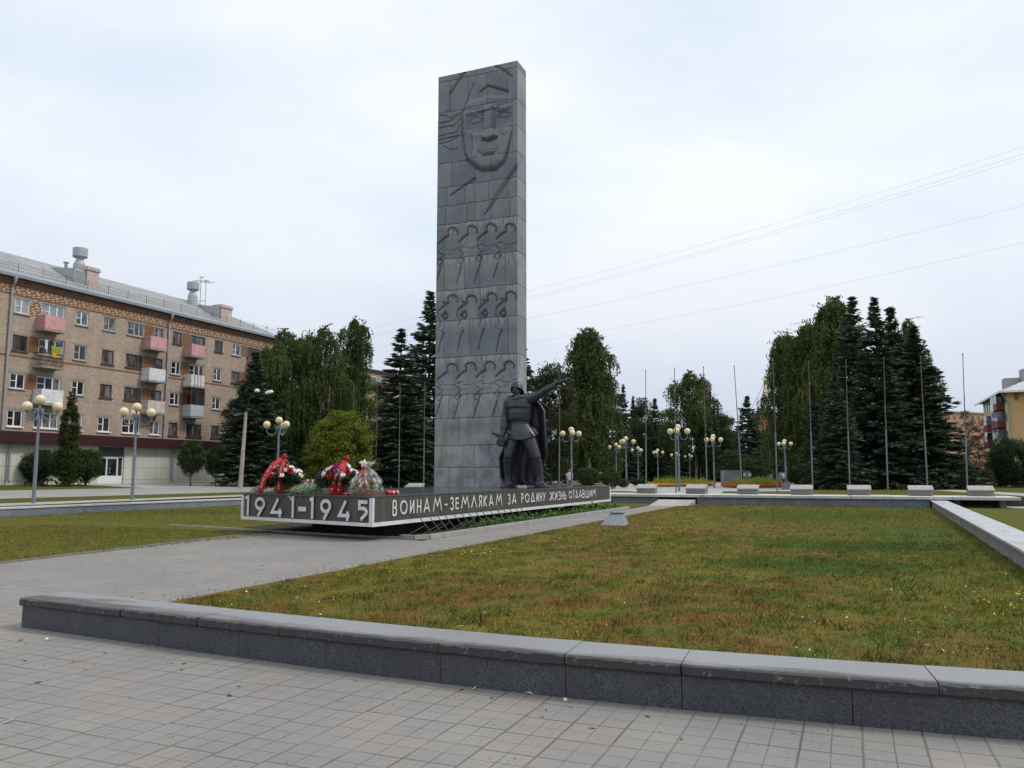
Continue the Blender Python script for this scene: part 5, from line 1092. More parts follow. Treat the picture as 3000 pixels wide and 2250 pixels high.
proto('lollipop', 'small_round_tree', L_DARK, BARK, leaf_crown(3.4, 1.15, 18, 20000, .28, 60, .055, shape='ovoid', gap=1.15), 3.4, .06, seed=16, nl=10)
def gnd(x, y): return max(side_z(x) if x < -30.6 else 0, .47 if y > 48.55 else 0)
def tree(key, px, ytop, depth, hw, label, group, rz=0.0, name=None, zbase=None, cat='tree'):
    """a tree seen in column px of the photo, `depth` metres off, its tip at row ytop and its crown hw pixels to each side"""
    t, H, used = PROTO[key]; x, y = atD(px, depth); z = gnd(x, y) if zbase is None else zbase
    h = EYE + (HOR - ytop) / FOC * depth - z; s = h / H; R0 = {'spruce1': 3.6, 'spruce2': 3.2, 'spruce3': 3.9, 'birch1': 3.6, 'birch2': 2.0, 'birch3': 2.9, 'birch4': 3.0, 'decid1': 4.2, 'decid2': 4.4, 'rust': 3.8, 'lime': 3.0, 'olive': 3.8, 'bare': 2.7, 'bush': 1.9, 'bushd': 1.9, 'clipped': 1.15, 'thuja': .50, 'lollipop': 1.2}[key]
    w = hw / FOC * depth / R0 * {'b': 1.22, 's': 1.12, 'd': 1.12, 'r': 1.15}.get(key[0] if key not in ('bush', 'bushd', 'bare') else 'x', 1.0)
    if used: o = copy_tree(t, label, (x, y, z), rz, (w, w, s))
    else: PROTO[key][2] = 1; o = t; o.location = (x, y, z); o.rotation_euler = (0, 0, rz); o.scale = (w, w, s); o['label'] = label
    o['category'] = cat; o['group'] = group
    return o
GL_, GS, GR_, GF = 'trees between the brick block and the stele', 'trees behind the soldier and the flagpoles', 'clump of tall trees at the right', 'dark trees closing the park behind the lamps'
for a in [
 ('spruce3', 742, 1030, 69, 104, 'broad dark spruce in front of the end of the brick block', GL_, 1), ('birch1', 850, 962, 76, 88, 'weeping birch beside the end of the brick block, left of a second one', GL_, .4), ('birch1', 938, 956, 74, 80, 'weeping birch with rounded top, second from the brick block', GL_, 2.2),
 ('birch2', 1037, 924, 80, 50, 'narrow tall weeping birch with a ragged overhanging top left of the spruces', GL_, 0), ('decid2', 800, 1200, 72, 80, 'dark low tree under the weeping birches behind the lamp', GL_, .3), ('decid2', 912, 1190, 80, 85, 'dark leafy tree in shade below the second weeping birch', GL_, 2.9),
 ('decid2', 715, 1120, 72, 60, 'dark tree hiding the corner of the brick block, left of the concrete lamp pole', GL_, 1.8), ('birch1', 792, 1000, 72, 66, 'weeping birch overhanging the corner of the brick block behind the spruce', GL_, 3.6), ('lime', 1003, 1202, 58, 118, 'bright yellow green bushy tree behind the flower baskets', GL_, 0), ('olive', 1083, 1105, 95, 78, 'yellowing olive tree between the weeping birch and the spruce', GL_, .8),
 ('spruce2', 1172, 962, 62, 122, 'spruce with brown cones at its tip, left of the taller one by the stele', GL_, .6), ('spruce1', 1256, 852, 68, 124, 'tallest dark spruce touching the left edge of the stele', GL_, 2),
 ('spruce1', 1522, 950, 70, 78, 'dark spruce half hidden by the right edge of the stele', GS, 1), ('rust', 1612, 1052, 74, 82, 'green tree with rusty red patches behind the pointing arm', GS, .5), ('birch3', 1724, 962, 92, 92, 'tall pointed weeping birch right of the pointing hand', GS, 0),
 ('decid1', 1795, 1120, 96, 46, 'rounded green tree against the right flank of the pointed birch', GS, 1), ('spruce2', 1828, 1128, 150, 40, 'blue green spruce with a thin spire right of the pointed birch', GS, 1.4), ('spruce1', 1856, 1162, 155, 34, 'small spruce tip between two flagpoles', GS, 2.5),
 ('decid2', 1883, 1166, 158, 40, 'dark flat topped tree behind the first bare flagpole', GS, .4), ('spruce3', 1920, 1168, 148, 46, 'spruce spire between the first and second bare flagpoles', GS, .9), ('olive', 1950, 1188, 165, 44, 'yellow green treetop left of the round crowned birch', GS, .2),
 ('birch1', 2035, 1090, 138, 74, 'round crowned birch between the tall flagpoles', GS, 1.1), ('decid2', 2092, 1196, 136, 52, 'dark leafy tree sloping down right of the round crowned birch', GS, 2), ('olive', 2132, 1212, 150, 46, 'thin yellowing tree by the leaning flagpole', GS, 1.6), ('spruce3', 2191, 1160, 128, 66, 'lone dark spruce left of the orange crane', GS, 2.1),
 ('decid1', 2150, 1318, 112, 52, 'low bushy tree above the ribbed wall', GS, .2), ('decid1', 2208, 1322, 116, 52, 'low bushy tree left of the tall dark pedestal', GS, 2.7), ('olive', 2262, 1330, 122, 32, 'small yellow green tree right of the tall dark pedestal', GS, 2.0),
 ('birch4', 2300, 968, 84, 60, 'slim weeping birch at the left edge of the right hand clump', GR_, 0), ('birch4', 2378, 934, 80, 76, 'weeping birch second from the left in the right hand clump', GR_, 1.2), ('birch3', 2455, 868, 76, 96, 'tallest weeping birch in the right hand clump', GR_, .3),
 ('spruce2', 2516, 866, 70, 116, 'tall spruce with rusty cones just right of the tallest birch', GR_, .5), ('spruce1', 2579, 870, 66, 108, 'spruce with a thin broken tip in the middle of the right hand clump', GR_, 1.7), ('spruce3', 2626, 894, 69, 112, 'spruce with twin bushy tip right of the broken tipped spruce', GR_, 2.6), ('spruce1', 2692, 956, 67, 128, 'outermost spruce at the right edge of the clump, boughs to the ground', GR_, .9),
 ('spruce2', 2384, 1128, 66, 48, 'shorter dark spruce at the foot of the birches', GR_, 2.2), ('spruce3', 2452, 1095, 64, 80, 'shorter wide spruce in front of the tall cone bearing spruce', GR_, 1.1), ('birch1', 2662, 935, 78, 72, 'birch showing between the spruces of the right hand clump', GR_, 2),
 ('bare', 2828, 1200, 160, 34, 'thin half bare brown birch in front of the orange apartments', 'thin trees by the orange apartments', 0), ('bare', 2886, 1225, 165, 30, 'thin brown tree beside the corner of the ochre building', 'thin trees by the orange apartments', 1.5), ('bare', 2862, 1275, 150, 34, 'bare dark tree low in front of the orange apartments', 'thin trees by the orange apartments', 2.5), ('decid2', 2770, 1330, 120, 50, 'dark tree filling the gap right of the outermost spruce', 'thin trees by the orange apartments', .5)]: tree(*a)
# the dark wood behind the lamps, each tree its own
rg = random.Random(21); kinds = ['spruce1', 'decid2', 'spruce3', 'decid2', 'spruce2', 'decid1']; words = {'s': 'dark spruce', 'd': 'dark leafy tree'}
spots = [(1560, 1180, 92), (1610, 1200, 100), (1655, 1190, 108), (1700, 1195, 112), (1745, 1190, 118), (1790, 1200, 124), (1830, 1230, 134), (1868, 1225, 142), (1905, 1235, 146), (1945, 1240, 152), (1985, 1235, 158), (2025, 1215, 160), (2065, 1240, 150), (2110, 1250, 150), (2150, 1262, 156), (2240, 1262, 150), (2290, 1255, 120), (2330, 1180, 100), (2400, 1150, 96), (2480, 1130, 96), (2560, 1130, 96), (2640, 1140, 94), (2700, 1180, 92), (1500, 1180, 92), (1300, 1120, 90), (1200, 1160, 88), (1130, 1200, 100), (700, 1220, 84), (960, 1180, 96), (1050, 1230, 90)]
where = ['behind the statue\'s raised forearm', 'behind the raised hand of the statue', 'under the pointed birch, left side', 'under the pointed birch, right side', 'right of the pointed birch trunk', 'left of the lamp with doubled globes', 'behind the nearest pair of far lamps', 'behind the first bare flagpole base', 'behind the third far lamp', 'between far lamps over the yellow flowers', 'behind the second flagpole', 'below the round crowned birch', 'right under the round crowned birch', 'behind the leaning flagpole', 'left of the lone spruce', 'below the orange crane', 'behind the tall pedestal\'s right', 'behind the left birches of the clump', 'deep in the clump behind the short spruce', 'deep in the clump behind the tallest birch', 'deep in the clump behind the broken tipped spruce', 'deep in the clump behind the twin tipped spruce', 'deep behind the outermost spruce', 'hidden just right of the stele', 'hidden just left of the stele', 'behind the cone tipped spruce', 'behind the dark parked car', 'behind the concrete lamp post', 'behind the yellow green tree', 'left of the cone tipped spruce, low down']
for (px, yt, dp), wh, i in zip(spots, where, range(99)):
    k = kinds[i % 6]; tree(k, px, yt, dp, rg.uniform(44, 62) * (1.25 if dp < 100 else 1), words[k[0]] + ' ' + wh, GF, rg.uniform(0, 6))
for a in [('bushd', 118, 1318, 62, 52, 'round dark bush with bare stems behind the left lamp', 'bushes in front of the brick block', 0.3), ('bush', 210, 1313, 61, 52, 'dense green bush at the foot of the thuja, left half', 'bushes in front of the brick block', 0.9), ('bush', 262, 1318, 62, 44, 'bright green bush beside the white door', 'bushes in front of the brick block', 2.5),
          ('bush', 1720, 1370, 66, 34, 'loose green bush behind the far end of the plinth', 'bushes behind the monument', 1), ('bush', 1822, 1402, 70, 18, 'low bush right of the clipped round bush', 'bushes behind the monument', .2), ('bushd', 1868, 1402, 80, 24, 'low dark bush behind a memorial block', 'bushes behind the monument', 2), ('bush', 2332, 1370, 74, 34, 'small spreading bush right of the lamp on a block', 'bushes at the right', 1.4),
          ('bush', 2805, 1345, 70, 48, 'large soft hedge like bush behind the last flagpole', 'bushes at the right', .5, None, .1), ('bushd', 2858, 1368, 69, 40, 'dark rounded bush right of the last flagpole', 'bushes at the right', 2.2, None, .1), ('bushd', 2962, 1285, 74, 62, 'dark spiky evergreen bush at the right edge before the ochre building', 'bushes at the right', 1.1, None, .0), ('bushd', 2925, 1330, 78, 40, 'dark evergreen bush left of the spiky one', 'bushes at the right', 3.1, None, .0)]: tree(*a, cat='bush')
tree('clipped', 1788, 1374, 66, 31, 'neatly clipped round green bush behind the far corner of the plinth', 'bushes behind the monument', 0, cat='bush')
tree('thuja', 204, 1145, 59, 21, 'tall narrow thuja with browning needles before the brick block', 'evergreen columns', 0, cat='tree')
tree('lollipop', 567, 1292, 66, 37, 'small round crowned tree by the cream shopfront, the left and larger one', 'small trees by the shopfront', 0); tree('lollipop', 637, 1308, 67, 30, 'small round crowned tree by the cream shopfront, the right and smaller one', 'small trees by the shopfront', 2)
gc, _ = leaf_crown(.5, 4.0, 31, 9000, .0, 70, .06, shape='ball', gap=.35); V, F, T = gc; x, y = atD(185, 60.5)
o = tris('ground_cover', V * np.array([.9, .55, 1.3]), F, L_DARK, T); o.location = (x, y, side_z(x) - .05); o.rotation_euler = (0, 0, R(100)); tag(o, 'low dark ground cover under the bushes by the shopfront', 'ground cover', kind='stuff')
rng = np.random.default_rng(77); n = 2600; C = np.stack([rng.uniform(-11.0, -10.0, n), rng.uniform(22, 37.5, n), rng.gamma(2.0, .05, n)], 1); a = rdir(rng, n) * .075; b = np.cross(a, rdir(rng, n)) * .6
V, F, T = kites(C, a, b, rng.random(n)); tag(tris('bed_weeds', V, F, mat_leaf('fresh_weeds', [(.035, .075, .016), (.07, .14, .025), (.12, .20, .04)]), T), 'bright green weeds along the kerb beside the plinth', 'weeds', kind='stuff')

# a far belt of woodland that closes the view between the trunks: too far to tell its trees apart
rng = np.random.default_rng(90); n = 26000; px = rng.uniform(-200, 2860, n); dp = rng.uniform(178, 205, n); X_, Y_ = np.vectorize(lambda a, b: atD(a, b))(px, dp); hgt = 5.0 + 2.2 * np.sin(px * .013) + 1.4 * np.sin(px * .041 + 2) + .8 * np.sin(px * .11)
C = np.stack([X_, Y_, .4 + hgt * rng.random(n) ** .8], 1); a = rdir(rng, n) * .55; V, F, T = kites(C, a, np.cross(a, rdir(rng, n)) * .8, rng.random(n) * .6); tag(tris('far_wood', V, F, L_DARK, T), 'far belt of dark woodland behind the park trees', 'woodland', kind='stuff')

rng = np.random.default_rng(44); n = 520; P = np.concatenate([np.stack([rng.uniform(-14, -8.2, 240), rng.uniform(6.6, 18, 240)], 1), np.stack([rng.uniform(-8, 3, 60), 5.62 - rng.gamma(.9, .45, 60)], 1), np.stack([rng.uniform(-12, -4, 16), rng.uniform(3, 6, 16)], 1)]); n = len(P)
C = np.concatenate([P, np.full((n, 1), .008)], 1); an = rng.uniform(0, 6.283, n); L_ = rng.gamma(3.0, .005, n) + .004; a = np.stack([np.cos(an) * L_, np.sin(an) * L_, rng.uniform(-.002, .004, n)], 1); b = np.stack([-np.sin(an) * L_ * .45, np.cos(an) * L_ * .45, rng.uniform(0, .006, n)], 1); V, F, T = kites(C, a, b, rng.random(n))
tag(tris('fallen_leaves', V, F, mat_leaf('dry_leaf', [(.035, .028, .018), (.09, .06, .03), (.16, .11, .05)], None, .0), T), 'small dry leaves and crumbs scattered on the paving', 'fallen leaves', kind='stuff')
# ================================================================== globe lamps
LAMPM = M('grey_blue_lamp_paint', (.15, .178, .215), .45, .12, 2, dirt=(.20, .19, .18))
def mat_globe():
    q = NT('cream_opal_globe'); g = q.noise(3, 4); c = q.mix(q.ramp(g, [(.35, 0.0), (.7, 1.0)]), (.66, .53, .33), (.72, .60, .40)); q.out(c, .35, 0, .5)
    q.p.inputs['Subsurface Weight'].default_value = .0; return q.m
GLOBE = mat_globe()
def make_lamp(missing=()):
    t = thing('globe_lamp', 'x', 'street lamp', group='globe lamps around the square')
    MB().lathe([(.078, 0), (.076, 2.2), (.060, 2.22), (.056, 3.95)], 12).build('pole', LAMPM, t, smooth=False)
    MB().box(-.17, .17, -.05, .05, 3.92, 4.10).box(-.05, .05, -.169, .169, 3.925, 4.095).lathe([(.05, 4.0), (.05, 4.26), (.11, 4.28), (.11, 4.30)], 10).build('bracket', LAMPM, t)
    MB().ball((0, 0, 4.47), .212, 24, 16).build('globe', GLOBE, t, smooth=True)
    for k in range(3):
        a = R(120 * k); c, s = math.cos(a), math.sin(a); pts = [(.14, 4.05), (.145, 3.9)] + [(.42 - .275 * math.cos(u), 3.86 - .26 * math.sin(u)) for u in np.linspace(0, math.pi, 11)] + [(.695, 3.98)]
        MB().tube([(x * c, x * s, z) for x, z in pts], .028, 8).lathe([(.05, 0), (.10, .03), (.10, .06)], 10, (.695 * c, .695 * s, 3.96)).build('arm', LAMPM, t, smooth=True)
        if k not in missing: MB().ball((.695 * c, .695 * s, 4.20), .212, 24, 16).build('globe', GLOBE, t, smooth=True)
    return t
def depth_by_top(yt, ztop): return (ztop - EYE) * FOC / (HOR - yt)
LAMPS = [(112, 1153, 164, 'leftmost globe lamp, three globes, in front of the brick block'), (398, 1179, 2, 'globe lamp with three globes, second from the left, before the shopfront'), (817, 1218, -38, 'globe lamp rising behind the left flower basket'), (1673.6, 1252.5, -88, 'globe lamp just right of the soldier statue'), (1833, 1280, 0, 'globe lamp standing left of the first memorial block'), (1803.5, 1298.5, 170, 'small globe lamp left behind a nearer one, above the clipped bush'),
         (1867.5, 1309, 165, 'far globe lamp right behind the lamp by the first memorial block'), (1925, 1316, 5, 'far globe lamp over the left end of the yellow flowers'), (1979, 1325, 165, 'far globe lamp half hidden by the tallest lamp and its flagpole'), (2018, 1330, 165, 'far globe lamp, left of the smallest one'), (2048.5, 1334, 165, 'smallest and farthest globe lamp over the right end of the yellow flowers'), (1986, 1244.6, 10, 'tallest looking globe lamp beside a flagpole in the middle of the square'), (2088.5, 1273.6, 10, 'globe lamp right of the third flagpole, before the ribbed wall'), (2296.6, 1289, 5, 'globe lamp on a square concrete foot left of the right hand trees')]
lampA = make_lamp((1,)); lampB = make_lamp(); first = {id(lampA): 1, id(lampB): 1}
for i, (px, yt, a0, lab) in enumerate(LAMPS):
    src = lampA if i < 1 else lampB; D = depth_by_top(yt, 5.13 if i != 14 else 5.0); x, y = atD(px, D); z = gnd(x, y) if i != 1 else .42
    rz = -R(a0) * -1 + YAW + (R(180) if False else 0)
    # arm angle a0 is counted from the camera's right, positive away from the viewer
    if first.pop(id(src), 0): o = src; o.location = (x, y, z); o.rotation_euler = (0, 0, rz); o['label'] = lab
    else: o = copy_tree(src, lab, (x, y, z), rz)
    if i == 13:
        o.location = (*atD(px, 63.0), .47 + .55); o.scale = (.74, .74, .72); MB().box(-.36, .36, -.36, .36, -.77, -.004).build('foot_block', CONC_BLUE, o)

# ================================================================== flagpoles
POLE1 = M('grey_steel_pole', (.15, .16, .175), .5, .1, 2); POLE2 = M('dull_red_brown_pole', (.13, .095, .09), .6, .15, 2)
def make_pole():
    t = thing('flagpole', 'x', 'flagpole', group='bare flagpoles in a row'); MB().tube([(0, 0, 0), (0, 0, 3.7)], .040, 8).build('lower_tube', POLE1, t); MB().tube([(0, 0, 3.702), (0, 0, 5.6), (0, 0, 5.61), (0, 0, 7.8)], [.027, .026, .021, .02], 8).ball((0, 0, 7.82), .04, 8, 6).build('upper_tube', POLE2, t); return t
pole = make_pole(); k0 = True
PL = [(961, 961, 'bare flagpole in front of the left half of the yellow green tree'), (1032, 1036, 'bare flagpole in front of the right half of the yellow green tree'), (1099, 1107, 'bare flagpole at the right edge of the yellow green tree'), (1168, 1172, 'bare flagpole before the smaller spruce left of the stele'), (1241, 1244, 'bare flagpole closest to the left side of the stele'), (1638, 1646, 'bare flagpole just right of the soldier\'s cape'), (1893, 1897.5, 'upright bare flagpole against the sky, the one nearest the statue'), (1981, 1980, 'bare flagpole against the sky, standing beside the tallest looking lamp'), (2072, 2060.5, 'bare flagpole rising through the round crowned birch'), (2175, 2149.5, 'bare flagpole leaning left, before the lone spruce'),
      (2277, 2268, 'bare flagpole in front of the left birches of the right clump'), (2381, 2374, 'bare flagpole behind the fourth memorial block from the right'), (2490, 2486, 'bare flagpole before the cone bearing spruce'), (2601, 2600, 'bare flagpole in the middle of the right hand spruces'), (2718, 2698, 'bare flagpole at the right flank of the tall trees'), (2834, 2824, 'rightmost bare flagpole standing clear against the sky')]
for i, (xb, xt, lab) in enumerate(PL):
    p = atY(xb, 1440, 50.2 if xb > 1500 else 50.8); h = 7.8; q = atY(xt, HOR - 320, p[1]); lean = (q[0] - p[0]) * .9 / h * 1.0
    if k0: o = pole; o.location = (p[0], p[1], .45); o['label'] = lab; k0 = False
    else: o = copy_tree(pole, lab, (p[0], p[1], .45))
    o.rotation_euler = (0, lean if abs(xb - xt) > 9 else lean * .5, 0)

# ================================================================== memorial blocks on the slab
BLK = M('block_concrete', (.20, .19, .172), .85, .15, 3, .25, 50, dirt=(.13, .12, .11)); PLQ = M('pink_grey_granite_plaque', (.29, .275, .265), .5, .12, 3, .05, 120); BOLT = M('bright_bolt', (.8, .8, .8), .3)
def make_block():
    t = thing('memorial_block', 'x', 'memorial block', group='memorial blocks on the white slab'); m = MB(); w = 1.12
    m.add([(-w / 2, 0, 0), (w / 2, 0, 0), (w / 2, .55, 0), (-w / 2, .55, 0), (-w / 2, 0, .27), (w / 2, 0, .27), (w / 2, .55, .46), (-w / 2, .55, .46)], [(0, 3, 2, 1), (0, 1, 5, 4), (1, 2, 6, 5), (2, 3, 7, 6), (3, 0, 4, 7), (4, 5, 6, 7)]); m.build('block', BLK, t, bevel=.01)
    m = MB(); a = math.atan2(.19, .55); M_ = Matrix.Translation((0, 0, .272)) @ Matrix.Rotation(a, 4, 'X'); m.box(-w / 2 - .03, w / 2 + .03, -.05, .60, .004, .075, M=M_); m.build('plaque', PLQ, t, bevel=.006)
    m = MB()
    for x in (-.36, -.02, .30, .42): m.box(x - .05, x + .05 * (1 if x < .4 else .4), .40, .43, .076, .08, M=M_)
    m.build('inscription', BOLT, t); return t
blk = make_block(); k0 = True
for xx, lab in ((-11.1, 'memorial block with sloping plaque, the first right of the plinth'), (-8.21, 'memorial block above the footpath gap in the wall'), (-5.33, 'memorial block in front of the orange flowerbed'), (-2.49, 'memorial block with a flagpole rising at its right edge, before the short spruce'), (.42, 'memorial block between two flagpoles before the spruces'), (3.36, 'memorial block at the corner of the right hand garden wall'), (6.1, 'rightmost memorial block near the end of the slab'), (-26.75, 'memorial block far left, seen behind the plinth between two flagpoles')):
    if k0: o = blk; o.location = (xx, 46.9, .532); o['label'] = lab; k0 = False
    else: copy_tree(blk, lab, (xx, 46.9, .532), rg.uniform(-.02, .02))

# ================================================================== flowerbeds
def flowerbed(x0, x1, y0, y1, cols, lab, lab2, seed):
    rng = np.random.default_rng(seed); t = thing('flowerbed', lab, 'flowerbed', ((x0 + x1) / 2, (y0 + y1) / 2, .47), 0, 'flowerbeds in the park'); cx, cy = t.location.x, t.location.y
    MB().lathe([(1.0, 0), (.98, .12), (.9, .2)], 40).build('soil_mound', SOIL, t).scale = ((x1 - x0) / 2, (y1 - y0) / 2, 1)
    def scat(n, r0, r1):
        a = rng.uniform(0, 6.283, n); r = np.sqrt(rng.uniform(r0 ** 2, r1 ** 2, n)); return np.stack([np.cos(a) * r * (x1 - x0) / 2, np.sin(a) * r * (y1 - y0) / 2, np.zeros(n)], 1)
    n = 8200; C = scat(n, .55, 1.04); C[:, 2] = .16 + rng.uniform(0, .20, n); a = rdir(rng, n) * .055; b = np.cross(a, rdir(rng, n)) * .9
    V, F, T = kites(C, a, b, rng.random(n)); tag(tris('marigold_band', V, F, cols, T, t), kind='stuff')
    n = 2600; C = scat(n, .5, 1.0); C[:, 2] = .12 + rng.uniform(0, .08, n); a = rdir(rng, n) * .07; b = np.cross(a, rdir(rng, n)) * .6; V, F, T = kites(C, a, b, rng.random(n)); tag(tris('low_foliage', V, F, L_DEC, T, t), kind='stuff')
    n = 9000; C = scat(n, 0, .74); hgt = rng.uniform(.35, .95, n) * (.72 + .28 * np.sin(C[:, 0] * 2.9 + 1.3 * np.sin(C[:, 1] * 1.1))) * (.8 + .3 * np.sin(C[:, 1] * .7)); s = rng.uniform(.1, 1, n); C[:, 2] = .12 + hgt * s; a = np.stack([rng.normal(0, .05, n), rng.normal(0, .05, n), np.full(n, .17)], 1); b = rdir(rng, n) * .022; b[:, 2] = 0
    V, F, T = kites(C, a, b, np.clip(s + rng.normal(0, .2, n), 0, 1)); tag(tris('tall_yellow_green_plants', V, F, BEDG, T, t), kind='stuff'); return t
BEDG = mat_leaf('bright_bed_plants', [(.12, .15, .02), (.22, .26, .035), (.34, .36, .06)], (.26, .20, .05), .35)
MAR = mat_leaf('marigold_yellow', [(.55, .24, .012), (.78, .40, .02), (.85, .52, .03)], None, .1); MARO = mat_leaf('marigold_orange', [(.45, .10, .01), (.66, .17, .014), (.74, .25, .02)], None, .1)
flowerbed(-20.2, -13.6, 77, 98, MAR, 'oval flowerbed with yellow marigolds round tall yellow green plants, the left one', '', 1)
flowerbed(-11.6, -5.6, 72.5, 96, MARO, 'oval flowerbed with deep orange marigolds, the right one before the ribbed wall', '', 2)

# ================================================================== ribbed memorial wall with lettering, far statue, monolith, people
t = thing('ribbed_wall', 'grey ribbed memorial wall with white lettering on a dark panel', 'memorial wall', (*atD(2108, 110), .47), YAW - R(12)); RIB = M('grey_ribbed_concrete', (.22, .23, .25), .7, .12, 2)
Lw = (2190 - 2108) / FOC * 112; m = MB().box(0, Lw * .74, 0, .5, 0, .35)
for i in range(11): a = Lw * (.0 if i == 0 else .155 + (i - 1) * .056); b = Lw * (.13 if i == 0 else .155 + (i - 1) * .056 + .036); m.box(a, b, -.02, .52, .352, 1.62)
m.box(0, Lw * .74, .02, .5, 1.622, 1.78); m.box(.05, Lw * .72, .35, .45, .36, 1.6); m.build('ribbed_body', RIB, t)
MB().box(Lw * .745, Lw, -.06, .5, 0, 1.78).build('sign_panel', M('dark_sign_panel', (.075, .072, .075), .6), t)
m = MB(); x = Lw * .76
for chs in 'ОО ТОВ':
    if chs != ' ': glyph(m, chs, x, x + .11, .98, 1.42, .05, -.085)
    x += .175
m.build('lettering', LETW, t)
FST = M('black_bronze', (.022, .022, .026), .5, .15, 3)
px_, py_ = atD(2245, 118); t = thing('figure_on_pedestal', 'small dark statue with spread top on a tall grey pedestal among the trees', 'statue', (px_, py_, .47), YAW)
MB().box(-.62, .62, -.6, .6, 0, 1.75).build('pedestal', RIB, t, bevel=.03); m = MB(); m.ring_loft([[(rr * math.cos(a), rr * .8 * math.sin(a), z) for a in np.linspace(0, 5.76, 12)] for rr, z in ((.42, 1.75), (.40, 2.4), (.33, 3.4), (.42, 4.0), (.30, 4.35), (.14, 4.5))]); m.ball((0, -.05, 4.72), .19, 12, 8, 1.2); m.tube([(-.35, 0, 4.1), (-.7, -.05, 4.5), (-.85, -.1, 4.95)], [.13, .10, .06], 8); m.tube([(.35, 0, 4.1), (.7, .0, 4.45), (.95, -.1, 4.75)], [.13, .10, .06], 8); o = m.build('figure', FST, t, smooth=True); rm = o.modifiers.new('fuse', 'REMESH'); rm.mode = 'VOXEL'; rm.voxel_size = .06; rm.use_smooth_shade = True
t = thing('stone_monolith', 'upright grey stone slab behind the person in white, with pale rounded top', 'monument', (*atD(2286, 104), .47), YAW); MB().prism([(-.42, -.2), (.42, -.2), (.42, .2), (-.42, .2)], 0, 1.35).prism([(-.3, -.15), (.3, -.15), (.3, .15), (-.3, .15)], 1.351, 1.5).build('slab', RIB, t, bevel=.05)
t = thing('abstract_sculpture', 'low dark angular sculpture left of the grey monolith', 'sculpture', (*atD(2268, 108), .47), YAW); m = MB(); m.box(-.7, .7, -.2, .2, 0, .35)
for x, a in ((-.45, .3), (-.05, -.25), (.35, .4)): m.bar((x, 0, .36), (x + a, 0, 1.15), .22); m.bar((x + a, 0, 1.15), (x + a + .3, 0, .8), .14)
m.build('sculpture_body', FST, t)
def person(lab, loc, rz, h, top, legs, hair, hat=None, stoop=0.0):
    t = thing('person', lab, 'person', loc, rz, None); k = h / 1.72; SK = M('skin', (.42, .25, .18), .6, .08, 5)
    m = MB()
    def tb(P, r): m.tube([Vector(p) * k for p in P], [q * k for q in r], 10)
    for s in (-1, 1):
        tb([(s * .09, 0, .90), (s * .10, .02 * s, .48), (s * .11, .03 * s, .09)], [.095, .065, .045]); tb([(s * .11, .08, .04), (s * .115, -.16, .035)], [.05, .035]); tb([(s * .19, 0, 1.40), (s * .25, .02, 1.12), (s * .23, -.12, .88)], [.06, .048, .036]); m.ball(tuple(Vector((s * .23, -.14, .82)) * k), .05 * k, 8, 6, 1.4)
    m.ring_loft([[(rx * k * math.cos(a), ry * k * math.sin(a) - stoop * z * .0, z * k) for a in np.linspace(0, 5.76, 12)] for rx, ry, z in ((.15, .11, .84), (.17, .12, .95), (.145, .10, 1.12), (.19, .12, 1.34), (.13, .09, 1.45), (.06, .06, 1.50))]); tb([(0, 0, 1.45), (0, -.02, 1.56)], [.055, .05]); m.ball((0, -.02 * k, 1.62 * k), .098 * k, 14, 10, 1.2); m.ball((0, -.125 * k, 1.61 * k), .016 * k, 6, 5)
    o = m.build('body', SK, t, smooth=True); rm = o.modifiers.new('fuse', 'REMESH'); rm.mode = 'VOXEL'; rm.voxel_size = .02; rm.use_smooth_shade = True
    MB().ring_loft([[(rx * k * math.cos(a), ry * k * math.sin(a), z * k) for a in np.linspace(0, 5.76, 12)] for rx, ry, z in ((.185, .14, .80), (.19, .14, .95), (.168, .125, 1.12), (.215, .14, 1.34), (.15, .11, 1.46), (.07, .07, 1.49))]).build('top', M(top[0], top[1], .85, .12, 8), t, smooth=True)
    m = MB()
    for s in (-1, 1): m.tube([Vector((s * .195, 0, 1.41)) * k, Vector((s * .25, .02, 1.15)) * k], [.075 * k, .062 * k], 10)
    m.build('sleeves', M(top[0], top[1], .85, .12, 8), t, smooth=True); m = MB()
    for s in (-1, 1): m.tube([Vector(p) * k for p in ((s * .09, 0, .93), (s * .10, .02 * s, .48), (s * .11, .03 * s, .10))], [.115 * k, .085 * k, .07 * k], 10)
    m.build('trousers', M(legs[0], legs[1], .9, .12, 8), t, smooth=True); MB().ball((0, .01 * k, 1.655 * k), .106 * k, 14, 10, 1.0).build('hair' if not hat else 'cap', M(hat or 'dark_hair', hair, .8, .1, 9), t, smooth=True)
person('person in a white top and black trousers standing behind the far lamp', (*atD(2291.5, 96), .47), YAW + 2.6, 1.55, ('white_shirt', (.62, .62, .66)), ('black_trousers', (.02, .02, .025)), (.03, .022, .018))
person('person in a pale blue shirt and red cap behind the lamp by the statue', (*atD(1667.5, 62), .47), YAW + 3.0, 1.55, ('pale_blue_shirt', (.40, .48, .58)), ('grey_trousers', (.10, .11, .13)), (.40, .05, .04), 'red_cap')

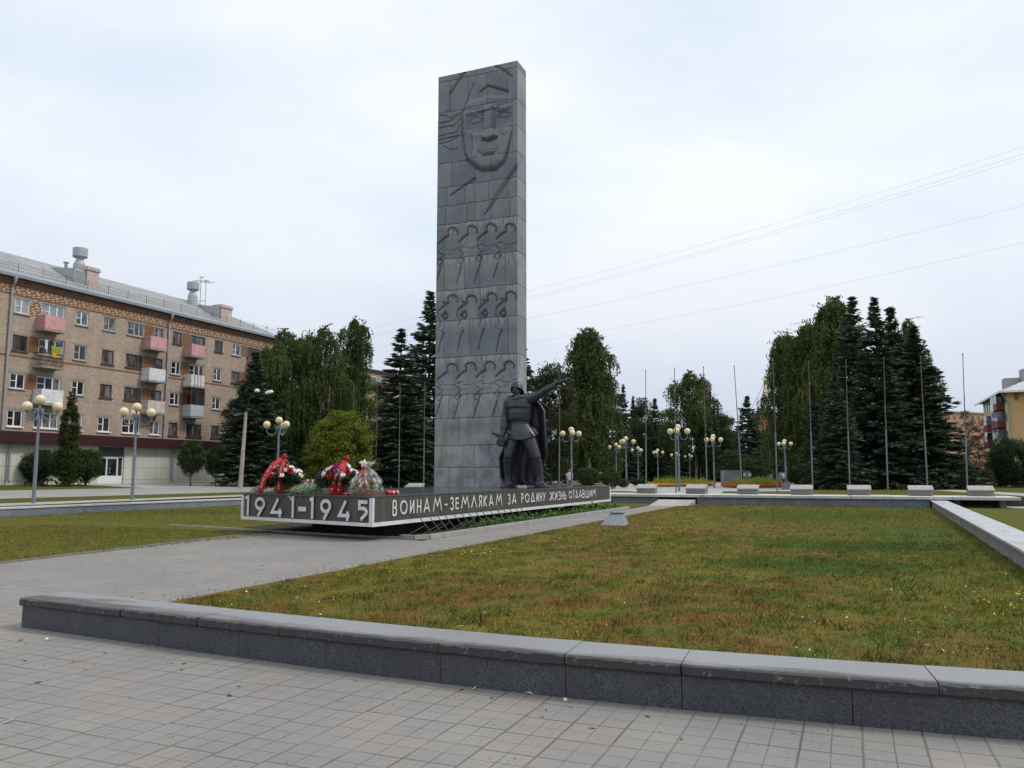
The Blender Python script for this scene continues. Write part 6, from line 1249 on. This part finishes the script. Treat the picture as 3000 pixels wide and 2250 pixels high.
# ================================================================== cars parked beyond the monument
def car(lab, loc, rz, paint):
    t = thing('parked_car', lab, 'car', loc, rz, 'cars parked behind the monument'); P = M(paint[0], paint[1], .25, .05, 2, 0, 40, .0, .6); BLACK = M('black_trim', (.012, .012, .013), .5); L, W_ = 4.4, 1.76
    prof = [(-2.2, .35), (-2.22, .62), (-2.1, .82), (-1.9, .90), (1.05, .98), (1.9, .86), (2.16, .70), (2.2, .45), (2.12, .25), (-2.1, .25)]; m = MB(); n = len(prof)
    for y in (-W_ / 2, -W_ / 2 + .06, W_ / 2 - .06, W_ / 2): m.v += [(x * (.985 if abs(y) > .85 else 1), y, z if abs(y) < .85 else .3 + (z - .3) * .96) for x, z in prof]
    m.f = [(i * n + j, i * n + (j + 1) % n, (i + 1) * n + (j + 1) % n, (i + 1) * n + j) for i in range(3) for j in range(n)] + [tuple(range(n)), tuple(range(3 * n, 4 * n))]; m.build('body', P, t, bevel=.03)
    cab = [(-1.95, .90), (-1.45, 1.38), (-.9, 1.46), (.2, 1.44), (1.15, .97)]; m = MB()
    for y, s in ((-.80, 0), (-.66, 1), (.66, 1), (.80, 0)): m.v += [(x, y if s else y, (z if s or i in (0, 4) else .97)) for i, (x, z) in enumerate(cab)]
    m.v = []; 
    for y0 in (-1, 1): m.v += [(x, y0 * (.80 if i in (0, 4) else .62), z) for i, (x, z) in enumerate(cab)]
    m.f = [(0, 1, 2, 3, 4), (9, 8, 7, 6, 5), (0, 5, 6, 1), (1, 6, 7, 2), (2, 7, 8, 3), (3, 8, 9, 4)]; m.build('cabin', P, t, bevel=.03)
    g = MB(); g.add([(.30, -.60, 1.40), (.30, .60, 1.40), (1.10, .72, 1.03), (1.10, -.72, 1.03)], [(0, 1, 2, 3)]); g.v = [(x + .035, y, z + .025) for x, y, z in g.v]; g.build('windscreen', GL_D, t)
    for s in (-1, 1): g = MB(); g.add([(-1.5, s * .715, 1.05), (.9, s * .765, 1.03), (.2, s * .645, 1.38), (-1.35, s * .645, 1.36)], [(0, 1, 2, 3)]); g.v = [(x, y + s * .022, z) for x, y, z in g.v]; g.build('side_window', GL_D, t)
    for x in (-1.35, 1.35):
        for s in (-1, 1):
            w = MB().tube([(x, s * .70, .31), (x, s * .885, .31)], .31, 20).build('wheel', BLACK, t); MB().tube([(x, s * .886, .31), (x, s * .90, .31)], .19, 14).build('rim', M('alloy_rim', (.4, .4, .42), .3, .05, 2, 0, 40, .8), w)
    for s in (-1, 1): MB().box(2.02, 2.19, s * .55 - .2, s * .55 + .2, .62, .76).build('headlight', M('headlight_glass', (.65, .68, .7), .1), t, bevel=.03); MB().box(-2.24, -2.15, s * .62 - .15, s * .62 + .15, .64, .80).build('tail_light', M('red_tail_light', (.35, .01, .01), .2), t)
    MB().box(2.15, 2.215, -.45, .45, .36, .56).build('grille', BLACK, t)
car('silver car with its bonnet showing behind the wrapped flower basket', (*atD(1108, 66), .62), YAW - .25, ('silver_paint', (.42, .43, .44)))
car('black car parked under the spruces left of the memorial block', (*atD(1150, 72), .66), YAW + 2.9, ('black_paint', (.012, .013, .018)))
car('pale grey car glimpsed behind the left flower basket', (*atD(806, 74), .7), YAW + .2, ('pale_grey_paint', (.20, .21, .22)))

# ================================================================== concrete street light on the left
p = atD(715, 58); zz = .62; t = thing('street_light', 'tapering pale concrete street light pole with a dark arm and two white heads', 'street light', (*p, zz), YAW); hh = (1392 - 1208) / FOC * 58 + EYE - zz
CPOLE = M('stained_concrete_pole', (.36, .31, .28), .9, .2, 1.2, .2, 30, dirt=(.24, .18, .15)); MB().tube([(-.12, 0, 0), (.10, 0, hh)], [.17, .10], 12).build('pole', CPOLE, t)
def sp_(x, y): q = Vector(atD(x, 58)); q = Vector((q.x, q.y, EYE + (HOR - y) / FOC * 58)) - Vector(t.location); return Matrix.Rotation(-YAW, 3, 'Z') @ q
DK = M('dark_lamp_arm', (.02, .022, .025), .6); MB().tube([(.10, 0, hh), sp_(729, 1165), sp_(745, 1159), sp_(775, 1152)], [.045, .04, .035, .03], 8).tube([sp_(729, 1165), sp_(742, 1150)], .035, 8).build('arm', DK, t)
a, b = sp_(773, 1152), sp_(797, 1147); MB().tube([a, a.lerp(b, .25), a.lerp(b, .8), b], [.05, .12, .12, .04], 10).build('lamp_head', M('white_lamp_head', (.75, .76, .78), .35), t, smooth=True); a = sp_(749, 1145); MB().lathe([(.20, -.10), (.19, .02), (.12, .12), (.02, .15)], 14, tuple(a)).build('lamp_head', M('pale_lamp_head', (.5, .52, .55), .4), t, smooth=True)

# ================================================================== floodlight housing on the lawn and wreath stands
t = thing('floodlight_housing', 'grey wedge shaped metal floodlight housing on the lawn by the path', 'floodlight', (-6.98, 25.2, 0), R(8)); t.scale = (.74, .74, .92); BX = M('grey_painted_metal', (.235, .255, .29), .5, .1, 2)
m = MB(); m.add([(-.62, -.2, 0), (.45, -.25, 0), (.50, .75, 0), (-.55, .8, 0), (-.22, .12, .42), (.34, .10, .42), (.36, .40, .42), (-.18, .42, .42)], [(0, 3, 2, 1), (0, 1, 5, 4), (1, 2, 6, 5), (2, 3, 7, 6), (3, 0, 4, 7), (4, 5, 6, 7)]); m.build('housing', BX, t, bevel=.012)
MB().box(-.24, .38, .06, .42, .424, .44).build('lid', M('dark_lid', (.06, .065, .08), .5), t)
WST = M('bare_steel_rod', (.075, .07, .065), .6, .2, 6)
def stand(lab, y, tw, rz):
    t = thing('wreath_stand', lab, 'wreath stand', (-9.98, y, .03), rz, 'metal wreath stands leaning by the plinth'); m = MB(); L = 1.05; r = .013
    top = lambda s: Vector((-.34 + .05 * tw, s * L, .56 + .02 * tw * s)); bot = lambda s: Vector((.02, s * L + .22, .02))
    m.tube([top(-.08), top(.5) + Vector((0, 0, -.015)), top(1.06)], r, 6)
    for s in (0, .5, .94): m.tube([top(s), bot(s)], r, 6)
    for s in (0, .94): q = top(s).lerp(bot(s), .5); m.tube([q, (-.52, q.y - .42, .02)], r * .8, 6); m.bar(bot(s), (-.52, q.y - .42, .02), .03, .02)
    m.tube([bot(0), bot(.94)], r, 6); m.build('frame', WST, t)
for i, (y, tw, lb) in enumerate(((18.35, .3, 'metal wreath stand nearest the viewer beside the plinth'), (19.75, -.4, 'second metal wreath stand, overlapping the nearest one'), (21.2, .2, 'third metal wreath stand in the middle of the row'), (22.7, 1.0, 'fourth metal wreath stand with sagging top rail'), (24.3, -.2, 'farthest metal wreath stand standing in the weeds'))): stand(lb, y, tw, R(rg.uniform(-3, 3)))

# ================================================================== power lines, crane, gate
WIRE = M('wire', (.30, .31, .34), .6, .05)
for i, (xa, ya, xb, yb, sag, nm) in enumerate(((1060, 965, 3060, 396, 26, 'uppermost'), (1060, 985, 3060, 418, 26, 'second highest'), (1060, 990, 3060, 432, 24, 'third'), (1060, 1022, 3060, 578, 20, 'fourth'), (1500, 1010, 3060, 690, 16, 'lowest'))):
    D0, D1 = 150.0, 95.0; P = []
    for s in np.linspace(0, 1, 25):
        px = xa + (xb - xa) * s; py = ya + (yb - ya) * s + sag * 4 * s * (1 - s); D = 1 / ((1 - s) / D0 + s / D1); q = atD(px, D); P.append((q[0], q[1], EYE + (HOR - py) / FOC * D * 1.0))
    o = MB().tube(P, .011, 5).build('power_line', WIRE); tag(o, nm + ' of the thin power lines crossing the sky to the upper right', 'power line', 'power lines', 'thing')
CR = M('faded_orange_steel', (.62, .34, .16), .6, .15, .5); Dc = 235
def cp(x, y): q = atD(x, Dc); return Vector((q[0], q[1], EYE + (HOR - y) / FOC * Dc))
t = thing('crane', 'distant orange lattice crane boom beyond the trees', 'crane', tuple(cp(2215, 1290))); L0 = Vector(t.location); m = MB(); A0, B0, A1, B1 = cp(2212, 1300), cp(2224, 1300), cp(2245, 1122), cp(2254, 1124)
for k in range(16):
    a, b = A0.lerp(A1, k / 16), A0.lerp(A1, (k + 1) / 16); c_, d_ = B0.lerp(B1, k / 16), B0.lerp(B1, (k + 1) / 16); m.bar(a - L0, b - L0, .22); m.bar(c_ - L0, d_ - L0, .22); m.bar(a - L0, d_ - L0, .12); m.bar(c_ - L0, b - L0, .12); m.bar(b - L0, d_ - L0, .12)
m.build('lattice_boom', CR, t); m = MB(); m.bar(cp(2244, 1122) - L0, cp(2262, 1116) - L0, .9); m.bar(cp(2252, 1118) - L0, cp(2254, 1104) - L0, .35); m.bar(cp(2254, 1104) - L0, cp(2262, 1118) - L0, .25); m.build('boom_head', CR, t); MB().tube([cp(2244, 1122) - L0, cp(2190, 1225) - L0], .07, 5).build('cable', WIRE, t)
t = thing('red_gate', 'oxblood red arched gate wall beside the ochre building', 'gate', (*atD(2850, 104), .47), YAW); m = MB(); w = 52 / FOC * 104
m.box(0, .55, 0, .4, 0, 2.5); m.box(w - .55, w, 0, .4, 0, 2.5); m.box(0, w, -.02, .42, 2.502, 2.85)
n = 10; pr = []
for j in range(n):
    a0, a1 = math.pi * j / n, math.pi * (j + 1) / n; f = lambda a: (w / 2 - (w / 2 - .56) * math.cos(a), 1.55 + .9 * math.sin(a)); x0, z0 = f(a0); x1, z1 = f(a1); m.add([(x0, 0, z0), (x1, 0, z1), (x1, 0, 2.5), (x0, 0, 2.5), (x0, .4, z0), (x1, .4, z1), (x1, .4, 2.5), (x0, .4, 2.5)], [(0, 1, 2, 3), (7, 6, 5, 4), (0, 4, 5, 1)])
m.build('arch_wall', M('oxblood_plaster', (.17, .045, .035), .85, .12, 1), t); m = MB()
for i in range(12): m.bar((w + .3 + i * .35, .2, 0), (w + .3 + i * .35, .2, 2.3), .06)
for z in (.3, 1.5, 2.2): m.bar((w, .2, z), (w + 4.4, .2, z), .06)
m.build('railing', PVC, t)
# ================================================================== flowers laid on the plinth
WICK = M('wicker', (.24, .115, .050), .8, .3, 14, .6, 50); RED = M('red_satin_ribbon', (.33, .007, .012), .62, .15, 6); WHT = M('white_petals', (.78, .77, .68), .6, .08, 20); REDP = M('red_petals', (.42, .008, .012), .55, .2, 20); PUR = M('violet_petals', (.13, .09, .42), .6, .2, 20); PNK = M('pink_petals', (.52, .10, .20), .6, .25, 20); GRN = M('fern_green', (.028, .060, .022), .7, .35, 14); STEM = M('carnation_stems', (.19, .26, .16), .7, .4, 12); INK = M('white_print', (.75, .72, .65), .6)
def onfrontp(s, back):                            # place on the plinth top: s along the front edge from its left end, back from the edge
    p, q = Vector(PB), Vector(PA); d = (q - p).normalized(); n = Vector((-d.y, d.x))
    if n.y < 0: n = -n
    r = p + d * s + n * back; return (r.x, r.y, ZT)
FR = math.atan2(PA[1] - PB[1], PA[0] - PB[0])
def blossom(kind, r, rg_):
    m = MB()
    if kind == 'mum':                             # layered pointed petals
        for lay, (n, tilt, k) in enumerate(((13, .25, 1.0), (11, .75, .8), (7, 1.2, .5))):
            for i in range(n):
                a = 6.283 * (i + .5 * lay) / n + rg_.uniform(-.1, .1); d = Vector((math.cos(a) * math.cos(tilt), math.sin(a) * math.cos(tilt), math.sin(tilt))); s = Vector((-math.sin(a), math.cos(a), 0)) * r * .17
                m.add([d * r * .1 - s * .4, d * r * .6 * k - s, d * r * k, d * r * .6 * k + s, d * r * .1 + s * .4], [(0, 1, 2, 3, 4)])
    else:
        for lay, (n, tilt, k) in enumerate(((9, .15, 1.0), (8, .6, .95), (7, 1.0, .85), (4, 1.35, .7))):
            for i in range(n):
                a = 6.283 * (i + .5 * lay) / n + rg_.uniform(-.2, .2); ti = tilt + rg_.uniform(-.15, .15); d = Vector((math.cos(a) * math.cos(ti), math.sin(a) * math.cos(ti), math.sin(ti))); s = Vector((-math.sin(a), math.cos(a), 0)) * r * .36; u = Vector((0, 0, 1)) * r * .10
                m.add([d * r * .12, d * r * .75 * k - s, d * r * 1.0 * k - s * .45 + u, d * r * .92 * k, d * r * 1.0 * k + s * .45 + u * .6, d * r * .75 * k + s], [(0, 1, 2, 3), (0, 3, 4, 5)])
    return m
def rv(*pts): return [(r * .59 + v * .80, r * .80 - v * .59, z) for r, v, z in pts]
def basket(lab, s, back, H, ribbons, seed):
    rg_ = random.Random(seed); rng = np.random.default_rng(seed); t = thing('flower_basket', lab, 'flower basket', onfrontp(s, back), FR, 'flower offerings on the plinth')
    MB().lathe([(.20, 0), (.21, .02), (.26, .26), (.285, .27), (.285, .30), (.25, .30), (.25, .27)], 20).build('basket_body', WICK, t)
    MB().tube([(.26 * math.cos(a), .02, .28 + (H - .30) * math.sin(a) ** .8) for a in np.linspace(.02, math.pi - .02, 15)], .014, 7).build('basket_handle', WICK, t)
    n = 2200; a = rng.uniform(0, 6.283, n); r = np.sqrt(rng.random(n)) * .64; C = np.stack([np.cos(a) * r, np.sin(a) * r * .8, .32 + .30 * (1 - (r / .72) ** 2) * rng.random(n) + rng.normal(0, .05, n)], 1); d = np.stack([np.cos(a), np.sin(a), rng.normal(-.1, .4, n)], 1) * rng.uniform(.05, .13, n)[:, None]; b = np.cross(d, rdir(rng, n)) * .28
    V, F, T = kites(C, d, b, rng.random(n)); tris('foliage', V, F, L_DARK, T, t)
    n = 420; a = np.concatenate([rng.normal(2.9, .35, n // 2), rng.normal(.1, .4, n // 2)]); r = rng.uniform(.45, .85, n); C = np.stack([np.cos(a) * r, np.sin(a) * r * .7, .40 + rng.normal(0, .07, n) - (r - .4) * .15], 1); d = np.stack([np.cos(a), np.sin(a), rng.normal(0, .3, n)], 1) * .07; b = np.cross(d, rdir(rng, n)) * .22; V, F, T = kites(C, d, b, rng.random(n)); tris('fern_fronds', V, F, L_DEC, T, t)
    src = {k: blossom(k, 1.0, rg_) for k in ('mum', 'car')}
    cols = [(WHT, 'mum', .085), (WHT, 'mum', .09), (REDP, 'car', .075), (PUR, 'car', .05), (WHT, 'mum', .08), (REDP, 'car', .08), (PUR, 'car', .055)]; me = {}
    for i in range(46):
        mt, kd, r = cols[i % 7]; z = rg_.random(); an = i * 2.39996 + rg_.uniform(-.2, .2); rr = .60 * math.sqrt((i + .5) / 46); P = Vector((rr * math.cos(an) * 1.05, rr * math.sin(an) * .80, .42 + .33 * (1 - (rr / .66) ** 2) + rg_.uniform(-.03, .03))); nn = Vector((P.x, P.y - .10, .32)).normalized(); key = (mt.name, kd)
        if key not in me: m = MB(); m.v = list(src[kd].v); m.f = list(src[kd].f); o = m.build('blossom', mt, t); me[key] = o.data
        else: o = bpy.data.objects.new('blossom', me[key]); COL.objects.link(o); o.parent = t
        o.location = P; o.rotation_euler = nn.to_track_quat('Z', 'Y').to_euler(); o.scale = (r * rg_.uniform(.95, 1.3),) * 3
    for rb in ribbons:                            # broad satin ribbon over the handle, down the front
        P = [Vector(p) for p in rb]; m = MB(); n = 24; k = len(P) - 1; cen = []
        for i in range(n + 1):
            u = i / n * k; j = min(int(u), k - 1); f = u - j; cen.append(P[j] * (1 - f) + P[j + 1] * f)
        for _ in range(3): cen = [cen[0]] + [(cen[i - 1] + cen[i] * 2 + cen[i + 1]) / 4 for i in range(1, n)] + [cen[-1]]
        for i, c_ in enumerate(cen):
            tg = (cen[min(i + 1, n)] - cen[max(i - 1, 0)]).normalized(); sd = tg.cross(Vector((.62, -.78, .10))).normalized() * (.060 + .018 * i / n); wv = Vector((0, -1, 0)) * .005 * math.sin(i * 1.1); m.v += [tuple(c_ - sd + wv), tuple(c_ + wv * -.6), tuple(c_ + sd + wv)]
        m.f = [(3 * i + j, 3 * i + j + 1, 3 * i + j + 4, 3 * i + j + 3) for i in range(n) for j in range(2)]; o = m.build('ribbon', RED, t, smooth=True); so = o.modifiers.new('cloth', 'SOLIDIFY'); so.thickness = .006
        m = MB(); g_ = random.Random(seed + 5)
        for i in range(9, n - 2):
            c_ = cen[i]; tg = (cen[i + 1] - c_).normalized(); sd = tg.cross(Vector((.12, -1, .25))).normalized(); up = Vector((0, -.012, 0)) + tg.cross(sd) * 0
            if g_.random() < .22: continue
            for off in (-.022, .016): w_ = g_.uniform(.006, .014); q = c_ + sd * off + Vector((0, -.022, .004)); m.add([tuple(q - tg * .013 - sd * w_), tuple(q - tg * .013 + sd * w_), tuple(q + tg * .012 + sd * w_), tuple(q + tg * .012 - sd * w_)], [(0, 1, 2, 3)])
        m.build('ribbon_print', INK, o)
    h = Vector(ribbons[0][0]); m = MB()
    for dx, dz in ((-.07, .05), (.03, .10), (.08, .03)): m.ball((h.x + dx * .7, h.y, h.z + dz * .7), .055, 10, 7, .8)
    m.build('bow', RED, t, smooth=True); return t
basket('tall wicker basket of white, red and violet flowers with two red ribbons, left end', 1.45, .35, .98, [rv((0, .05, .98), (-.30, .36, .78), (-.50, .46, .40), (-.60, .40, .02)), rv((0, .06, .97), (-.04, .46, .74), (-.09, .50, .36), (-.11, .42, .01))], 3)
basket('wide wicker basket of white chrysanthemums with two red ribbons, middle of the front', 3.75, .42, .90, [rv((.18, .05, .90), (.02, .44, .70), (-.12, .50, .38), (-.20, .44, .01)), rv((.17, .06, .89), (.07, .48, .66), (.01, .53, .34), (-.02, .46, .0))], 9)
# cellophane wrapped basket
t = thing('wrapped_flower_basket', 'small flower basket wrapped in clear cellophane with red and white bow at the corner', 'flower basket', onfrontp(4.86, .40), FR, 'flower offerings on the plinth'); MB().lathe([(.24, 0), (.25, .02), (.28, .15), (.26, .15)], 20).build('basket_body', WICK, t); rng = np.random.default_rng(5)
n = 700; a = rng.uniform(0, 6.283, n); r = np.sqrt(rng.random(n)) * .30; C = np.stack([np.cos(a) * r, np.sin(a) * r, .15 + .16 * rng.random(n)], 1); d = rdir(rng, n) * .05; V, F, T = kites(C, d, np.cross(d, rdir(rng, n)) * .5, rng.random(n)); tris('foliage', V, F, L_LIME, T, t)
for i, (x, y, z) in enumerate(((-.22, -.18, .26), (.10, -.24, .27), (.2, -.2, .30), (-.05, -.1, .38), (.05, .05, .45), (-.12, .0, .42), (.22, .0, .34))): o = blossom('car', .075, random.Random(i)).build('blossom', WHT if i < 4 else (PUR if i % 2 else REDP), t, smooth=True); o.location = (x, y, z)
q = NT('clear_cellophane'); q.out((.85, .87, .92), .06, 0, .8); tr = q.n('BsdfTransparent'); gl = q.n('BsdfGlossy', {'Roughness': .08}); nz_ = q.noise(7, 4); mx = q.n('MixShader', {0: q.ramp(nz_, [(.42, .10), (.62, .42)])}); q.t.links.new(tr.outputs[0], mx.inputs[1]); q.t.links.new(gl.outputs[0], mx.inputs[2]); q.t.links.new(mx.outputs[0], q.t.nodes['Material Output'].inputs['Surface']); CELL = q.m
m = MB(); rr_ = random.Random(2); pr = [(.30, .0), (.40, .14), (.38, .32), (.25, .52), (.09, .66), (.05, .69), (.13, .78), (.20, .84)]
for r, z in pr: m.v += [(r * (1 + .14 * math.sin(j * 2.6 + z * 9) + rr_.uniform(-.05, .05)) * math.cos(6.283 * j / 30), r * (1 + .14 * math.sin(j * 2.6 + z * 9)) * math.sin(6.283 * j / 30), z + .02 * math.sin(j * 2.1)) for j in range(30)]
m.f = [(i * 30 + j, i * 30 + (j + 1) % 30, (i + 1) * 30 + (j + 1) % 30, (i + 1) * 30 + j) for i in range(len(pr) - 1) for j in range(30)]; m.build('cellophane', CELL, t)
m = MB()
for a in (.4, 1.5, 2.6, 3.7, 5.0): m.tube([(0, -.06, .70), (.07 * math.cos(a), -.10, .76 + .05 * math.sin(a)), (.11 * math.cos(a), -.08, .80 + .09 * math.sin(a))], [.012, .035, .012], 6)
m.build('white_bow', INK, t, smooth=True); m = MB()
for x, z in ((-.05, .16), (.03, .30), (.34, .22)): m.tube([(0, -.10, .68), (x * .5, -.24, .52), (x, -.36, z)], [.02, .022, .016], 5)
m.ball((0, -.10, .68), .05, 9, 6); m.build('red_ribbon', RED, t, smooth=True)
# bundles of carnations laid along the edge
def bundle(lab, s, back, ang, n, L, heads, seed, hang=0.0):
    rg_ = random.Random(seed); t = thing('carnation_bundle', lab, 'flowers', onfrontp(s, back), FR + R(ang), 'carnations laid on the plinth'); m = MB(); hd = []
    for i in range(n):
        y = rg_.uniform(-.11, .11); z = .05 + rg_.random() * .17; e = Vector((rg_.uniform(-.05, .08), y + rg_.uniform(-.10, .10), z + .10)); b = Vector((-L * rg_.uniform(.75, 1.1), y * 1.5 + rg_.uniform(-.12, .12), max(.012, z * rg_.uniform(.1, .9)))); md = e.lerp(b, .5) + Vector((0, 0, rg_.uniform(-.01, .03)))
        if hang and rg_.random() < hang: b.z = -rg_.uniform(.03, .16); md.z = .05
        m.tube([b, md, e], .0065, 5); hd.append(e)
    for i in range(n * 5): c_ = Vector((-L * rg_.random(), rg_.uniform(-.16, .16), .04 + rg_.random() * .12)); d_ = Vector((rg_.uniform(-1, 1), rg_.uniform(-1, 1), rg_.uniform(-.2, .9))).normalized() * .07; s_ = d_.cross(Vector((.3, .4, .8))).normalized() * .006; m.add([c_ - s_, c_ + d_, c_ + s_], [(0, 1, 2)])
    m.build('stems', STEM, t); me = {}
    for i, e in enumerate(hd[:min(n, 34)]):
        mt = heads[i % len(heads)]
        if mt.name not in me: o = blossom('car', 1.0, rg_).build('blossom', mt, t); me[mt.name] = o.data
        else: o = bpy.data.objects.new('blossom', me[mt.name]); COL.objects.link(o); o.parent = t
        o.location = e + Vector((.02, 0, .02)); o.scale = (.062 * rg_.uniform(.8, 1.15),) * 3; o.rotation_euler = (rg_.uniform(-.5, .5), 1.2, 0)
bundle('flat pile of green carnation stems at the far left corner of the plinth', .95, .30, 15, 24, .6, [REDP], 1); bundle('few red carnations lying between the ribbons of the left basket', 1.55, .55, 5, 18, .7, [REDP], 2)
bundle('thick pile of carnation stems with pink heads, middle of the front edge, stems hanging over', 2.05, .52, 128, 60, .66, [PNK, REDP, PNK], 3, .35); bundle('pile of carnations with pink and white heads beside the middle basket', 2.40, .55, 132, 60, .66, [PNK, WHT, PNK], 4, .15); bundle('pile of white headed carnations touching the middle basket', 2.75, .56, 125, 50, .60, [WHT, WHT, PNK], 5, .15)
# grave lights lying on the plinth
RG = M('red_candle_glass', (.40, .010, .012), .15, .2, 6)
for i, (s, bk, lab) in enumerate(((2.28, .25, 'red grave light lying beside the left basket'), (4.22, .22, 'red grave light between the middle and wrapped baskets'), (4.42, .20, 'small red grave light just left of the wrapped basket'))):
    x, y, z = onfrontp(s, bk); t = thing('grave_light', lab, 'candle', (x, y, z + .05), FR + .3 * i, 'red grave lights on the plinth'); MB().tube([(-.06, 0, -.02), (-.05, 0, -.02), (.04, 0, -.02), (.045, 0, -.02)], [.02, .03, .03, .025], 12).build('glass', RG, t, smooth=False); MB().tube([(.046, 0, -.02), (.06, 0, -.02)], .025, 12).build('lid', INK, t)
for i, (px, lab) in enumerate(((1141, 'red grave light lying on the right edge of the plinth, the left one of two'), (1154, 'red grave light lying on the right edge of the plinth, the right one of two'))):
    x, y, z = atX(px, 1447, PA[0] - .28); t = thing('grave_light', lab, 'candle', (x, y, ZT + .055), 1.5, 'red grave lights on the plinth'); MB().tube([(-.14, 0, 0), (-.12, 0, 0), (.10, 0, 0), (.12, 0, 0)], [.04, .055, .055, .045], 12).build('glass', RG, t); MB().tube([(.122, 0, 0), (.16, 0, 0)], .045, 12).build('lid', INK, t)
# litter on the paving and the lawn
LIT = M('white_paper', (.75, .75, .74), .8, .05); rl = random.Random(6)
def litter(lab, x, y, z, s, rz):
    m = MB(); m.v = [(-s, -s * .3, 0), (s * .7, -s * .35, .004), (s, s * .2, .012), (-s * .4, s * .4, .018), (-s * 1.1, s * .1, .006)]; m.f = [(0, 1, 2, 3, 4)]; o = m.build('paper_scrap', LIT); so = o.modifiers.new('paper', 'SOLIDIFY'); so.thickness = .002; o.location = (x, y, z); o.rotation_euler = (.1, .1, rz); return tag(o, lab, 'litter', 'scraps of litter', 'thing')
for px, py, s, lab in ((24, 2117, .035, 'white scrap of paper on the paving at the lower left edge'), (1391, 2018, .03, 'pale flat scrap on the paving under the middle of the low wall'), (1551, 2034, .03, 'white cigarette end on the paving near the low wall'), (1657, 2052, .028, 'small white crumpled scrap on the paving right of the cigarette end'), (137, 1874, .02, 'tiny pale scrap on the paving below the left end of the low wall')): x, y, z = gz(px, py, .004); litter(lab, x, y, .006, s, rl.uniform(0, 6))
for px, py, s, lab in ((1347, 1838, .04, 'larger white scrap in the lawn just behind the low wall'), (1337, 1814, .03, 'white scrap in the lawn above the larger one'), (1419, 1798, .028, 'white scrap in the brown grass right of the pair'), (1580, 1880, .025, 'white scrap at the back edge of the low wall'), (870, 1754, .03, 'white scrap in the brown grass near the paved path'), (2763, 1908, .03, 'white scrap in the grass at the lower right'), (2350, 1811, .022, 'small white scrap in the middle of the lawn, left of its twin'), (2386, 1824, .022, 'small white scrap in the middle of the lawn, right of its twin'), (2716, 1893, .022, 'small white scrap left of the one at the lower right')): x, y, z = gz(px, py, .03); litter(lab, x, y, .034, s, rl.uniform(0, 6))
rng = np.random.default_rng(12); n = 260; P = np.stack([rng.uniform(-7.6, 2.8, n), 6.5 + rng.gamma(1.3, 4.2, n)], 1); n = len(P); C = np.stack([P[:, 0], P[:, 1], rng.uniform(.02, .045, n)], 1); a = rdir(rng, n) * rng.uniform(.006, .016, n)[:, None]; V, F, T = kites(C, a, np.cross(a, rdir(rng, n)) * .7, rng.random(n)); tag(tris('lawn_specks', V, F, LIT, T), 'tiny pale specks of litter and petals scattered through the lawn', 'litter specks', kind='stuff')
n = 160; k = rng.integers(0, 5, n); cen = np.array([(2.2, 13.0), (-7.6, 11.5), (-6.9, 14.5), (-5.0, 24.0), (1.6, 11.2)]); C = np.concatenate([cen[k] + rng.normal(0, .45, (n, 2)), rng.uniform(.03, .07, (n, 1))], 1); C = C[(C[:, 0] > -7.95) & (C[:, 0] < 2.6)]; n = len(C); a = rdir(rng, n) * .018; V, F, T = kites(C, a, np.cross(a, rdir(rng, n)), rng.random(n)); tag(tris('dandelions', V, F, M('dandelion_yellow', (.62, .36, .01), .7), T), 'tiny yellow dandelions scattered in the lawn', 'dandelions', kind='stuff')
n = 700; s = rng.random(n); C = np.stack([-8.05 + rng.normal(0, .06, n), 6.6 + s * 36, rng.gamma(1.5, .025, n)], 1); a = rdir(rng, n) * .05; a[:, 2] = np.abs(a[:, 2]) * 1.1; a *= .45; V, F, T = kites(C, a, np.cross(a, rdir(rng, n)) * .25, rng.random(n)); tag(tris('edge_weeds', V, F, L_DEC, T), 'ragged weeds along the edge of the lawn and the path', 'weeds', kind='stuff')
